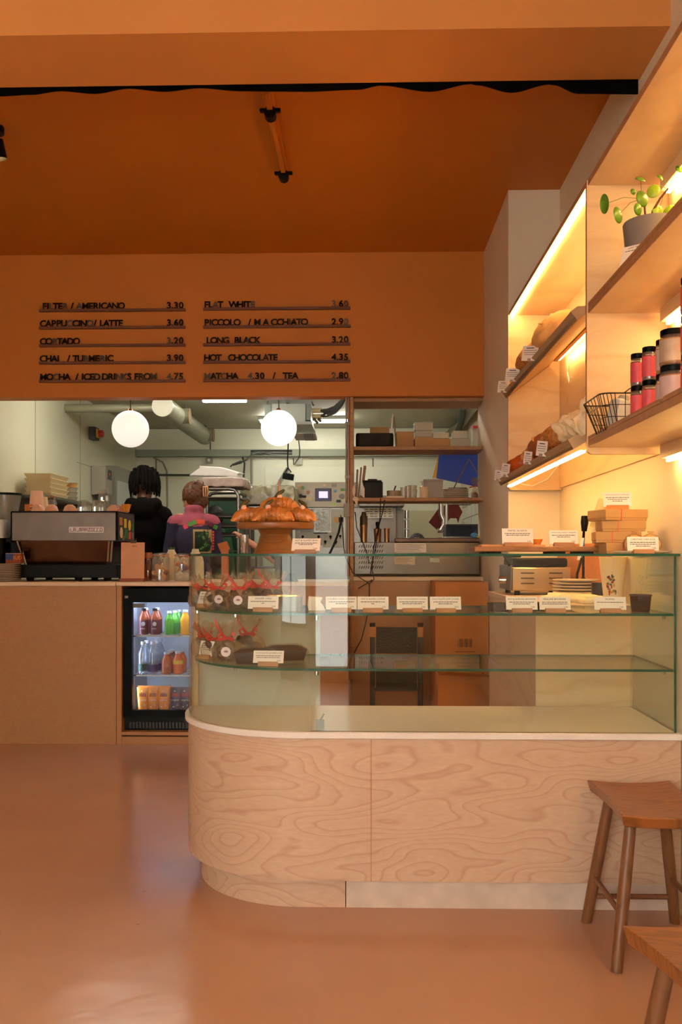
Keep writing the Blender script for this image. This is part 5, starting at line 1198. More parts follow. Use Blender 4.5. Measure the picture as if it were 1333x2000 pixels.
put('cloth', baked(MB().ball((-0.004, 0, pz(959, PY0)), (0.012, 0.006, 0.04), 12).ball((0.008, 0, pz(976, PY0)), (0.024, 0.006, 0.016), 12).ball((0.012, 0, pz(981, PY0)), (0.012, 0.006, 0.02), 12).mesh('cloth', mat('cream_cloth', (220, 200, 180), 0.8)), 0.005, 2), ra)
pr = thing('receipt_printer', 'boxy black receipt printer on the lower pass shelf', 'printer', (px(729, MY2), MY2 - 0.06, zB))
MB().box(-0.064, 0.064, 0, 0.15, 0.0, 0.11).build('body', mat('charcoal_plastic', (26, 22, 22), 0.5, spec=0.2), pr, bevel=0.006)
MB().box(-0.066, 0.056, -0.002, 0.15, 0.11, 0.118).box(-0.035, 0.027, 0.02, 0.06, 0.118, 0.128).build('lid', mat('charcoal_plastic', (26, 22, 22), 0.5, spec=0.2), pr, bevel=0.002)
MB().box(-0.03, 0.025, 0.03, 0.034, 0.118, 0.132).build('receipt', CARD, pr, smooth=0)
bw = thing('mixing_bowl', 'grey bowl with a spoon standing in it on the lower pass shelf', 'bowl', (px(770, MY2), MY2, zB))
MB().lathe([(0.044, 0), (0.046, 0.004), (0.048, 0.052), (0.045, 0.052), (0.043, 0.01), (0, 0.008)], seg=28).build('bowl', mat('taupe_bowl', (150, 128, 112), 0.5), bw)
MB().tube([(-0.01, 0, 0.02), (0.006, 0, 0.07), (0.012, 0, 0.086)], 0.005, 8).build('spoon', mat('dark_spoon', (80, 60, 48), 0.5), bw)
sp2 = thing('folded_cloth', 'flat cream cloth under the grey bowl', 'cloth', (px(775, MY2 - 0.06), MY2 - 0.07, zB))
put('cloth', baked(MB().box(-0.07, 0.05, -0.03, 0.03, 0, 0.012).mesh('cloth', mat('cream_cloth', (220, 200, 180), 0.8)), 0.004, 2), sp2)
for k, (u, dy, rad, h, lab) in enumerate(((789, 0.0, 0.022, 0.075, 'clear tumbler of stacked lids, left of the tub group'), (797, -0.05, 0.017, 0.08, 'slim clear glass at the front of the tub group'), (806, 0.02, 0.032, 0.06, 'round clear deli tub with lid'), (806, 0.02, 0.030, 0.085, 'top round clear deli tub stacked on another'))):
    r = thing('deli_tub', lab, 'tub', (px(u, MY2 + dy), MY2 + dy, zB + (0.0605 if k == 3 else 0)), 0, 'clear tubs on the lower pass shelf')
    hh_ = h if k != 3 else 0.028
    MB().lathe([(rad * 0.86, 0), (rad, hh_ * 0.92), (rad * 1.06, hh_ * 0.93), (rad * 1.06, hh_), (0, hh_)], seg=24).build('tub', PLASTIC, r)
pcp = thing('paper_cup', 'cream paper cup on the lower pass shelf left of the frosted tub', 'cup', (px(829, MY2 - 0.03), MY2 - 0.03, zB))
MB().lathe([(0.027, 0), (0.030, 0.072), (0.0315, 0.074), (0.028, 0.074), (0.026, 0.01), (0, 0.008)], seg=24).build('cup', mat('ivory_paper', (232, 208, 166), 0.6), pcp)
pbox('frosted_tub', 'frosted square plastic tub right of the cream paper cup', 'tub', 829, 866, 937, 972, MY2, 0.13, glass('frosted_plastic', (220, 212, 206), 0.5, rough=0.3, milky=0.75, mcol=(200, 186, 176)), None, ('body', glass('frosted_plastic', (220, 212, 206), 0.5)), z=zB, taper=0.08)
sb = thing('soap_pump', 'white pump bottle behind the cream paper cup', 'pump bottle', (px(827, MY2 + 0.08), MY2 + 0.09, zB))
MB().lathe([(0.022, 0), (0.022, 0.08), (0.008, 0.095), (0.008, 0.11), (0, 0.11)], seg=18).build('bottle_body', CERAMIC, sb)
MB().tube([(0, 0, 0.108), (0, 0, 0.122), (-0.018, 0, 0.118)], 0.005, 8).build('pump', CERAMIC, sb)
for i in range(5):
    r = thing('side_plate', ('bottom', 'second', 'middle', 'fourth', 'top')[i] + ' cream plate of the stack under the blue board', 'plate', (px(891, MY2), MY2 + 0.01, zB + 0.0125 * i), 0, 'cream plates on the lower pass shelf')
    MB().lathe([(0.05, 0), (0.083, 0.008), (0.086, 0.012), (0.08, 0.0122), (0.0, 0.006)], seg=36).build('plate', CERAMIC, r)
wr = thing('wire_stand', 'bent white wire stand rising from the plate stack', 'wire stand', (px(891, MY2), MY2 - 0.01, zB + 0.064))
MB().tube([(px(886, MY2) - px(891, MY2), 0, 0.0), (px(917, MY2) - px(891, MY2), 0.02, pz(896, MY2) - zB - 0.064), (px(934, MY2) - px(891, MY2), 0.05, pz(922, MY2) - zB - 0.064)], 0.004, 8).build('wire', CHROME, wr)
MB().box(-0.05, 0.07, -0.03, 0.05, 0.0, 0.006).build('tray', mat('dark_tray', (60, 56, 56), 0.4, 0.4), wr, bevel=0.001)
cbg = thing('cellophane_bag', 'clear gathered bag with red ribbon at the right end of the lower pass shelf', 'gift bag', (px(929, MY2), MY2 + 0.02, zB))
MB().lathe([(0.022, 0), (0.028, 0.03), (0.012, 0.07), (0.008, 0.078), (0.02, 0.1), (0.03, 0.12), (0.02, 0.14)], seg=18).build('wrapper', CELLO, cbg)
MB().tube([(-0.04, -0.02, 0.072), (-0.02, -0.02, 0.078), (0.0, -0.012, 0.082), (0.012, -0.01, 0.09)], 0.003, 6).build('ribbon', RED, cbg)
MB().ball((0, 0, 0.024), (0.02, 0.02, 0.022), 12).build('biscuits', mat('brown_biscuit', (150, 90, 44), 0.6), cbg)
bl = thing('blue_board', 'large royal blue board with a yellow back leaning behind the plates', 'board', (0, 0, 0))
yb2 = PY0 + 0.30
MB().prism([at(853, 934, yb2), at(934, 951, yb2), at(934, 887, yb2), at(858, 887, yb2)], (0, 0.008, 0)).build('blue_face', mat('royal_blue', (18, 62, 180), 0.5), bl, smooth=0)
MB().prism([at(845, 934, yb2 + 0.012), at(853, 933, yb2 + 0.012), at(858, 888, yb2 + 0.012), at(857, 888, yb2 + 0.012)], (0, 0.008, 0)).build('yellow_edge', mat('yellow_card', (222, 170, 40), 0.5), bl, smooth=0)
# steel counter unit on the ledge
SX0, SX1, SYU = px(692, 6.08), 0.755, 6.07
su_ = thing('prep_unit', 'low stainless steel prep unit with slotted vents and stuck-on notices', 'prep unit', (0, 0, 0))
sz1 = pz(1059, SYU); sz0 = 1.044
MB().box(SX0, SX1, SYU, SYU + 0.17, sz0 + 0.012, sz1).build('housing', mat('prep_unit_steel', (112, 104, 98), 0.24, 1.0, vary=0.08, vscale=5), su_, bevel=0.004)
MB().box(px(772, SYU), SX1, SYU - 0.012, SYU + 0.17, sz1, pz(1051, SYU)).build('lid', mat('dark_bronze_lid', (92, 70, 58), 0.35, 0.6), su_, bevel=0.004)
MB().box(SX0, SX1, SYU + 0.01, SYU + 0.16, sz0, sz0 + 0.012).build('base_strip', BLACK, su_, smooth=0)
vt = MB()
for r_ in range(5):
    v = 1067 + r_ * 9.5 + (3 if r_ > 1 else 0)
    for k in range(11):
        x = px(701 + k * 4.4, SYU); z = pz(v, SYU)
        vt.prism([(x, SYU - 0.001, z - 0.009), (x + 0.005, SYU - 0.001, z - 0.009), (x + 0.013, SYU - 0.001, z + 0.009), (x + 0.008, SYU - 0.001, z + 0.009)], (0, 0.0015, 0))
vt.build('vent_slot', BLACK, su_, smooth=0)
for u0, u1, v0, v1, m_ in ((771, 833, 1061, 1079, WHITE), (771, 811, 1087, 1103, mat('cream_notice', (214, 200, 176), 0.6)), (840, 859, 1090, 1098, mat('pale_green_notice', (200, 206, 182), 0.6))):
    n = MB().box(px(u0, SYU), px(u1, SYU), SYU - 0.002, SYU - 0.0003, pz(v1, SYU), pz(v0, SYU)).build('notice', m_, su_, smooth=0)
    t = MB()
    for i in range(int((v1 - v0) / 3.2)):
        if u1 - u0 > 25: t.box(px(u0 + 3, SYU), px(u1 - 4 - (i * 7) % 11, SYU), SYU - 0.003, SYU - 0.0019, pz(v0 + 3.6 + i * 3.0, SYU), pz(v0 + 2.8 + i * 3.0, SYU))
    if len(t.bm.verts): t.build('lettering', INKG, n, smooth=0)
    else: t.bm.free()
# shakers and a bent pipe by the post, hanging cups
for k, (u, v0, v1, rad, lab) in enumerate(((711, 1025, 1059, 0.026, 'bronze shaker with tall dark top beside the oak post'), (738, 1033, 1059, 0.026, 'bronze shaker with black knob top'), (756, 1032, 1059, 0.020, 'plain bronze shaker cup, rightmost of the three'))):
    y = SYU + 0.06; r = thing('metal_shaker', lab, 'shaker', (px(u, y), y, sz1), 0, 'bronze shakers on the steel unit'); h = pz(v0, y) - sz1
    BRZ = mat('bronze_shaker', (176, 136, 100), 0.3, 0.9)
    MB().lathe([(rad * 0.8, 0), (rad, h * 0.95), (rad * 1.05, h), (0, h)], seg=22).build('cup', BRZ, r)
    if k == 0: MB().lathe([(rad, h), (rad, h + 0.05), (rad * 0.6, h + 0.068), (rad * 0.5, h + 0.085), (0, h + 0.085)], seg=20).build('top', mat('smoky_top', (74, 56, 40), 0.4), r)
    if k == 1: MB().lathe([(rad * 0.7, h), (rad * 0.4, h + 0.012), (rad * 0.55, h + 0.03), (rad * 0.5, h + 0.045), (0, h + 0.05)], seg=20).build('knob', BLACK, r)
cab = [((694, 1000), (697, 1030), (706, 1052), (716, 1078), (722, 1100)), ((744, 973), (743, 1005), (740, 1035), (733, 1075), (726, 1105), (724, 1122)), ((752, 976), (748, 1000), (740, 1030), (730, 1070), (727, 1110), (731, 1132), (722, 1140)), ((668, 1010), (662, 1040), (652, 1065), (644, 1082)), ((666, 1006), (670, 1040), (672, 1070), (676, 1090), (690, 1120), (722, 1140), (728, 1132), (700, 1150))]
for i, c_ in enumerate(cab):
    y = PY0 - 0.05 - 0.006 * i
    r = thing('cable', ('black cable looping down past the bronze shaker', 'thin cable from the printer hanging down the steel unit', 'second printer cable ending in a loop below the ledge', 'black cable bundle left of the oak post', 'black cable dropping below the ledge and looping back')[i], 'cable', (0, 0, 0), 0, 'black cables at the pass')
    MB().tube([at(u, v, y) for u, v in c_], 0.003 if i != 3 else 0.007, 6).build('cable', BLACK, r)
cd = thing('cable', 'black cable hanging behind the price cards down to the folded steps', 'cable', (0, 0, 0), 0, 'black cables at the pass')
MB().tube([at(u, v, PY0 - 0.03) for u, v in ((722, 1140), (722, 1180), (714, 1220), (706, 1250), (692, 1275))], 0.0032, 6).build('cable', BLACK, cd)

# ------------------------------------------------------------------ staff side: folded steps, cartons, side counter, grill, plates, vase
fsY = 5.55
fs = thing('folding_steps', 'folded black step stool leaning on the plywood half wall', 'step stool', (0, 0, 0))
BM = mat('black_metal_steps', (20, 19, 22), 0.45)
for u in (728, 822):
    MB().box(px(u - 5, fsY), px(u + 5, fsY), fsY, fsY + 0.03, 0.03, pz(1228, fsY)).build('side_rail', BM, fs, bevel=0.004)
    s = MB().box(px(u - 5.2, fsY), px(u + 5.2, fsY), fsY - 0.002, fsY, pz(1244, fsY), pz(1225, fsY)).build('rail_sticker', mat('ochre_sticker', (176, 120, 60), 0.6), fs, smooth=0)
    MB().box(px(u - 5.5, fsY), px(u + 5.5, fsY), fsY - 0.004, fsY + 0.032, pz(1224, fsY), pz(1217, fsY)).build('end_cap', BLACK, fs, bevel=0.002)
RIB = mat('ribbed_black_tread', (24, 23, 24), 0.5, bump=0.6, bscale=80)
for v0, v1 in ((1225, 1276), (1312, 1345)):
    t = MB().box(px(735, fsY), px(815, fsY), fsY + 0.003, fsY + 0.024, pz(v1, fsY), pz(v0, fsY))
    for k in range(12): t.box(px(738, fsY), px(812, fsY), fsY + 0.0, fsY + 0.003, pz(v0 + 3 + k * (v1 - v0 - 4) / 12 + 1, fsY), pz(v0 + 3 + k * (v1 - v0 - 4) / 12, fsY))
    t.build('step_tread', RIB, fs, smooth=0)
MB().box(px(728, fsY), px(822, fsY), fsY + 0.005, fsY + 0.025, pz(1350, fsY), pz(1344, fsY)).build('crossbar', BM, fs, smooth=0)
def carton(label, u0, u1, v0, z0, y, d, openb=False, mark=True):
    r = thing('cardboard_box', label, 'cardboard box', ((px(u0, y) + px(u1, y)) / 2, y, z0), 0, 'cardboard boxes behind the display case')
    hx = (px(u1, y) - px(u0, y)) / 2; h = pz(v0, y) - z0; b = MB()
    if openb:
        t = 0.006
        b.box(-hx, hx, 0, t, 0, h).box(-hx, hx, d - t, d, 0, h * 0.97).box(-hx, -hx + t, t, d - t, 0, h).box(hx - t, hx, t, d - t, 0, h * 0.94).box(-hx, hx, 0, d, 0, 0.005)
        b.prism([(-hx, 0, h), (hx, 0, h * 0.98), (hx * 0.8, -0.05, h * 1.02), (-hx * 0.7, -0.05, h * 1.05)], (0, 0.005, 0))
    else: b.box(-hx, hx, 0, d, 0, h)
    b.build('carton', KRAFT_D, r, smooth=0)
    if mark:
        p = MB(); zc = h * 0.62
        for k in range(9): p.box(-hx * 0.15 + k * 0.0095, -hx * 0.15 + k * 0.0095 + (0.006 if k % 3 else 0.003), -0.001, 0, zc, zc + 0.05)
        for k, w_ in enumerate((0.06, 0.09, 0.03, 0.08, 0.05)): p.box(-w_ + 0.02, w_ + 0.02, -0.001, 0, zc - 0.03 - k * 0.022, zc - 0.025 - k * 0.022)
        p.build('print', mat('brown_box_print', (92, 52, 22), 0.7), r, smooth=0)
    return r
carton('tall brown cardboard box with a printed barcode behind the display', 851, 955, 1137, 0.0, 5.52, 0.42)
carton('open-topped cardboard box standing on the floor in front of the barcode box', 856, 962, 1318, 0.0, 5.08, 0.40, True, False)
SCX, SCZ = 0.66, 0.99
sc = thing('side_counter', 'plywood side counter along the right wall behind the pastry case', 'counter', (0, 0, 0))
MB().box(SCX + 0.005, WX - 0.001, 3.60, 4.935, 0.0, SCZ - 0.025).build('cabinet', BIRCH_S, sc, smooth=0)
MB().box(SCX, WX - 0.001, 3.595, 4.937, SCZ - 0.025, SCZ).build('worktop', COUNTER_T, sc, bevel=0.002)
bs = thing('wall_upstand', 'warm wooden board standing against the right wall behind the vase', 'board', (0, 0, 0))
MB().box(WX - 0.02, WX - 0.002, 3.9, 4.90, SCZ, 1.235).build('board', wood('cherry_board', (206, 124, 66), (166, 88, 40), (6, 6, 1), 4, 5, 0.4, 0.5), bs, smooth=0)
GY = 4.42
gl = thing('contact_grill', 'stainless contact grill with slotted sides and black lid on the side counter', 'grill', (0, 0, SCZ))
gxa, gxb = px(1001, GY), px(1116, GY); gh1 = pz(1108, GY) - SCZ
MB().box(gxa, gxb, GY, GY + 0.36, 0.022, gh1).build('body', mat('warm_steel', (206, 186, 156), 0.3, 0.9), gl, bevel=0.006)
MB().box(gxa - 0.008, gxa, GY + 0.0, GY + 0.36, 0.022, gh1 + 0.01).build('control_panel', STEEL_D, gl, bevel=0.003)
MB().cyl((gxa - 0.04, GY + 0.16, 0.07), (gxa - 0.006, GY + 0.16, 0.07), 0.016, 0.022, 16).build('knob', CHROME, gl)
l_ = MB().box(gxa + 0.01, gxb - 0.01, GY + 0.02, GY + 0.34, gh1, gh1 + 0.045).build('lid', BLACK, gl, bevel=0.012)
MB().tube([(gxa - 0.01, GY + 0.02, gh1 + 0.01), (gxa - 0.03, GY + 0.05, gh1 + 0.05), (gxa + 0.05, GY + 0.05, gh1 + 0.055)], 0.007, 8).build('handle', BLACK, l_)
v_ = MB()
for uu in (1020, 1075):
    for vv in (1119, 1129, 1139): v_.box(px(uu - 2, GY), px(uu + 24, GY), GY - 0.004, GY + 0.002, pz(vv + 1.4, GY) - SCZ, pz(vv - 1.0, GY) - SCZ)
v_.build('vent_slot', DGREY, gl, smooth=0)
for x in (gxa + 0.03, gxb - 0.03):
    for y in (GY + 0.04, GY + 0.32): MB().cyl((x, y, 0), (x, y, 0.024), 0.014, seg=12).build('grill_foot', BLACK, gl)
gc = thing('power_cable', 'black curled mains cable beside the contact grill', 'cable', (0, 0, 0))
MB().tube([at(1137, 1090, 4.15), at(1128, 1122, 4.15), at(1128, 1142, 4.14), at(1140, 1128, 4.1), at(1150, 1140, 4.06), Vector((px(1154, 4.05), 4.05, SCZ + 0.006))], 0.006, 8).build('cable', BLACK, gc)
for i in range(5):
    r = thing('side_plate', ('bottom', 'second', 'third', 'fourth', 'top')[i] + ' ivory plate of the stack in front of the grill', 'plate', (0.905, 3.97, SCZ + 0.024 + 0.013 * i), 0, 'ivory plates on the side counter')
    MB().lathe([(0.06, 0), (0.095, 0.007), (0.1, 0.0125), (0.094, 0.0125), (0.0, 0.006)], seg=40).build('plate', CERAMIC, r)
bc = thing('black_tumbler', 'dark blue-black tumbler between the plate stack and the flowered vase', 'tumbler', (0.966, 3.80, SCZ))
MB().lathe([(0.034, 0), (0.036, 0.004), (0.036, 0.078), (0.033, 0.078), (0.032, 0.01), (0, 0.008)], seg=26).build('tumbler', mat('ink_blue_ceramic', (22, 24, 36), 0.35), bc)
va_ = thing('flower_vase', 'tall white tapered vase with painted flowers by the right wall', 'vase', (0.982, 3.67, SCZ))
vh = 0.185
MB().lathe([(0.033, 0), (0.035, 0.005), (0.054, vh), (0.051, vh), (0.033, 0.02), (0, 0.018)], seg=36).build('vase', mat('cream_vase', (236, 212, 176), 0.35), va_)
fl = MB(); q = random.Random(9)
for k in range(26):
    a = R(-105 + q.uniform(-30, 20)); z = 0.04 + q.random() * 0.075; rad = 0.0345 + 0.0195 * z / vh + 0.0005
    fl.ball((rad * math.cos(a), rad * math.sin(a), z), (0.0055, 0.0055, 0.005) if k % 3 else (0.003, 0.003, 0.008), 8, m=k % 4)
fl.build('painted_flowers', [mat('painted_red', (176, 50, 40), 0.5), mat('painted_violet', (90, 60, 100), 0.5), mat('painted_yellow', (206, 150, 50), 0.5), mat('painted_green', (96, 108, 56), 0.5)], va_)
for i, (u, y, w_, lab) in enumerate(((1122, 3.93, 0.125, 'cream napkins lying flat in front of the grill'), (1150, 3.70, 0.05, 'small cream napkin pile before the flowered vase'))):
    r = thing('napkin_pile', lab, 'napkins', (px(u, y), y, SCZ), 0.2, 'napkins on the side counter')
    put('napkins', baked(MB().box(-w_, w_, -0.07, 0.07, 0, 0.02).box(-w_ * 0.7, w_ * 0.8, -0.06, 0.08, 0.01, 0.032).mesh('napkins', mat('cream_napkin', (240, 222, 184), 0.8)), 0.006, 2, disp=(0.05, 0.012)), r)
br_ = thing('dish_brush', 'black handled brush with a blue and white tag standing by the wall', 'brush', (px(1140, 4.2), 4.2, SCZ))
bh = pz(1008, 4.2) - SCZ
MB().tube([(0, 0, 0.0), (0.0, 0, bh - 0.12), (0.004, 0, bh - 0.05)], 0.006, 10).build('handle', BLACK, br_)
MB().tube([(0.004, 0, bh - 0.07), (0.006, 0, bh - 0.03), (0.006, 0, bh)], [0.012, 0.018, 0.015], 12).build('brush_head', BLACK, br_)
MB().prism([(-0.03, -0.008, bh - 0.2), (-0.014, -0.008, bh - 0.2), (0.004, -0.008, bh - 0.1), (-0.012, -0.008, bh - 0.1)], (0, 0.001, 0), 0).prism([(-0.014, -0.0085, bh - 0.2), (-0.006, -0.0085, bh - 0.19), (0.006, -0.0085, bh - 0.1), (0.002, -0.0085, bh - 0.1)], (0, 0.0015, 0), 1).build('tag', [WHITE, mat('blue_tag', (60, 110, 180), 0.5)], br_, smooth=0)
tt_ = thing('clear_bag', 'clear plastic bag hanging on the right wall behind the brush', 'plastic bag', (0, 0, 0))
bgp = [on_right(1150, 1030, 0.03), on_right(1192, 1030, 0.03), on_right(1186, 985, 0.03), on_right(1168, 972, 0.03)]
put('bag', baked(MB().prism(bgp, (0.022, 0, 0)).mesh('bag', glass('thin_clear_bag', (250, 246, 236), 0.6, rough=0.1, base=0.05, milky=0.12, mcol=(250, 226, 180), bump=0.6)), 0.008, 2), tt_)
dk = thing('till_screen', 'dark till tablet seen through the curved glass from behind', 'till', (px(568, 5.95), 5.95, CNT_Z))
MB().box(-0.10, 0.10, -0.006, 0.006, 0.02, 0.17, mx=Matrix.Rotation(R(14), 4, 'X')).build('tablet', mat('till_grey', (52, 52, 58), 0.4), dk, bevel=0.004)
MB().cyl((0, 0, 0), (0, 0, 0.05), 0.05, 0.03, 20).build('stand', BLACK, dk)
# ------------------------------------------------------------------ kitchen lights
OPAL = mat('opal_globe_glass', (236, 232, 226), 0.25, emit=GLOBE, ecol=(255, 246, 236))
OPAL2 = mat('bright_opal_globe_glass', (236, 232, 226), 0.25, emit=GLOBE * 2, ecol=(255, 248, 240))
for u, v, rp, lab in ((255, 838, 36, 'white globe pendant hanging above the espresso machine'), (545, 836, 35, 'white globe pendant hanging in front of the ceiling air unit'), (-31, 844, 36, 'white globe pendant cut by the left edge of the photo')):
    y = 6.4; p = at(u, v, y); rad = rp * y / FPX
    r = thing('globe_pendant', lab, 'pendant lamp', p, 0, 'white globe pendants')
    MB().ball((0, 0, 0), rad, 40).build('globe', OPAL2 if u == 545 else OPAL, r, smooth=60)
    MB().cyl((0, 0, rad - 0.004), (0, 0, rad + 0.012), 0.022, 0.014, 18).build('collar', mat('copper_collar', (150, 96, 62), 0.35, 0.8), r)
    MB().cyl((0, 0, rad + 0.01), (0, 0, KZ - p.z), 0.0035, seg=8).build('cord', mat('brown_flex', (64, 38, 28), 0.6), r)
TUBE_M = glow('fluorescent_tube', (255, 250, 232), TUBE)
def tube_light(label, x0, x1, y, along='x', kz=KZ):
    r = thing('tube_light', label, 'ceiling light', ((x0 + x1) / 2, y, kz), 0, 'fluorescent battens on the kitchen ceiling')
    h = (x1 - x0) / 2
    MB().box(-h, h, -0.04, 0.04, -0.035, 0).build('housing', LGREY, r, bevel=0.004)
    MB().box(-h + 0.02, h - 0.02, -0.03, 0.03, -0.062, -0.035).build('diffuser', TUBE_M, r, bevel=0.008)
tube_light('bright fluorescent batten behind the air unit near the back wall', px(505, 9.2), px(685, 9.2), 9.2)
tube_light('fluorescent batten partly hidden by the orange wall above the rack', px(392, 7.95), px(486, 7.95), 7.95)
tube_light('fluorescent batten on the kitchen ceiling, out of view above the counter', -2.2, -1.2, 6.75)
tube_light('fluorescent batten on the kitchen ceiling above the right pass', -0.3, 0.7, 7.0)
# ducts
DU = mat('grey_green_duct', (150, 150, 128), 0.5, 0.3, vary=0.08, vscale=10)
dc = thing('air_duct', 'round grey ventilation duct running back along the kitchen ceiling', 'duct', (0, 0, 0))
pa, pb_ = at(318, 793, 7.5), at(391, 843, 9.6); pb_.x = pa.x - 0.02; pb_.z = pa.z + 0.02
rs_ = [pa]; 
m = MB(); n = 60
prs = []; rr = []
for i in range(n + 1):
    prs.append(pa.lerp(pb_, i / n)); rr.append(0.084 + (0.002 if i % 2 else 0.0))
m.tube(prs, rr, 28).build('duct_tube', DU, dc, smooth=30)
MB().cyl(pa + Vector((0, -0.012, 0)), pa + Vector((0, 0.03, 0)), 0.088, seg=32).build('end_cap', mat('pale_duct_cap', (176, 174, 158), 0.4, 0.2), dc)
for t in (0.28, 0.93):
    c = pa.lerp(pb_, t)
    MB().cyl(c, c + Vector((0.115, 0, 0)), 0.068, seg=24).build('branch_stub', DU, dc)
    MB().cyl(c + Vector((0.113, 0, 0)), c + Vector((0.118, 0, 0)), 0.07, seg=24).build('stub_cap', mat('brown_stub_cap', (120, 92, 60), 0.6), dc)
MB().cyl(pa + Vector((-0.03, 0.10, 0.0)), (LX + 0.002, pa.y + 0.10, pa.z), 0.036, seg=18).build('side_pipe', DU, dc)
for t in (0.02, 0.5): c = pa.lerp(pb_, t); MB().cyl(c + Vector((0, 0, 0.08)), (c.x, c.y, KZ), 0.004, seg=8).build('hanger_rod', STEEL, dc)
fc = thing('cable', 'thin cable drooping from the duct end to the wall trunking', 'cable', (0, 0, 0))
MB().tube([at(392, 826, 9.75), at(402, 832, 9.8), at(408, 846, 9.9), at(411, 862, 9.93), at(411, 878, 9.9)], 0.006, 6).build('cable', DGREY, fc)
# trunking with its open section, sockets, conduits on the back wall
BY = KY - 0.012
trk = thing('wall_trunking', 'long grey-green cable trunking across the kitchen back wall', 'trunking', (0, 0, 0))
TRM = mat('grey_green_trunking', (140, 146, 130), 0.5)
tz0, tz1 = pz(892, BY), pz(878.5, BY)
MB().box(LX + 0.002, px(491, BY), BY - 0.07, BY, tz0, tz1).box(px(572, BY), WX - 0.002, BY - 0.07, BY, tz0, tz1).build('cover', TRM, trk, smooth=0)
MB().box(px(491, BY), px(572, BY), BY - 0.01, BY, tz0, tz1).box(px(491, BY), px(572, BY), BY - 0.07, BY, tz0, tz0 + 0.008).box(px(491, BY), px(572, BY), BY - 0.07, BY, tz1 - 0.008, tz1).build('open_channel', TRM, trk, smooth=0)
for k in range(4):
    MB().tube([Vector((px(491, BY), BY - 0.04, tz0 + 0.015 + 0.012 * k)), Vector((px(510, BY), BY - 0.045, tz0 + 0.03 + 0.008 * (3 - k))), Vector((px(535, BY), BY - 0.04, tz0 + 0.02 + 0.013 * k)), Vector((px(572, BY), BY - 0.04, tz0 + 0.012 + 0.014 * k))], 0.006, 6).build('wire', DGREY if k % 2 else GREY, trk)
def wallbox(name, label, cat, u0, u1, v0, v1, d=0.04, m=GREY, y=None):
    y = y or KY - 0.001; r = thing(name, label, cat, (px((u0 + u1) / 2, y), y, pz(v1, y)))
    w_ = px(u1, y) - px(u0, y); h = pz(v0, y) - pz(v1, y)
    MB().box(-w_ / 2, w_ / 2, -d, 0, 0, h).build('plate', m, r, bevel=0.004)
    return r, w_, h, d
s1, w_, h_, d_ = wallbox('light_switch', 'grey metal light switch on the back wall under the trunking', 'switch', 403, 416, 893, 905)
MB().box(-0.012, 0.012, -d_ - 0.008, -d_, h_ * 0.3, h_ * 0.7).build('rocker', WHITE, s1, bevel=0.002)
s2, w_, h_, d_ = wallbox('socket_outlet', 'white socket box below the trunking beside the hanging cable', 'socket', 580, 591, 895, 908, m=mat('beige_socket', (198, 194, 172), 0.5))
MB().cyl((0, -d_ - 0.01, h_ * 0.5), (0, -d_, h_ * 0.5), 0.02, seg=16).build('knob', LGREY, s2)
def wire(label, pts, rad=0.006, m=DGREY, name='cable', grp='cables in the kitchen'):
    r = thing(name, label, 'cable', (0, 0, 0), 0, grp); MB().tube(pts, rad, 6).build('cable', m, r); return r
wire('black lead looping from the trunking into the white socket box', [at(582, 846, 9.7), at(584, 862, 9.8), at(586, 880, 9.88), at(585, 893, 9.92), at(580, 900, 9.93), at(574, 908, 9.93), at(573, 895, 9.9)], 0.006)
pull = thing('hanging_socket', 'black trailing socket block hanging on a cable beside the oven', 'hanging socket', at(563, 771, 8.4))
o_ = pull.location.copy()
MB().tube([at(563, 785, 8.4) - o_, at(563.5, 860, 8.4) - o_, at(562, 900, 8.4) - o_, at(563, 916, 8.4) - o_], 0.006, 8).build('cable', BLACK, pull)
MB().tube([at(563, 786, 8.4) - o_, at(558, 776, 8.4) - o_, at(552, 775, 8.4) - o_], [0.022, 0.03, 0.03], 12).build('yellow_reel', mat('yellow_reel', (226, 170, 30), 0.4), pull)
MB().tube([at(556, 782, 8.4) - o_, at(562, 786, 8.4) - o_, at(564, 792, 8.4) - o_], 0.016, 10).build('cable_grip', BLACK, pull)
MB().tube([at(563, 914, 8.4) - o_, at(558, 922, 8.4) - o_, at(563, 926, 8.4) - o_, at(569, 922, 8.4) - o_, at(563, 914, 8.4) - o_], 0.006, 8).build('hook', BLACK, pull)
c = at(563.5, 931, 8.4) - o_
MB().box(-0.05, 0.05, -0.03, 0.03, -0.028, 0.028, mx=Matrix.Translation(c) @ Matrix.Rotation(R(10), 4, 'Y')).build('socket_block', BLACK, pull, bevel=0.004)
rod = thing('steel_tube', 'grey steel tube leaning on the wall above the plastic-wrapped sacks', 'tube', (0, 0, 0))
MB().cyl(at(537, 960, 9.4), at(562, 916, 9.975), 0.022, seg=14).build('tube', mat('grey_tube', (132, 136, 124), 0.35, 0.6), rod)
wire('grey conduit curving along the back wall near the corner', [at(300, 893, 9.95), at(318, 903, 9.95), at(326, 920, 9.95), at(327, 990, 9.95)], 0.010, mat('grey_conduit', (140, 138, 120), 0.5), 'conduit', 'conduits on the back wall')
wire('straight conduit rising on the back wall behind the rack', [at(491.5, 893, 9.95), at(491.5, 960, 9.95)], 0.012, mat('grey_conduit', (140, 138, 120), 0.5), 'conduit', 'conduits on the back wall')
wire('dark horizontal pipe on the back wall beside the dreadlocked head', [at(310, 927.5, 9.94), at(372, 928, 9.94)], 0.012, DGREY, 'pipe', 'conduits on the back wall')
wire('thin dark cables hanging from the trunking above the rack', [at(474, 893, 9.9), at(478, 905, 9.9), at(476, 935, 9.9)], 0.010, DGREY)
gun = thing('spray_arm', 'dark spray nozzle arm hanging from the trunking above the rack', 'spray arm', (0, 0, 0))
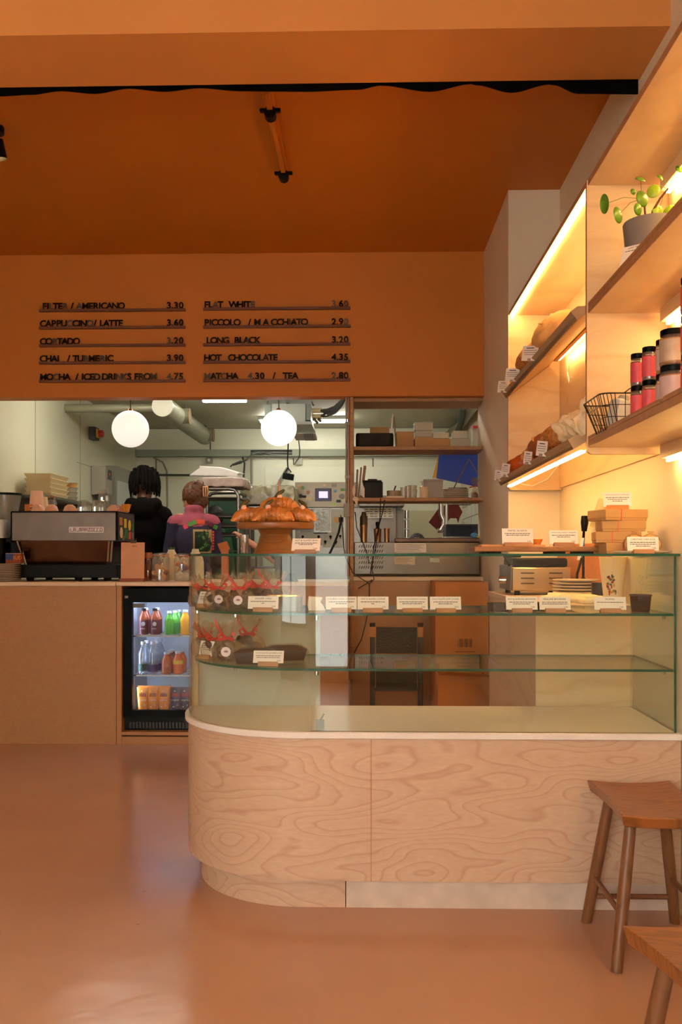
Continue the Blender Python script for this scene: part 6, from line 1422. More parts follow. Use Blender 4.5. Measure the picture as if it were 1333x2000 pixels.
MB().tube([at(493, 886, 9.91), at(490, 890, 9.75), at(482, 898, 9.7), at(470, 903, 9.7)], [0.006, 0.006, 0.010, 0.012], 8).tube([at(472, 902, 9.7), at(455, 908, 9.7)], [0.018, 0.012], 8).tube([at(456, 906, 9.7), at(450, 912, 9.7)], 0.008, 8).build('arm', mat('grey_metal_arm', (86, 82, 74), 0.5, 0.4), gun)
# air unit
ax0, ax1, ay = px(517, 8.2), px(606, 8.2), 8.2
ac = thing('air_unit', 'boxy ceiling air conditioning unit hung on brackets', 'air conditioner', (0, 0, 0))
AZ0, AZ1 = pz(823, ay), pz(788, ay)
MB().box(px(531, ay), px(597, ay), ay, ay + 0.55, AZ0, AZ1).build('housing', mat('galvanised_box', (196, 204, 198), 0.4, 0.2, vary=0.05, vscale=6), ac, bevel=0.003)
for u0, u1 in ((517, 530), (598, 607)): MB().box(px(u0, ay), px(u1, ay), ay + 0.01, ay + 0.5, AZ0 + 0.015, AZ1 - 0.005).build('side_box', mat('galvanised_grey', (140, 152, 144), 0.45, 0.3), ac, bevel=0.003)
MB().box(px(540, ay), px(610, ay), ay - 0.02, ay + 0.58, AZ0 - 0.028, AZ0 - 0.002).build('skirt', LGREY, ac, smooth=0)
g = MB().box(px(575, 8.5), px(617, 8.5), 8.48, 8.75, AZ0 - 0.10, AZ0 - 0.07); g.build('grille_frame', mat('taupe_grille', (120, 104, 84), 0.5), ac, smooth=0)
g = MB()
for k in range(6): g.box(px(594 + k * 3.2, 8.5), px(595.5 + k * 3.2, 8.5), 8.475, 8.74, AZ0 - 0.105, AZ0 - 0.068)
g.build('grille_slat', DGREY, ac, smooth=0)
for u in (524, 612):
    MB().tube([(px(u, ay), ay + 0.03, AZ1 - 0.01), (px(u - 3, ay), ay + 0.1, AZ1 + 0.02), (px(u - 3, ay), ay + 0.1, KZ)], 0.008, 8).build('hanger_rod', STEEL, ac)
for v in (800, 811): MB().cyl((px(609, ay), ay + 0.06, pz(v, ay)), (px(629, ay), ay + 0.06, pz(v, ay)), 0.022, seg=14).build('pipe_lagging', mat('cream_lagging', (206, 190, 146), 0.6), ac)
for k in range(4):
    v0 = 800 + (k % 2) * 11
    MB().tube([(px(627, ay), ay + 0.06, pz(v0, ay)), at(640, 801 + k * 4, 8.1), at(655, 795 + k * 4, 7.8), at(668, 783 + k * 3, 7.5), at(680, 768, 7.3)], 0.014 - 0.002 * k, 8).build('refrigerant_hose', DGREY, ac)
b = MB()
for k in range(5): b.ball(at(614 + 3 * k, 819 + (k % 3) * 3, 8.25), 0.016, 8)
b.build('valve_cluster', mat('dull_brass_valve', (130, 118, 96), 0.3, 0.8), ac)
# left kitchen wall: isolator, dispenser, cabinet, steel shelf
def on_left(u, v):
    x = (u - 666.5) / FPX; t = LX / (x * CS - SN); return Vector((LX, t * (CS + x * SN), CAM_H + (HORIZON - v) / FPX * t))
a, b_ = on_left(173, 858), on_left(192, 838)
iso = thing('isolator_switch', 'grey isolator box with yellow and red emergency knob on the left wall', 'switch', (LX, a.y, a.z))
MB().box(0.001, 0.06, 0, 0.13, 0, 0.115).build('box', DGREY, iso, bevel=0.004)
MB().box(0.06, 0.075, 0.02, 0.12, 0.02, 0.10).build('yellow_plate', mat('yellow_plate', (220, 170, 40), 0.5), iso, bevel=0.003)
MB().cyl((0.07, 0.07, 0.06), (0.115, 0.07, 0.06), 0.034, 0.03, 20).build('red_knob', mat('red_knob', (186, 34, 30), 0.4), iso)
a = on_left(178, 967)
dsp = thing('towel_dispenser', 'tall grey plastic dispenser with an orange lamp on the left wall', 'dispenser', (LX, a.y, a.z))
MB().rings([[(0.001, 0, 0.0), (0.13, 0.01, 0.02), (0.13, 0.24, 0.02), (0.001, 0.25, 0)], [(0.001, 0, 0.27), (0.13, 0.01, 0.26), (0.13, 0.24, 0.26), (0.001, 0.25, 0.27)]]).build('body', mat('warm_grey_plastic', (160, 154, 138), 0.5), dsp, bevel=0.006)
MB().box(0.125, 0.135, 0.08, 0.2, 0.15, 0.24).build('window', DGREY, dsp, bevel=0.002)
MB().cyl((0.134, 0.12, 0.2), (0.14, 0.12, 0.2), 0.012, seg=12).build('lamp', mat('orange_lamp', (230, 90, 30), 0.5), dsp)
MB().box(0.02, 0.09, 0.06, 0.09, -0.09, 0.01).box(0.02, 0.07, 0.16, 0.2, -0.05, 0.01).build('outlet', DGREY, dsp, smooth=0)
a, b_ = on_left(206, 985), on_left(246, 920)
cabn = thing('wall_cabinet', 'grey steel cabinet with a round lock on the left wall behind the man', 'cabinet', (LX, a.y, pz(990, a.y)))
L_ = on_left(244, 950).y - a.y; hC = 0.40
MB().box(0.001, 0.10, 0, L_, 0, hC).build('carcass', mat('grey_enamel', (150, 150, 138), 0.45), cabn, bevel=0.003)
dd = MB().box(0.10, 0.112, 0.03, L_ - 0.03, 0.02, hC - 0.14).build('cabinet_door', mat('pale_blue_grey', (188, 194, 192), 0.35), cabn, bevel=0.002)
MB().cyl((0.11, L_ - 0.15, 0.15), (0.122, L_ - 0.15, 0.15), 0.036, seg=20).build('lock', mat('steel_lock', (110, 112, 114), 0.3, 0.7), dd)
ks = thing('steel_wall_shelf', 'narrow steel shelf along the left wall above the grinder', 'shelf', (0, 0, 0))
KSZ = 1.60
MB().box(LX + 0.001, -2.2, 6.3, 7.4, KSZ - 0.02, KSZ).build('shelf_board', STEEL, ks, bevel=0.002)
for y in (6.45, 7.2): MB().prism([(LX + 0.001, y, KSZ - 0.02), (-2.22, y, KSZ - 0.02), (LX + 0.001, y, KSZ - 0.18)], (0, 0.01, 0)).build('shelf_bracket', STEEL_D, ks, smooth=0)
for i in range(5):
    r = thing('food_container', ('bottom', 'second', 'middle', 'fourth', 'top')[i] + ' cream plastic container stacked on the left wall shelf', 'container', (-2.34, 6.55, KSZ + 0.034 * i), 0, 'cream containers on the wall shelf')
    MB().rings([[(-0.085, 0, 0), (0.085, 0, 0), (0.085, 0.36, 0), (-0.085, 0.36, 0)], [(-0.10, -0.02, 0.033), (0.10, -0.02, 0.033), (0.10, 0.38, 0.033), (-0.10, 0.38, 0.033)]]).build('container', mat('cream_plastic', (206, 188, 146), 0.5), r, bevel=0.003)
for i in range(4):
    r = thing('deli_cup', ('bottom', 'second', 'third', 'top')[i] + ' clear deli cup of the short stack on the wall shelf', 'container', (-2.3, 7.12, KSZ + 0.036 * i), 0, 'clear cups on the wall shelf')
    MB().lathe([(0.05, 0), (0.062, 0.033), (0.066, 0.035), (0, 0.035)], seg=24).build('cup', PLASTIC if i < 3 else mat('tan_lid', (206, 160, 96), 0.5), r)

# ------------------------------------------------------------------ baker's rack with sacks, oven, utensil wall
RY = 7.75
rk = thing('bakery_rack', 'steel bakery trolley rack with rounded top rails behind the staff', 'rack', (0, 0, 0))
rx0, rx1, rz1 = px(386, RY), px(466, RY), pz(954, RY)
for y in (RY, RY + 0.5):
    MB().tube([(rx1, y, 0.08), (rx1, y, rz1 - 0.06), (rx1 - 0.03, y, rz1 - 0.01), (rx1 - 0.08, y, rz1), (rx0 + 0.08, y, rz1), (rx0 + 0.03, y, rz1 - 0.01), (rx0, y, rz1 - 0.06), (rx0, y, 0.08)], 0.016, 10).build('side_frame', STEEL, rk)
MB().tube([(rx1, RY, rz1 - 0.03), (rx1, RY + 0.5, rz1 - 0.03)], 0.016, 10).tube([(rx0, RY, rz1 - 0.03), (rx0, RY + 0.5, rz1 - 0.03)], 0.016, 10).build('top_rail', STEEL, rk)
for v in (970, 1008, 1027, 1045, 1075):
    MB().box(rx0, rx1, RY + 0.0, RY + 0.5, pz(v, RY) - 0.006, pz(v, RY)).build('tray_shelf', STEEL_D, rk, smooth=0)
for x in (rx0, rx1):
    for y in (RY, RY + 0.5): MB().cyl((x - 0.014, y, 0.045), (x + 0.014, y, 0.045), 0.045, seg=18).build('castor', BLACK, rk)
for i, (v, lab) in enumerate(((1008, 'dark baking tray on the upper visible rack shelf'), (1027, 'dark baking tray on the middle rack shelf'), (1045, 'dark baking tray on the lower visible rack shelf'))):
    zz = pz(v, RY); r = thing('baking_tray', lab, 'baking tray', ((rx0 + rx1) / 2, RY + 0.03, zz + 0.001), 0, 'baking trays in the rack')
    h = (rx1 - rx0) / 2 - 0.025
    MB().box(-h, h, 0, 0.42, 0, 0.004).box(-h, h, 0, 0.006, 0.004, 0.024).box(-h, h, 0.414, 0.42, 0.004, 0.024).box(-h, -h + 0.006, 0.006, 0.414, 0.004, 0.024).box(h - 0.006, h, 0.006, 0.414, 0.004, 0.024).build('tray', mat('dark_baking_steel', (46, 42, 40), 0.5, 0.6), r, smooth=0)
gb = thing('green_cupboard', 'dark green cupboard standing behind the bakery rack', 'cupboard', (px(444, 9.3), 9.3, 0))
MB().box(-0.19, 0.13, 0, 0.5, 0.0, pz(974, 9.3)).build('carcass', mat('bottle_green_enamel', (14, 70, 44), 0.5), gb, bevel=0.004)
MB().box(0.10, 0.115, -0.02, 0.0, 1.2, 1.36).build('handle', STEEL, gb, bevel=0.002)
def sack(label, u0, u1, v0, v1, y, d, m, group, disp=(0.09, 0.035), vox=0.012):
    r = thing('wrapped_pack', label, 'wrapped pack', (px((u0 + u1) / 2, y), y, pz(v1, y)), 0, group); h = (px(u1, y) - px(u0, y)) / 2
    put('pack', baked(MB().box(-h, h, 0, d, 0, pz(v0, y) - pz(v1, y)).mesh('pack', m), vox, 4, disp=disp), r); return r
sack('mauve plastic-wrapped carton pack lying on top of the steel rack', 385, 477, 931, 949.5, RY - 0.03, 0.45, mat('mauve_wrapped_pack', (180, 160, 150), 0.3, vary=0.12, vscale=14, bump=0.5, bscale=18), 'packs on top of the rack')
wp = thing('paper_sheet', 'torn white paper sheet lying over the wrapped packs on the rack', 'paper', (0, 0, 0))
put('paper', baked(MB().prism([at(368, 929, RY + 0.1), at(384, 918, RY + 0.1), at(392, 913, RY + 0.1), at(388, 910, RY + 0.1), at(430, 912, RY + 0.1), at(470, 924, RY + 0.1), at(455, 929, RY + 0.1), at(478, 932, RY + 0.1), at(430, 930, RY + 0.1)], (0, 0.3, 0.02)).mesh('paper', mat('bright_white_paper', (236, 234, 232), 0.7)), 0.008, 2), wp)
sack('large clear polythene sack of folded packs beside the rack top', 473, 575, 948, 985, RY + 0.45, 0.45, POLY, 'polythene sacks by the rack', (0.16, 0.07))
sack('grey packs inside the polythene sack beside the rack', 482, 560, 958, 984, RY + 0.52, 0.3, mat('grey_pack', (170, 160, 148), 0.5), 'packs inside the polythene sack')
wtb = thing('steel_worktable', 'stainless work table with undershelf behind the cake stand', 'work table', (0, 0, 0))
ty = 8.3; tzt = pz(988, ty)
MB().box(px(480, ty), px(566, ty), ty, ty + 0.4, tzt - 0.03, tzt).build('table_top', STEEL, wtb, bevel=0.003)
for u in (484, 562):
    for y in (ty + 0.03, ty + 0.35): MB().cyl((px(u, ty), y, 0), (px(u, ty), y, tzt - 0.03), 0.018, seg=12).build('leg', STEEL, wtb)
MB().box(px(482, ty), px(564, ty), ty + 0.02, ty + 0.38, 1.06, 1.08).build('undershelf', STEEL_D, wtb, smooth=0)
for i, (u, v0, v1, c, lab) in enumerate(((494, 1068, 1079, (186, 180, 160), 'clear squat jar under the cake stand at the work table'), (487, 1050, 1062, (190, 40, 36), 'small red-capped bottle left of the cake stand foot'), (506, 1056, 1064, (60, 90, 190), 'small blue lid seen left of the cake stand foot'))):
    r = thing('spice_jar', lab, 'jar', (px(u, 8.4), 8.4, 1.0805), 0, 'jars on the work table')
    MB().cyl((0, 0, 0), (0, 0, 0.07 + 0.02 * i), 0.035, seg=18).build('body', PLASTIC, r); MB().cyl((0, 0, 0.07 + 0.02 * i), (0, 0, 0.092 + 0.02 * i), 0.03, seg=18).build('lid', mat('jar_lid_%d' % i, c, 0.4), r)
OY = 8.75
ov = thing('deck_oven', 'large stainless deck oven with a blue touch panel and stickers', 'oven', (0, 0, 0))
ox0, ox1 = px(577, OY), 0.30
MB().box(ox0, ox1, OY, OY + 0.9, 0.0, pz(991, OY)).build('oven_body', STEEL, ov, bevel=0.004)
cpn = MB().box(ox0, px(700, OY), OY - 0.02, OY + 0.85, pz(991, OY), pz(942, OY)).build('control_panel', mat('warm_grey_steel', (140, 128, 112), 0.35, 0.7, vary=0.05, vscale=8), ov, bevel=0.003)
tp = MB().box(px(616, OY), px(648, OY), OY - 0.028, OY - 0.02, pz(979, OY), pz(954, OY)).build('touch_panel', mat('navy_panel', (34, 30, 72), 0.3), cpn, bevel=0.002)
MB().box(px(623.5, OY), px(641, OY), OY - 0.031, OY - 0.028, pz(973, OY), pz(960, OY)).build('lit_screen', glow('lit_screen', (214, 200, 255), 1.2), cpn, smooth=0)
stk = MB(); q = random.Random(11)
for k, (u, v, a, c) in enumerate(((592, 953, 5, 0), (586, 950, 3, 1), (588, 969, 5, 2), (595, 970, 4, 2), (603, 962, 5, 3), (604, 974, 6, 4), (588, 984, 3, 4), (597, 984, 4, 5), (634, 948, 4, 4), (653, 948, 5, 5), (656, 959, 3.5, 6), (670, 957, 4.5, 0), (668, 970, 7, 5), (662, 979, 4.5, 2), (653, 985, 3, 7), (655, 965, 2, 3))):
    x, z = px(u, OY), pz(v, OY); s_ = a * OY / FPX
    if k % 2: stk.box(x - s_, x + s_, OY - 0.0225, OY - 0.0199, z - s_ * 0.6, z + s_ * 0.6, m=c)
    else: stk.m = c; stk.cyl((x, OY - 0.0225, z), (x, OY - 0.0199, z), s_ * 0.8, seg=14)
stk.build('oven_sticker', [mat('sticker_leaf_green', (96, 130, 70), 0.5), mat('sticker_orange', (220, 140, 80), 0.5), mat('sticker_black', (30, 28, 30), 0.5), mat('sticker_brown', (170, 120, 90), 0.5), mat('sticker_cream', (220, 196, 150), 0.5), mat('sticker_grey', (120, 110, 100), 0.5), mat('sticker_blue', (90, 150, 180), 0.5), mat('sticker_lime', (150, 200, 40), 0.5)], cpn, smooth=0)
nt2 = MB(); 
nt2.box(px(584, OY), px(614, OY), OY - 0.003, OY - 0.001, pz(1040, OY), pz(994, OY), m=0).box(px(616, OY), px(645, OY), OY - 0.012, OY - 0.001, pz(1037, OY), pz(994, OY), m=1).box(px(647, OY), px(672, OY), OY - 0.003, OY - 0.001, pz(1055, OY), pz(994, OY), m=2)
nt2.box(px(588, OY), px(630, OY), OY - 0.014, OY - 0.001, pz(1066, OY), pz(1040, OY), m=2).box(px(631, OY), px(672, OY), OY - 0.014, OY - 0.001, pz(1069, OY), pz(1040, OY), m=2)
nt2.build('door_panel', [mat('grey_sheet', (150, 150, 146), 0.4), mat('silver_bag', (176, 176, 170), 0.25, 0.3, bump=1.0, bscale=30), mat('pale_panel', (182, 178, 162), 0.5)], ov, smooth=0)
for u, v in ((592, 1048), (623, 1048), (646, 1048), (636, 1058), (657, 1058), (665, 1047)): MB().cyl((px(u, OY), OY - 0.03, pz(v, OY)), (px(u, OY), OY - 0.013, pz(v, OY)), 0.012, seg=12).box(px(u, OY) - 0.004, px(u, OY) + 0.004, OY - 0.03, OY - 0.013, pz(v + 5, OY), pz(v, OY)).build('key_lock', BLACK, ov)
MB().box(px(613, OY), px(641, OY), OY - 0.02, OY - 0.012, pz(1042, OY), pz(1040, OY)).box(px(660, OY), px(671, OY), OY - 0.006, OY - 0.002, pz(1020, OY), pz(1010, OY)).build('wording_strip', INK, ov, smooth=0)
MB().box(px(653, OY), px(662, OY), OY - 0.008, OY - 0.002, pz(1021, OY), pz(1010, OY)).build('framed_notice', mat('amber_notice', (206, 150, 84), 0.5), ov, smooth=0)
# right of the post: hood, notice board, steel column, cream panel, hanging dark red bag, pipes, basket
hd = thing('extractor_hood', 'grey steel extractor hood over the oven, right of the oak post', 'hood', (0, 0, 0))
MB().box(px(702, 8.6), px(790, 8.6), 8.6, 9.2, pz(991, 8.75) + 0.002, pz(968, 8.6)).build('hood', STEEL, hd, bevel=0.004)
nb = thing('handwritten_notice', 'white handwritten notice sheet under the steel hood', 'notice', (0, 0, 0))
yb3 = 8.72
MB().box(px(711, yb3), px(769, yb3), yb3 - 0.004, yb3, pz(1012, yb3), pz(991.5, yb3)).build('sheet', mat('cream_sheet', (222, 216, 196), 0.6), nb, smooth=0)
t = MB(); q = random.Random(8)
for k in range(24):
    u = 714 + (k % 6) * 9; v = 994.5 + (k // 6) * 4.4; t.box(px(u, yb3), px(u + 4 + q.random() * 4, yb3), yb3 - 0.006, yb3 - 0.0042, pz(v + 1.2, yb3), pz(v, yb3))
t.build('handwriting', INK, nb, smooth=0)
sw = thing('steel_column', 'narrow stainless column with clamps left of the cream panel', 'column unit', (0, 0, 0))
MB().box(px(772, 8.9), px(789, 8.9), 8.9, 9.0, 0, pz(995, 8.9)).build('column', STEEL, sw, bevel=0.004)
for v in (1005, 1024, 1042): MB().cyl((px(795, 8.8), 8.8, pz(v + 8, 8.8)), (px(795, 8.8), 8.8, pz(v - 8, 8.8)), 0.022, seg=12).build('clamp', CHROME, sw)
cp = thing('cream_panel', 'cream hygiene panel on the back wall behind the steel prep unit', 'panel', (0, 0, 0))
MB().box(px(798, 9.96), px(866, 9.96), 9.965, 9.988, pz(1110, 9.96), pz(997, 9.96)).build('panel', mat('cream_panel_sheet', (214, 206, 168), 0.4), cp, bevel=0.003)
rb_ = thing('dark_red_cloth', 'dark red folded cloth hung diagonally beside the bent chrome pipe', 'cloth', (0, 0, 0))
MB().cyl(at(884, 986, 9.02), (WX - 0.001, 9.02, at(884, 986, 9.02).z), 0.006, seg=8).build('hanger_rod', STEEL, rb_)
MB().prism([at(u, v, 9.0) for u, v in ((838, 1020), (858, 992), (874, 985), (896, 985), (904, 1000), (898, 1012), (896, 1022), (893, 1012), (880, 1012), (860, 1040))], (0, 0.03, 0)).build('cloth', mat('maroon_cloth', (104, 30, 22), 0.8, vary=0.2, vscale=30), rb_, bevel=0.006)
bp2 = thing('bent_pipe', 'chrome waste pipe with a dark bend at the right of the pass', 'pipe', (0, 0, 0))
MB().tube([at(862, 982, 8.3), at(862, 1005, 8.3), at(867, 1015, 8.3), at(867, 1028, 8.3), at(862, 1036, 8.3), at(855, 1036, 8.3)], 0.024, 12).build('bend', CHROME, bp2)
MB().cyl(at(872.5, 982, 8.3), at(872.5, 1052, 8.3), 0.014, seg=12).build('riser', CHROME, bp2)
tls = thing('white_tiled_panel', 'white tiled splashback at the far right of the pass', 'splashback', (0, 0, 0))
t = MB()
for i in range(5):
    for j in range(5): t.box(WX - 0.012, WX - 0.001, 8.3 + i * 0.3, 8.592 + i * 0.3, 1.20 + j * 0.12, 1.312 + j * 0.12)
t.build('tiles', mat('white_tile', (220, 218, 206), 0.2), tls, smooth=0)
bsk = thing('mesh_basket', 'dark blue mesh crate on the right behind the steel lid', 'crate', (px(903, 7.2), 7.2, pz(1049, 7.2)))
hx = px(934, 7.2) - px(903, 7.2); bh = pz(1024, 7.2) - pz(1049, 7.2); b = MB(); BSK = mat('navy_plastic_crate', (24, 28, 44), 0.45)
for k in range(17):
    x = -hx + 2 * hx * k / 16
    for sg in (-1, 1): b.tube([(x, 0, 0.006), (max(-hx, min(hx, x + sg * bh)), 0, bh - 0.006)], 0.0035, 5)
b.box(-hx, hx, -0.006, 0.006, bh - 0.014, bh).box(-hx, hx, -0.006, 0.006, 0, 0.012).box(-hx, hx, 0.28, 0.29, 0, bh).box(-hx, -hx + 0.01, 0, 0.29, 0, bh).box(hx - 0.01, hx, 0, 0.29, 0, bh).box(-hx, hx, 0, 0.29, 0, 0.006)
b.build('crate', BSK, bsk, smooth=0)
gr_ = thing('snack_packet', 'small blue and yellow packet at the right end of the steel lid', 'packet', at(927, 1052, 6.2))
MB().ball((0, 0, 0.02), (0.026, 0.015, 0.02), 12).build('packet', mat('sky_blue_packet', (80, 140, 190), 0.4), gr_); MB().ball((0.026, 0, 0.012), (0.014, 0.012, 0.012), 10).build('yellow_end', mat('yellow_packet', (220, 180, 40), 0.4), gr_)
kbn = thing('kitchen_bench', 'steel bench along the right side of the kitchen under the crate', 'bench', (0, 0, 0))
MB().box(px(860, 7.2), WX - 0.02, 7.1, 7.6, pz(1049, 7.2) - 0.04, pz(1049, 7.2) - 0.001).build('bench_top', STEEL, kbn, bevel=0.003)
for x in (px(862, 7.2) + 0.03, WX - 0.06):
    for y in (7.15, 7.55): MB().cyl((x, y, 0), (x, y, pz(1049, 7.2) - 0.04), 0.018, seg=12).build('leg', STEEL, kbn)
cdr = thing('ceiling_pipe', 'sloping grey service duct in the kitchen top right corner', 'duct', (0, 0, 0))
MB().tube([at(905, 795, 8.0), at(900, 830, 9.2), at(888, 860, 9.7)], 0.03, 12).build('black_hose', DGREY, cdr)
MB().tube([at(922, 800, 8.2), at(910, 820, 9.0), at(880, 845, 9.9)], 0.05, 4).build('box_duct', mat('grey_green_duct', (150, 150, 128), 0.5, 0.3), cdr, smooth=0)

# ------------------------------------------------------------------ people
def capsule(m, p0, p1, r0, r1, seg=14):
    p0, p1 = Vector(p0), Vector(p1)
    m.cyl(p0, p1, r0, r1, seg); m.ball(p0, r0, seg); m.ball(p1, r1, seg)
def split_mesh(me, mats, fn):
    me.materials.clear()
    for q in mats: me.materials.append(q)
    for p in me.polygons: p.material_index = fn(p.center)
    return me
def person(label, loc, rz, H, skin, top, trousers, shoe, arms, lean=0.0, head_turn=0.0, nod=0.0, wide=1.0, head_drop=0.0, short_sleeve=False, topfn=None, topmats=None, top_name='sweater', hood=False, collar=False, knee=0.0):
    r = thing('person', label, 'person', loc, rz)
    k = H / 1.75
    RL = Matrix.Translation((0, 0, 0.95 * k)) @ Matrix.Rotation(R(-lean), 4, 'X') @ Matrix.Translation((0, 0, -0.95 * k))
    def P(x, y, z, up=True): v = Vector((x * k * wide, y * k, z * k)); return RL @ v if up else v
    neck, hc = P(0, -0.01, 1.475), P(0, 0.025, 1.635 - head_drop)
    HR = Matrix.Translation(hc) @ Matrix.Rotation(R(head_turn), 4, 'Z') @ Matrix.Rotation(R(-nod), 4, 'X')
    b = MB()
    # head with face
    b.ball(hc, (0.076 * k, 0.094 * k, 0.108 * k), 22, mx=Matrix.Rotation(R(head_turn), 4, 'Z'))
    def hp(x, y, z): return HR @ (Vector((x, y, z)) * k)
    b.ball(hp(0, 0.035, -0.055), (0.056 * k, 0.062 * k, 0.06 * k), 16, mx=Matrix.Rotation(R(head_turn), 4, 'Z'))
    capsule(b, hp(0, 0.088, 0.015), hp(0, 0.112, -0.022), 0.008 * k, 0.015 * k, 10)
    b.ball(hp(0, 0.094, -0.058), (0.022 * k, 0.010 * k, 0.009 * k), 10)
    for s in (-1, 1):
        b.ball(hp(0.076 * s, -0.005, -0.012), (0.011 * k, 0.020 * k, 0.032 * k), 10, mx=Matrix.Rotation(R(head_turn), 4, 'Z'))
        b.ball(hp(0.032 * s, 0.080, 0.022), (0.018 * k, 0.012 * k, 0.008 * k), 8)
    capsule(b, neck, hc - Vector((0, 0, 0.06 * k)), 0.056 * k, 0.052 * k)
    # trunk and legs
    pel, ch = P(0, 0, 0.95), P(0, -0.01, 1.28)
    b.ball(ch, (0.15 * k * wide, 0.10 * k, 0.19 * k), 18, mx=Matrix.Rotation(R(-lean), 4, 'X')); b.ball(pel, (0.15 * k * wide, 0.105 * k, 0.14 * k), 18)
    capsule(b, pel, ch, 0.115 * k * wide, 0.12 * k * wide); capsule(b, P(-0.13, 0, 1.42), P(0.13, 0, 1.42), 0.055 * k, 0.055 * k); capsule(b, P(0, 0, 1.40), neck, 0.07 * k, 0.056 * k)
    tr_ = MB(); sh_ = MB()
    for s in (-1, 1):
        hip, kn, an = P(0.085 * s, 0, 0.92, False), P(0.095 * s, 0.03 + knee, 0.50, False), P(0.095 * s, -0.02, 0.09, False)
        capsule(b, hip, kn, 0.085 * k, 0.052 * k); capsule(b, kn, an, 0.052 * k, 0.038 * k)
        capsule(tr_, hip, kn, 0.098 * k, 0.068 * k); capsule(tr_, kn, an + Vector((0, 0, 0.02)), 0.068 * k, 0.055 * k)
        capsule(b, an, an + Vector((0, 0.14 * k, -0.05 * k)), 0.036 * k, 0.026 * k)
        capsule(sh_, an + Vector((0, -0.03, -0.045 * k)), an + Vector((0, 0.17 * k, -0.05 * k)), 0.045 * k, 0.038 * k)
    tr_.ball(pel + Vector((0, 0, -0.02)), (0.165 * k * wide, 0.118 * k, 0.13 * k), 18)
    # arms
    cl = MB()
    cl.ball(ch, (0.172 * k * wide, 0.122 * k, 0.20 * k), 18, mx=Matrix.Rotation(R(-lean), 4, 'X')); cl.ball(P(0, 0, 1.02), (0.168 * k * wide, 0.125 * k, 0.13 * k), 18)
    capsule(cl, P(0, 0, 0.98), ch, 0.14 * k * wide, 0.14 * k * wide); capsule(cl, P(-0.14, -0.005, 1.405), P(0.14, -0.005, 1.405), 0.066 * k, 0.066 * k); capsule(cl, P(0, -0.005, 1.38), neck - Vector((0, 0, 0.01)), 0.11 * k, 0.075 * k)
    for s, (el, wr) in zip((-1, 1), arms):
        shd = P(0.172 * s, 0, 1.40); el = P(*el); wr = P(*wr); d = (wr - el).normalized()
        capsule(b, shd, el, 0.048 * k, 0.037 * k); capsule(b, el, wr, 0.037 * k, 0.026 * k)
        capsule(cl, shd, el if not short_sleeve else shd.lerp(el, 0.62), 0.066 * k, 0.056 * k if not short_sleeve else 0.062 * k)
        if not short_sleeve: capsule(cl, el, el.lerp(wr, 0.9), 0.056 * k, 0.044 * k)
        side = d.cross(Vector((0, 0, 1))); side = side.normalized() if side.length > 0.1 else Vector((1, 0, 0)); nn = side.cross(d)
        palm = wr + d * 0.05 * k; b.ball(palm, (0.036 * k, 0.036 * k, 0.022 * k), 12, mx=Matrix((side, d, nn)).transposed().to_4x4())
        for f in range(4):
            o0 = wr + d * 0.075 * k + side * (0.027 - 0.018 * f) * k; L = (0.036, 0.042, 0.040, 0.031)[f] * k
            p1 = o0 + d * L; p2 = p1 + (d * 0.5 - nn * 0.85).normalized() * L * 0.75
            capsule(b, o0 - d * 0.012 * k, p1, 0.0092 * k, 0.0085 * k, 8); capsule(b, p1, p2, 0.0085 * k, 0.0072 * k, 8)
        t0 = wr + d * 0.03 * k + side * 0.028 * k * (-s if s > 0 else 1)
        t1 = t0 + (d * 0.6 + side * (-s if s > 0 else 1) * 0.7).normalized() * 0.035 * k; capsule(b, t0, t1, 0.011 * k, 0.0095 * k, 8); capsule(b, t1, t1 + d * 0.026 * k, 0.0095 * k, 0.008 * k, 8)
    body = put('body', baked(b.mesh('body', skin), 0.0075, 3), r)
    if hood:
        for a in range(-100, 101, 20):
            cl.ball(P(0.105 * math.sin(R(a)), -0.045 - 0.055 * math.cos(R(a)), 1.475 - 0.012 * math.cos(R(a))), (0.052 * k, 0.045 * k, 0.05 * k), 12)
        cl.ball(P(0, -0.105, 1.43), (0.10 * k, 0.05 * k, 0.085 * k), 14)
    if collar:
        for a in range(0, 360, 24): cl.ball(P(0.07 * math.cos(R(a)), -0.005 + 0.066 * math.sin(R(a)), 1.50), (0.022 * k, 0.022 * k, 0.036 * k), 10)
    cm = baked(cl.mesh(top_name, top), 0.011, 3, disp=(0.11, 0.012))
    if topfn: split_mesh(cm, topmats, lambda c: topfn(c, k))
    put(top_name, cm, r)
    put('trousers', baked(tr_.mesh('trousers', trousers), 0.013, 3), r); put('shoes', baked(sh_.mesh('shoes', shoe), 0.011, 2), r)
    e = MB()
    for s in (-1, 1): e.ball(hp(0.032 * s, 0.083, 0.012), 0.0095 * k, 10)
    e.build('eyes', mat('eye_dark', (40, 30, 26), 0.2), r)
    return r, k, hp, hc, HR, P
def hair_cap(r, k, hp, m, lo=-0.03, front=0.06, name='hair', vol=1.0, extra=None):
    b = MB(); b.ball(hp(0, -0.012, 0.022), (0.088 * k * vol, 0.100 * k * vol, 0.104 * k * vol), 20); b.ball(hp(0, -0.045, -0.035), (0.070 * k * vol, 0.062 * k, 0.075 * k), 16)
    if extra: extra(b)
    me = baked(b.mesh(name, m), 0.007, 2, disp=(0.02, 0.006))
    # keep the face free
    bm = bmesh.new(); bm.from_mesh(me); inv = r['_hinv'] if '_hinv' in r else None
    bm.to_mesh(me); bm.free()
    return put(name, me, r)
DSKIN = mat('dark_brown_skin', (92, 56, 38), 0.5); LSKIN = mat('fair_skin', (214, 154, 122), 0.5); MSKIN = mat('tan_skin', (196, 134, 100), 0.5)
JEAN = mat('dark_trousers', (34, 34, 40), 0.85); SHOE = mat('black_shoes', (24, 22, 22), 0.6)
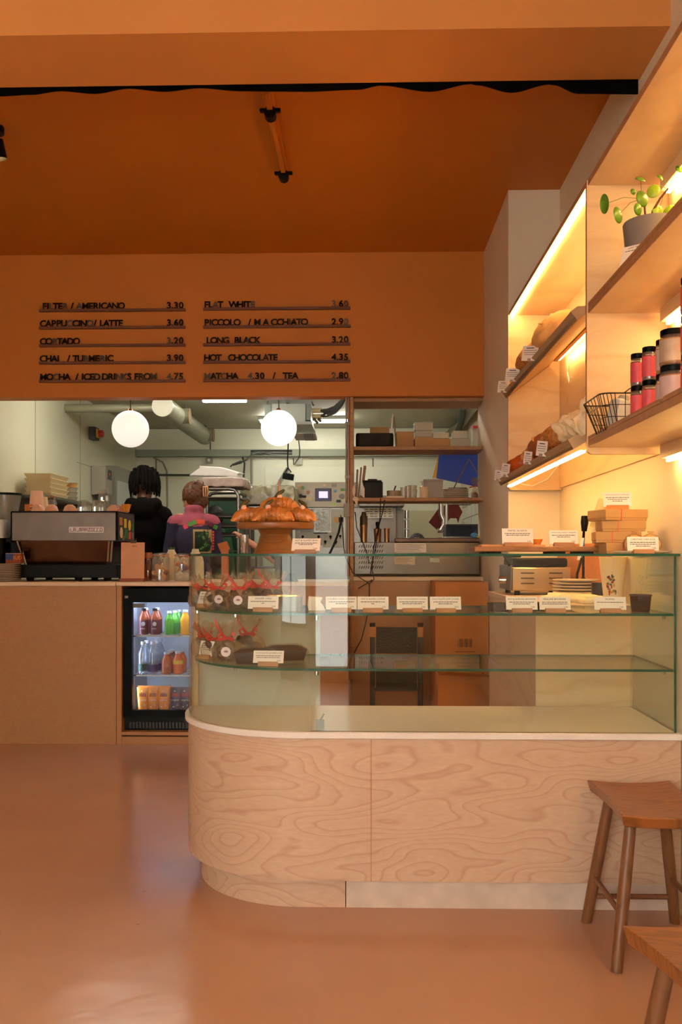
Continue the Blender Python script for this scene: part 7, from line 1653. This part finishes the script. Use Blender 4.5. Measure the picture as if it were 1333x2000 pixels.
HOODM = mat('black_fleece', (16, 12, 11), 0.95, vary=0.15, vscale=20, spec=0.1)
MANY = 7.25
rm, k, hp, hc, HR, P = person('person in a black hoodie with short dreadlocks, back turned, beside the espresso machine', (px(280, MANY), MANY, 0), R(6), 1.88, DSKIN, HOODM, JEAN, SHOE, [((-0.215, 0.05, 1.13), (-0.18, 0.26, 1.02)), ((0.215, 0.05, 1.13), (0.18, 0.26, 1.02))], lean=4, nod=8, wide=0.84, hood=True, top_name='hoodie')
b = MB(); q = random.Random(21); b.ball(hp(0, -0.012, 0.03), (0.082 * k, 0.096 * k, 0.098 * k), 18)
for i in range(120):
    a = q.uniform(0, 2 * math.pi); fr_ = 0.5 * (1 - math.sin(a)) ; el = R(q.uniform(5, 80))
    d = Vector((math.cos(a) * math.cos(el), math.sin(a) * math.cos(el), math.sin(el)))
    if d.y > 0.55 and el < R(55): continue
    p0 = hp(d.x * 0.080, -0.012 + d.y * 0.092, 0.03 + d.z * 0.094)
    L = 0.06 + 0.075 * q.random() + 0.08 * d.z; out = Vector((d.x, d.y, 0)).normalized() if abs(d.x) + abs(d.y) > 0.01 else Vector((1, 0, 0))
    w1 = q.uniform(0.006, 0.026); p1 = p0 + (out * w1 + Vector((0, 0, 0.010))) * k; p2 = p1 + (out * (0.008 + 0.022 * max(0, d.z)) + Vector((q.uniform(-0.008, 0.008), 0, -0.6 * L))) * k; p3 = p2 + (out * -0.004 + Vector((q.uniform(-0.01, 0.01), 0, -0.45 * L))) * k
    b.tube([p0, p1, p2, p3], [0.0085 * k, 0.009 * k, 0.0085 * k, 0.006 * k], 6)
b.build('dreadlocks', mat('black_dreadlocks', (15, 10, 8), 0.85, vary=0.4, vscale=60, spec=0.12), rm)
WY = 7.05
PINKF = mat('pink_fleece', (160, 78, 96), 0.95, vary=0.08, vscale=24); NAVYF = mat('navy_fleece', (48, 44, 72), 0.95, vary=0.1, vscale=24)
rw, k, hp, hc, HR, P = person('person in a pink and navy fleece with red-brown hair in a claw clip, back turned', (px(380, WY), WY, 0), R(14), 1.79, LSKIN, PINKF, JEAN, SHOE, [((-0.23, 0.06, 1.12), (-0.16, 0.26, 1.06)), ((0.23, 0.06, 1.12), (0.17, 0.26, 1.06))], lean=6, head_turn=36, nod=14, wide=0.80, head_drop=0.045, collar=True, top_name='fleece',
    topfn=lambda c, k: 0 if c.z > (1.385 - 0.015 * math.cos(c.x * 14)) * k else 1, topmats=[PINKF, NAVYF])
def updo(b):
    b.ball(hp(0.0, -0.075, 0.055), (0.052 * k, 0.05 * k, 0.06 * k), 14); b.ball(hp(0.01, -0.06, 0.10), (0.05 * k, 0.04 * k, 0.03 * k), 12)
    q = random.Random(17)
    for i in range(46):
        a = R(q.uniform(-120, 120)); p = hp(0.05 * math.sin(a), -0.07 + q.uniform(-0.03, 0.02), 0.06 + 0.035 * math.cos(a)); e = q.uniform(0.5, 1.3)
        b.tube([p, p + HR.to_3x3() @ Vector((0.026 * math.sin(a) * e, q.uniform(-0.02, 0.0), 0.030 * math.cos(a) * e)) * k], [0.011 * k, 0.004 * k], 6)
AUB = mat('auburn_hair', (88, 48, 24), 0.5, vary=0.6, vscale=70)
b = MB(); b.ball(hp(0, -0.022, 0.028), (0.098 * k, 0.102 * k, 0.106 * k), 20); b.ball(hp(0, -0.055, -0.03), (0.074 * k, 0.052 * k, 0.075 * k), 16); updo(b)
put('hair', baked(b.mesh('hair', AUB), 0.006, 2, disp=(0.018, 0.006)), rw)
b = MB(); cc = hp(0.012, -0.132, 0.02)
for s in (-1, 0, 1): b.tube([cc + Vector((0.016 * s, -0.005, 0.035)), cc + Vector((0.018 * s, -0.012, 0.0)), cc + Vector((0.014 * s, -0.004, -0.038))], 0.005, 8)
b.tube([cc + Vector((-0.02, -0.004, 0.036)), cc + Vector((0.02, -0.004, 0.036))], 0.006, 8).build('claw_clip', mat('tortoise_clip', (206, 150, 110), 0.3), rw)
# embroidered back panel: a coloured square with an arc of bright blocks (pressed onto the fleece)
from mathutils.bvhtree import BVHTree
fl_o = [c for c in rw.children if c.name.startswith('fleece')][0]
bmf = bmesh.new(); bmf.from_mesh(fl_o.data); tree = BVHTree.FromBMesh(bmf)
def press(pts):
    out = []
    for x, z in pts:
        h = tree.ray_cast(Vector((x, -1.0, z)), Vector((0, 1, 0)))[0]; out.append(Vector((x, (h.y if h else -0.12), z)))
    return out
def patch(mb, x0, x1, z0, z1, m, rot=0.0, n=5, off=0.004):
    cx, cz = (x0 + x1) / 2, (z0 + z1) / 2
    rows = []
    for j in range(n + 1):
        row = []
        for i in range(n + 1):
            x = x0 + (x1 - x0) * i / n - cx; z = z0 + (z1 - z0) * j / n - cz
            row.append((cx + x * math.cos(rot) - z * math.sin(rot), cz + x * math.sin(rot) + z * math.cos(rot)))
        rows.append([p + Vector((0, -off, 0)) for p in press(row)])
    mb.m = m
    for j in range(n):
        for i in range(n): mb.quad(rows[j][i], rows[j][i + 1], rows[j + 1][i + 1], rows[j + 1][i], m)
pm = MB(); pcx, pcz = 0.055 * k, 1.265 * k
patch(pm, pcx - 0.072, pcx + 0.075, pcz - 0.095, pcz + 0.085, 0, 0, 6, 0.003); patch(pm, pcx - 0.060, pcx + 0.062, pcz - 0.085, pcz + 0.068, 1, 0, 6, 0.005)
q = random.Random(6)
for i in range(16): a_, b__ = q.uniform(-0.045, 0.04), q.uniform(-0.07, 0.05); patch(pm, pcx + a_, pcx + a_ + 0.02, pcz + b__, pcz + b__ + 0.014, (2, 3, 3, 4)[i % 4], q.uniform(-0.6, 0.6), 1, 0.0065)
for i in range(7): patch(pm, pcx + 0.078, pcx + 0.094, pcz + 0.06 - i * 0.022, pcz + 0.076 - i * 0.022, 5, 0, 1, 0.004)
for i in range(8):
    t = -1 + 2 * i / 7; patch(pm, pcx - 0.012 + t * 0.115 - 0.016, pcx - 0.012 + t * 0.115 + 0.016, pcz + 0.105 + 0.04 * (1 - t * t) - 0.016, pcz + 0.105 + 0.04 * (1 - t * t) + 0.016, (6, 3, 3, 5, 5, 7, 7, 3)[i], -t * 0.45, 2, 0.004)
pm.build('back_print', [mat('print_sand', (176, 150, 100), 0.8), mat('print_dark_green', (24, 44, 30), 0.8), mat('print_leaf', (40, 96, 50), 0.8), mat('print_bright_green', (80, 140, 60), 0.8), mat('print_black', (18, 18, 20), 0.8), mat('print_coral', (220, 80, 56), 0.8), mat('print_pink', (206, 60, 90), 0.8), mat('print_plum', (110, 50, 70), 0.8)], fl_o, smooth=0)
bmf.free()
BLKT = mat('black_tshirt', (26, 24, 26), 0.9); GREENT = mat('green_apron', (10, 72, 40), 0.85); DHAIR = mat('dark_hair', (30, 22, 20), 0.6, vary=0.4, vscale=60); GHAIR = mat('greying_dark_hair', (52, 50, 52), 0.5, vary=0.4, vscale=60)
def plain_hair(r, k, hp, m):
    b = MB(); b.ball(hp(0, -0.02, 0.03), (0.084 * k, 0.092 * k, 0.092 * k), 18); b.ball(hp(0, -0.05, -0.02), (0.07 * k, 0.05 * k, 0.06 * k), 14)
    put('hair', baked(b.mesh('hair', m), 0.007, 2, disp=(0.02, 0.006)), r)
r3, k, hp, hc, HR, P = person('person in a black t-shirt reaching left at the table, mostly behind the cake stand', (px(574, 7.55), 7.55, 0), R(84), 1.60, MSKIN, BLKT, JEAN, SHOE, [((-0.20, 0.05, 1.26), (-0.10, 0.30, 1.53)), ((0.20, 0.05, 1.26), (0.12, 0.30, 1.50))], lean=14, nod=18, wide=0.85, short_sleeve=True, top_name='tshirt'); plain_hair(r3, k, hp, DHAIR)
r4, k, hp, hc, HR, P = person('person with dark hair and a green apron, glimpsed through the bakery rack', (px(438, 8.75), 8.75, 0), R(70), 1.66, MSKIN, GREENT, JEAN, SHOE, [((-0.20, 0.08, 1.12), (-0.14, 0.28, 1.05)), ((0.20, 0.08, 1.12), (0.14, 0.28, 1.05))], lean=8, nod=10, wide=0.9, top_name='apron_top'); plain_hair(r4, k, hp, DHAIR)
r5, k, hp, hc, HR, P = person('person stooping behind the steel unit, only the top of a greying head showing', (px(815, 8.15) + 0.1, 8.72, 0), R(168), 1.58, MSKIN, BLKT, JEAN, SHOE, [((-0.2, 0.2, 1.15), (-0.14, 0.4, 1.05)), ((0.2, 0.2, 1.15), (0.14, 0.4, 1.05))], lean=46, nod=10, wide=0.9, top_name='tshirt'); plain_hair(r5, k, hp, GHAIR)
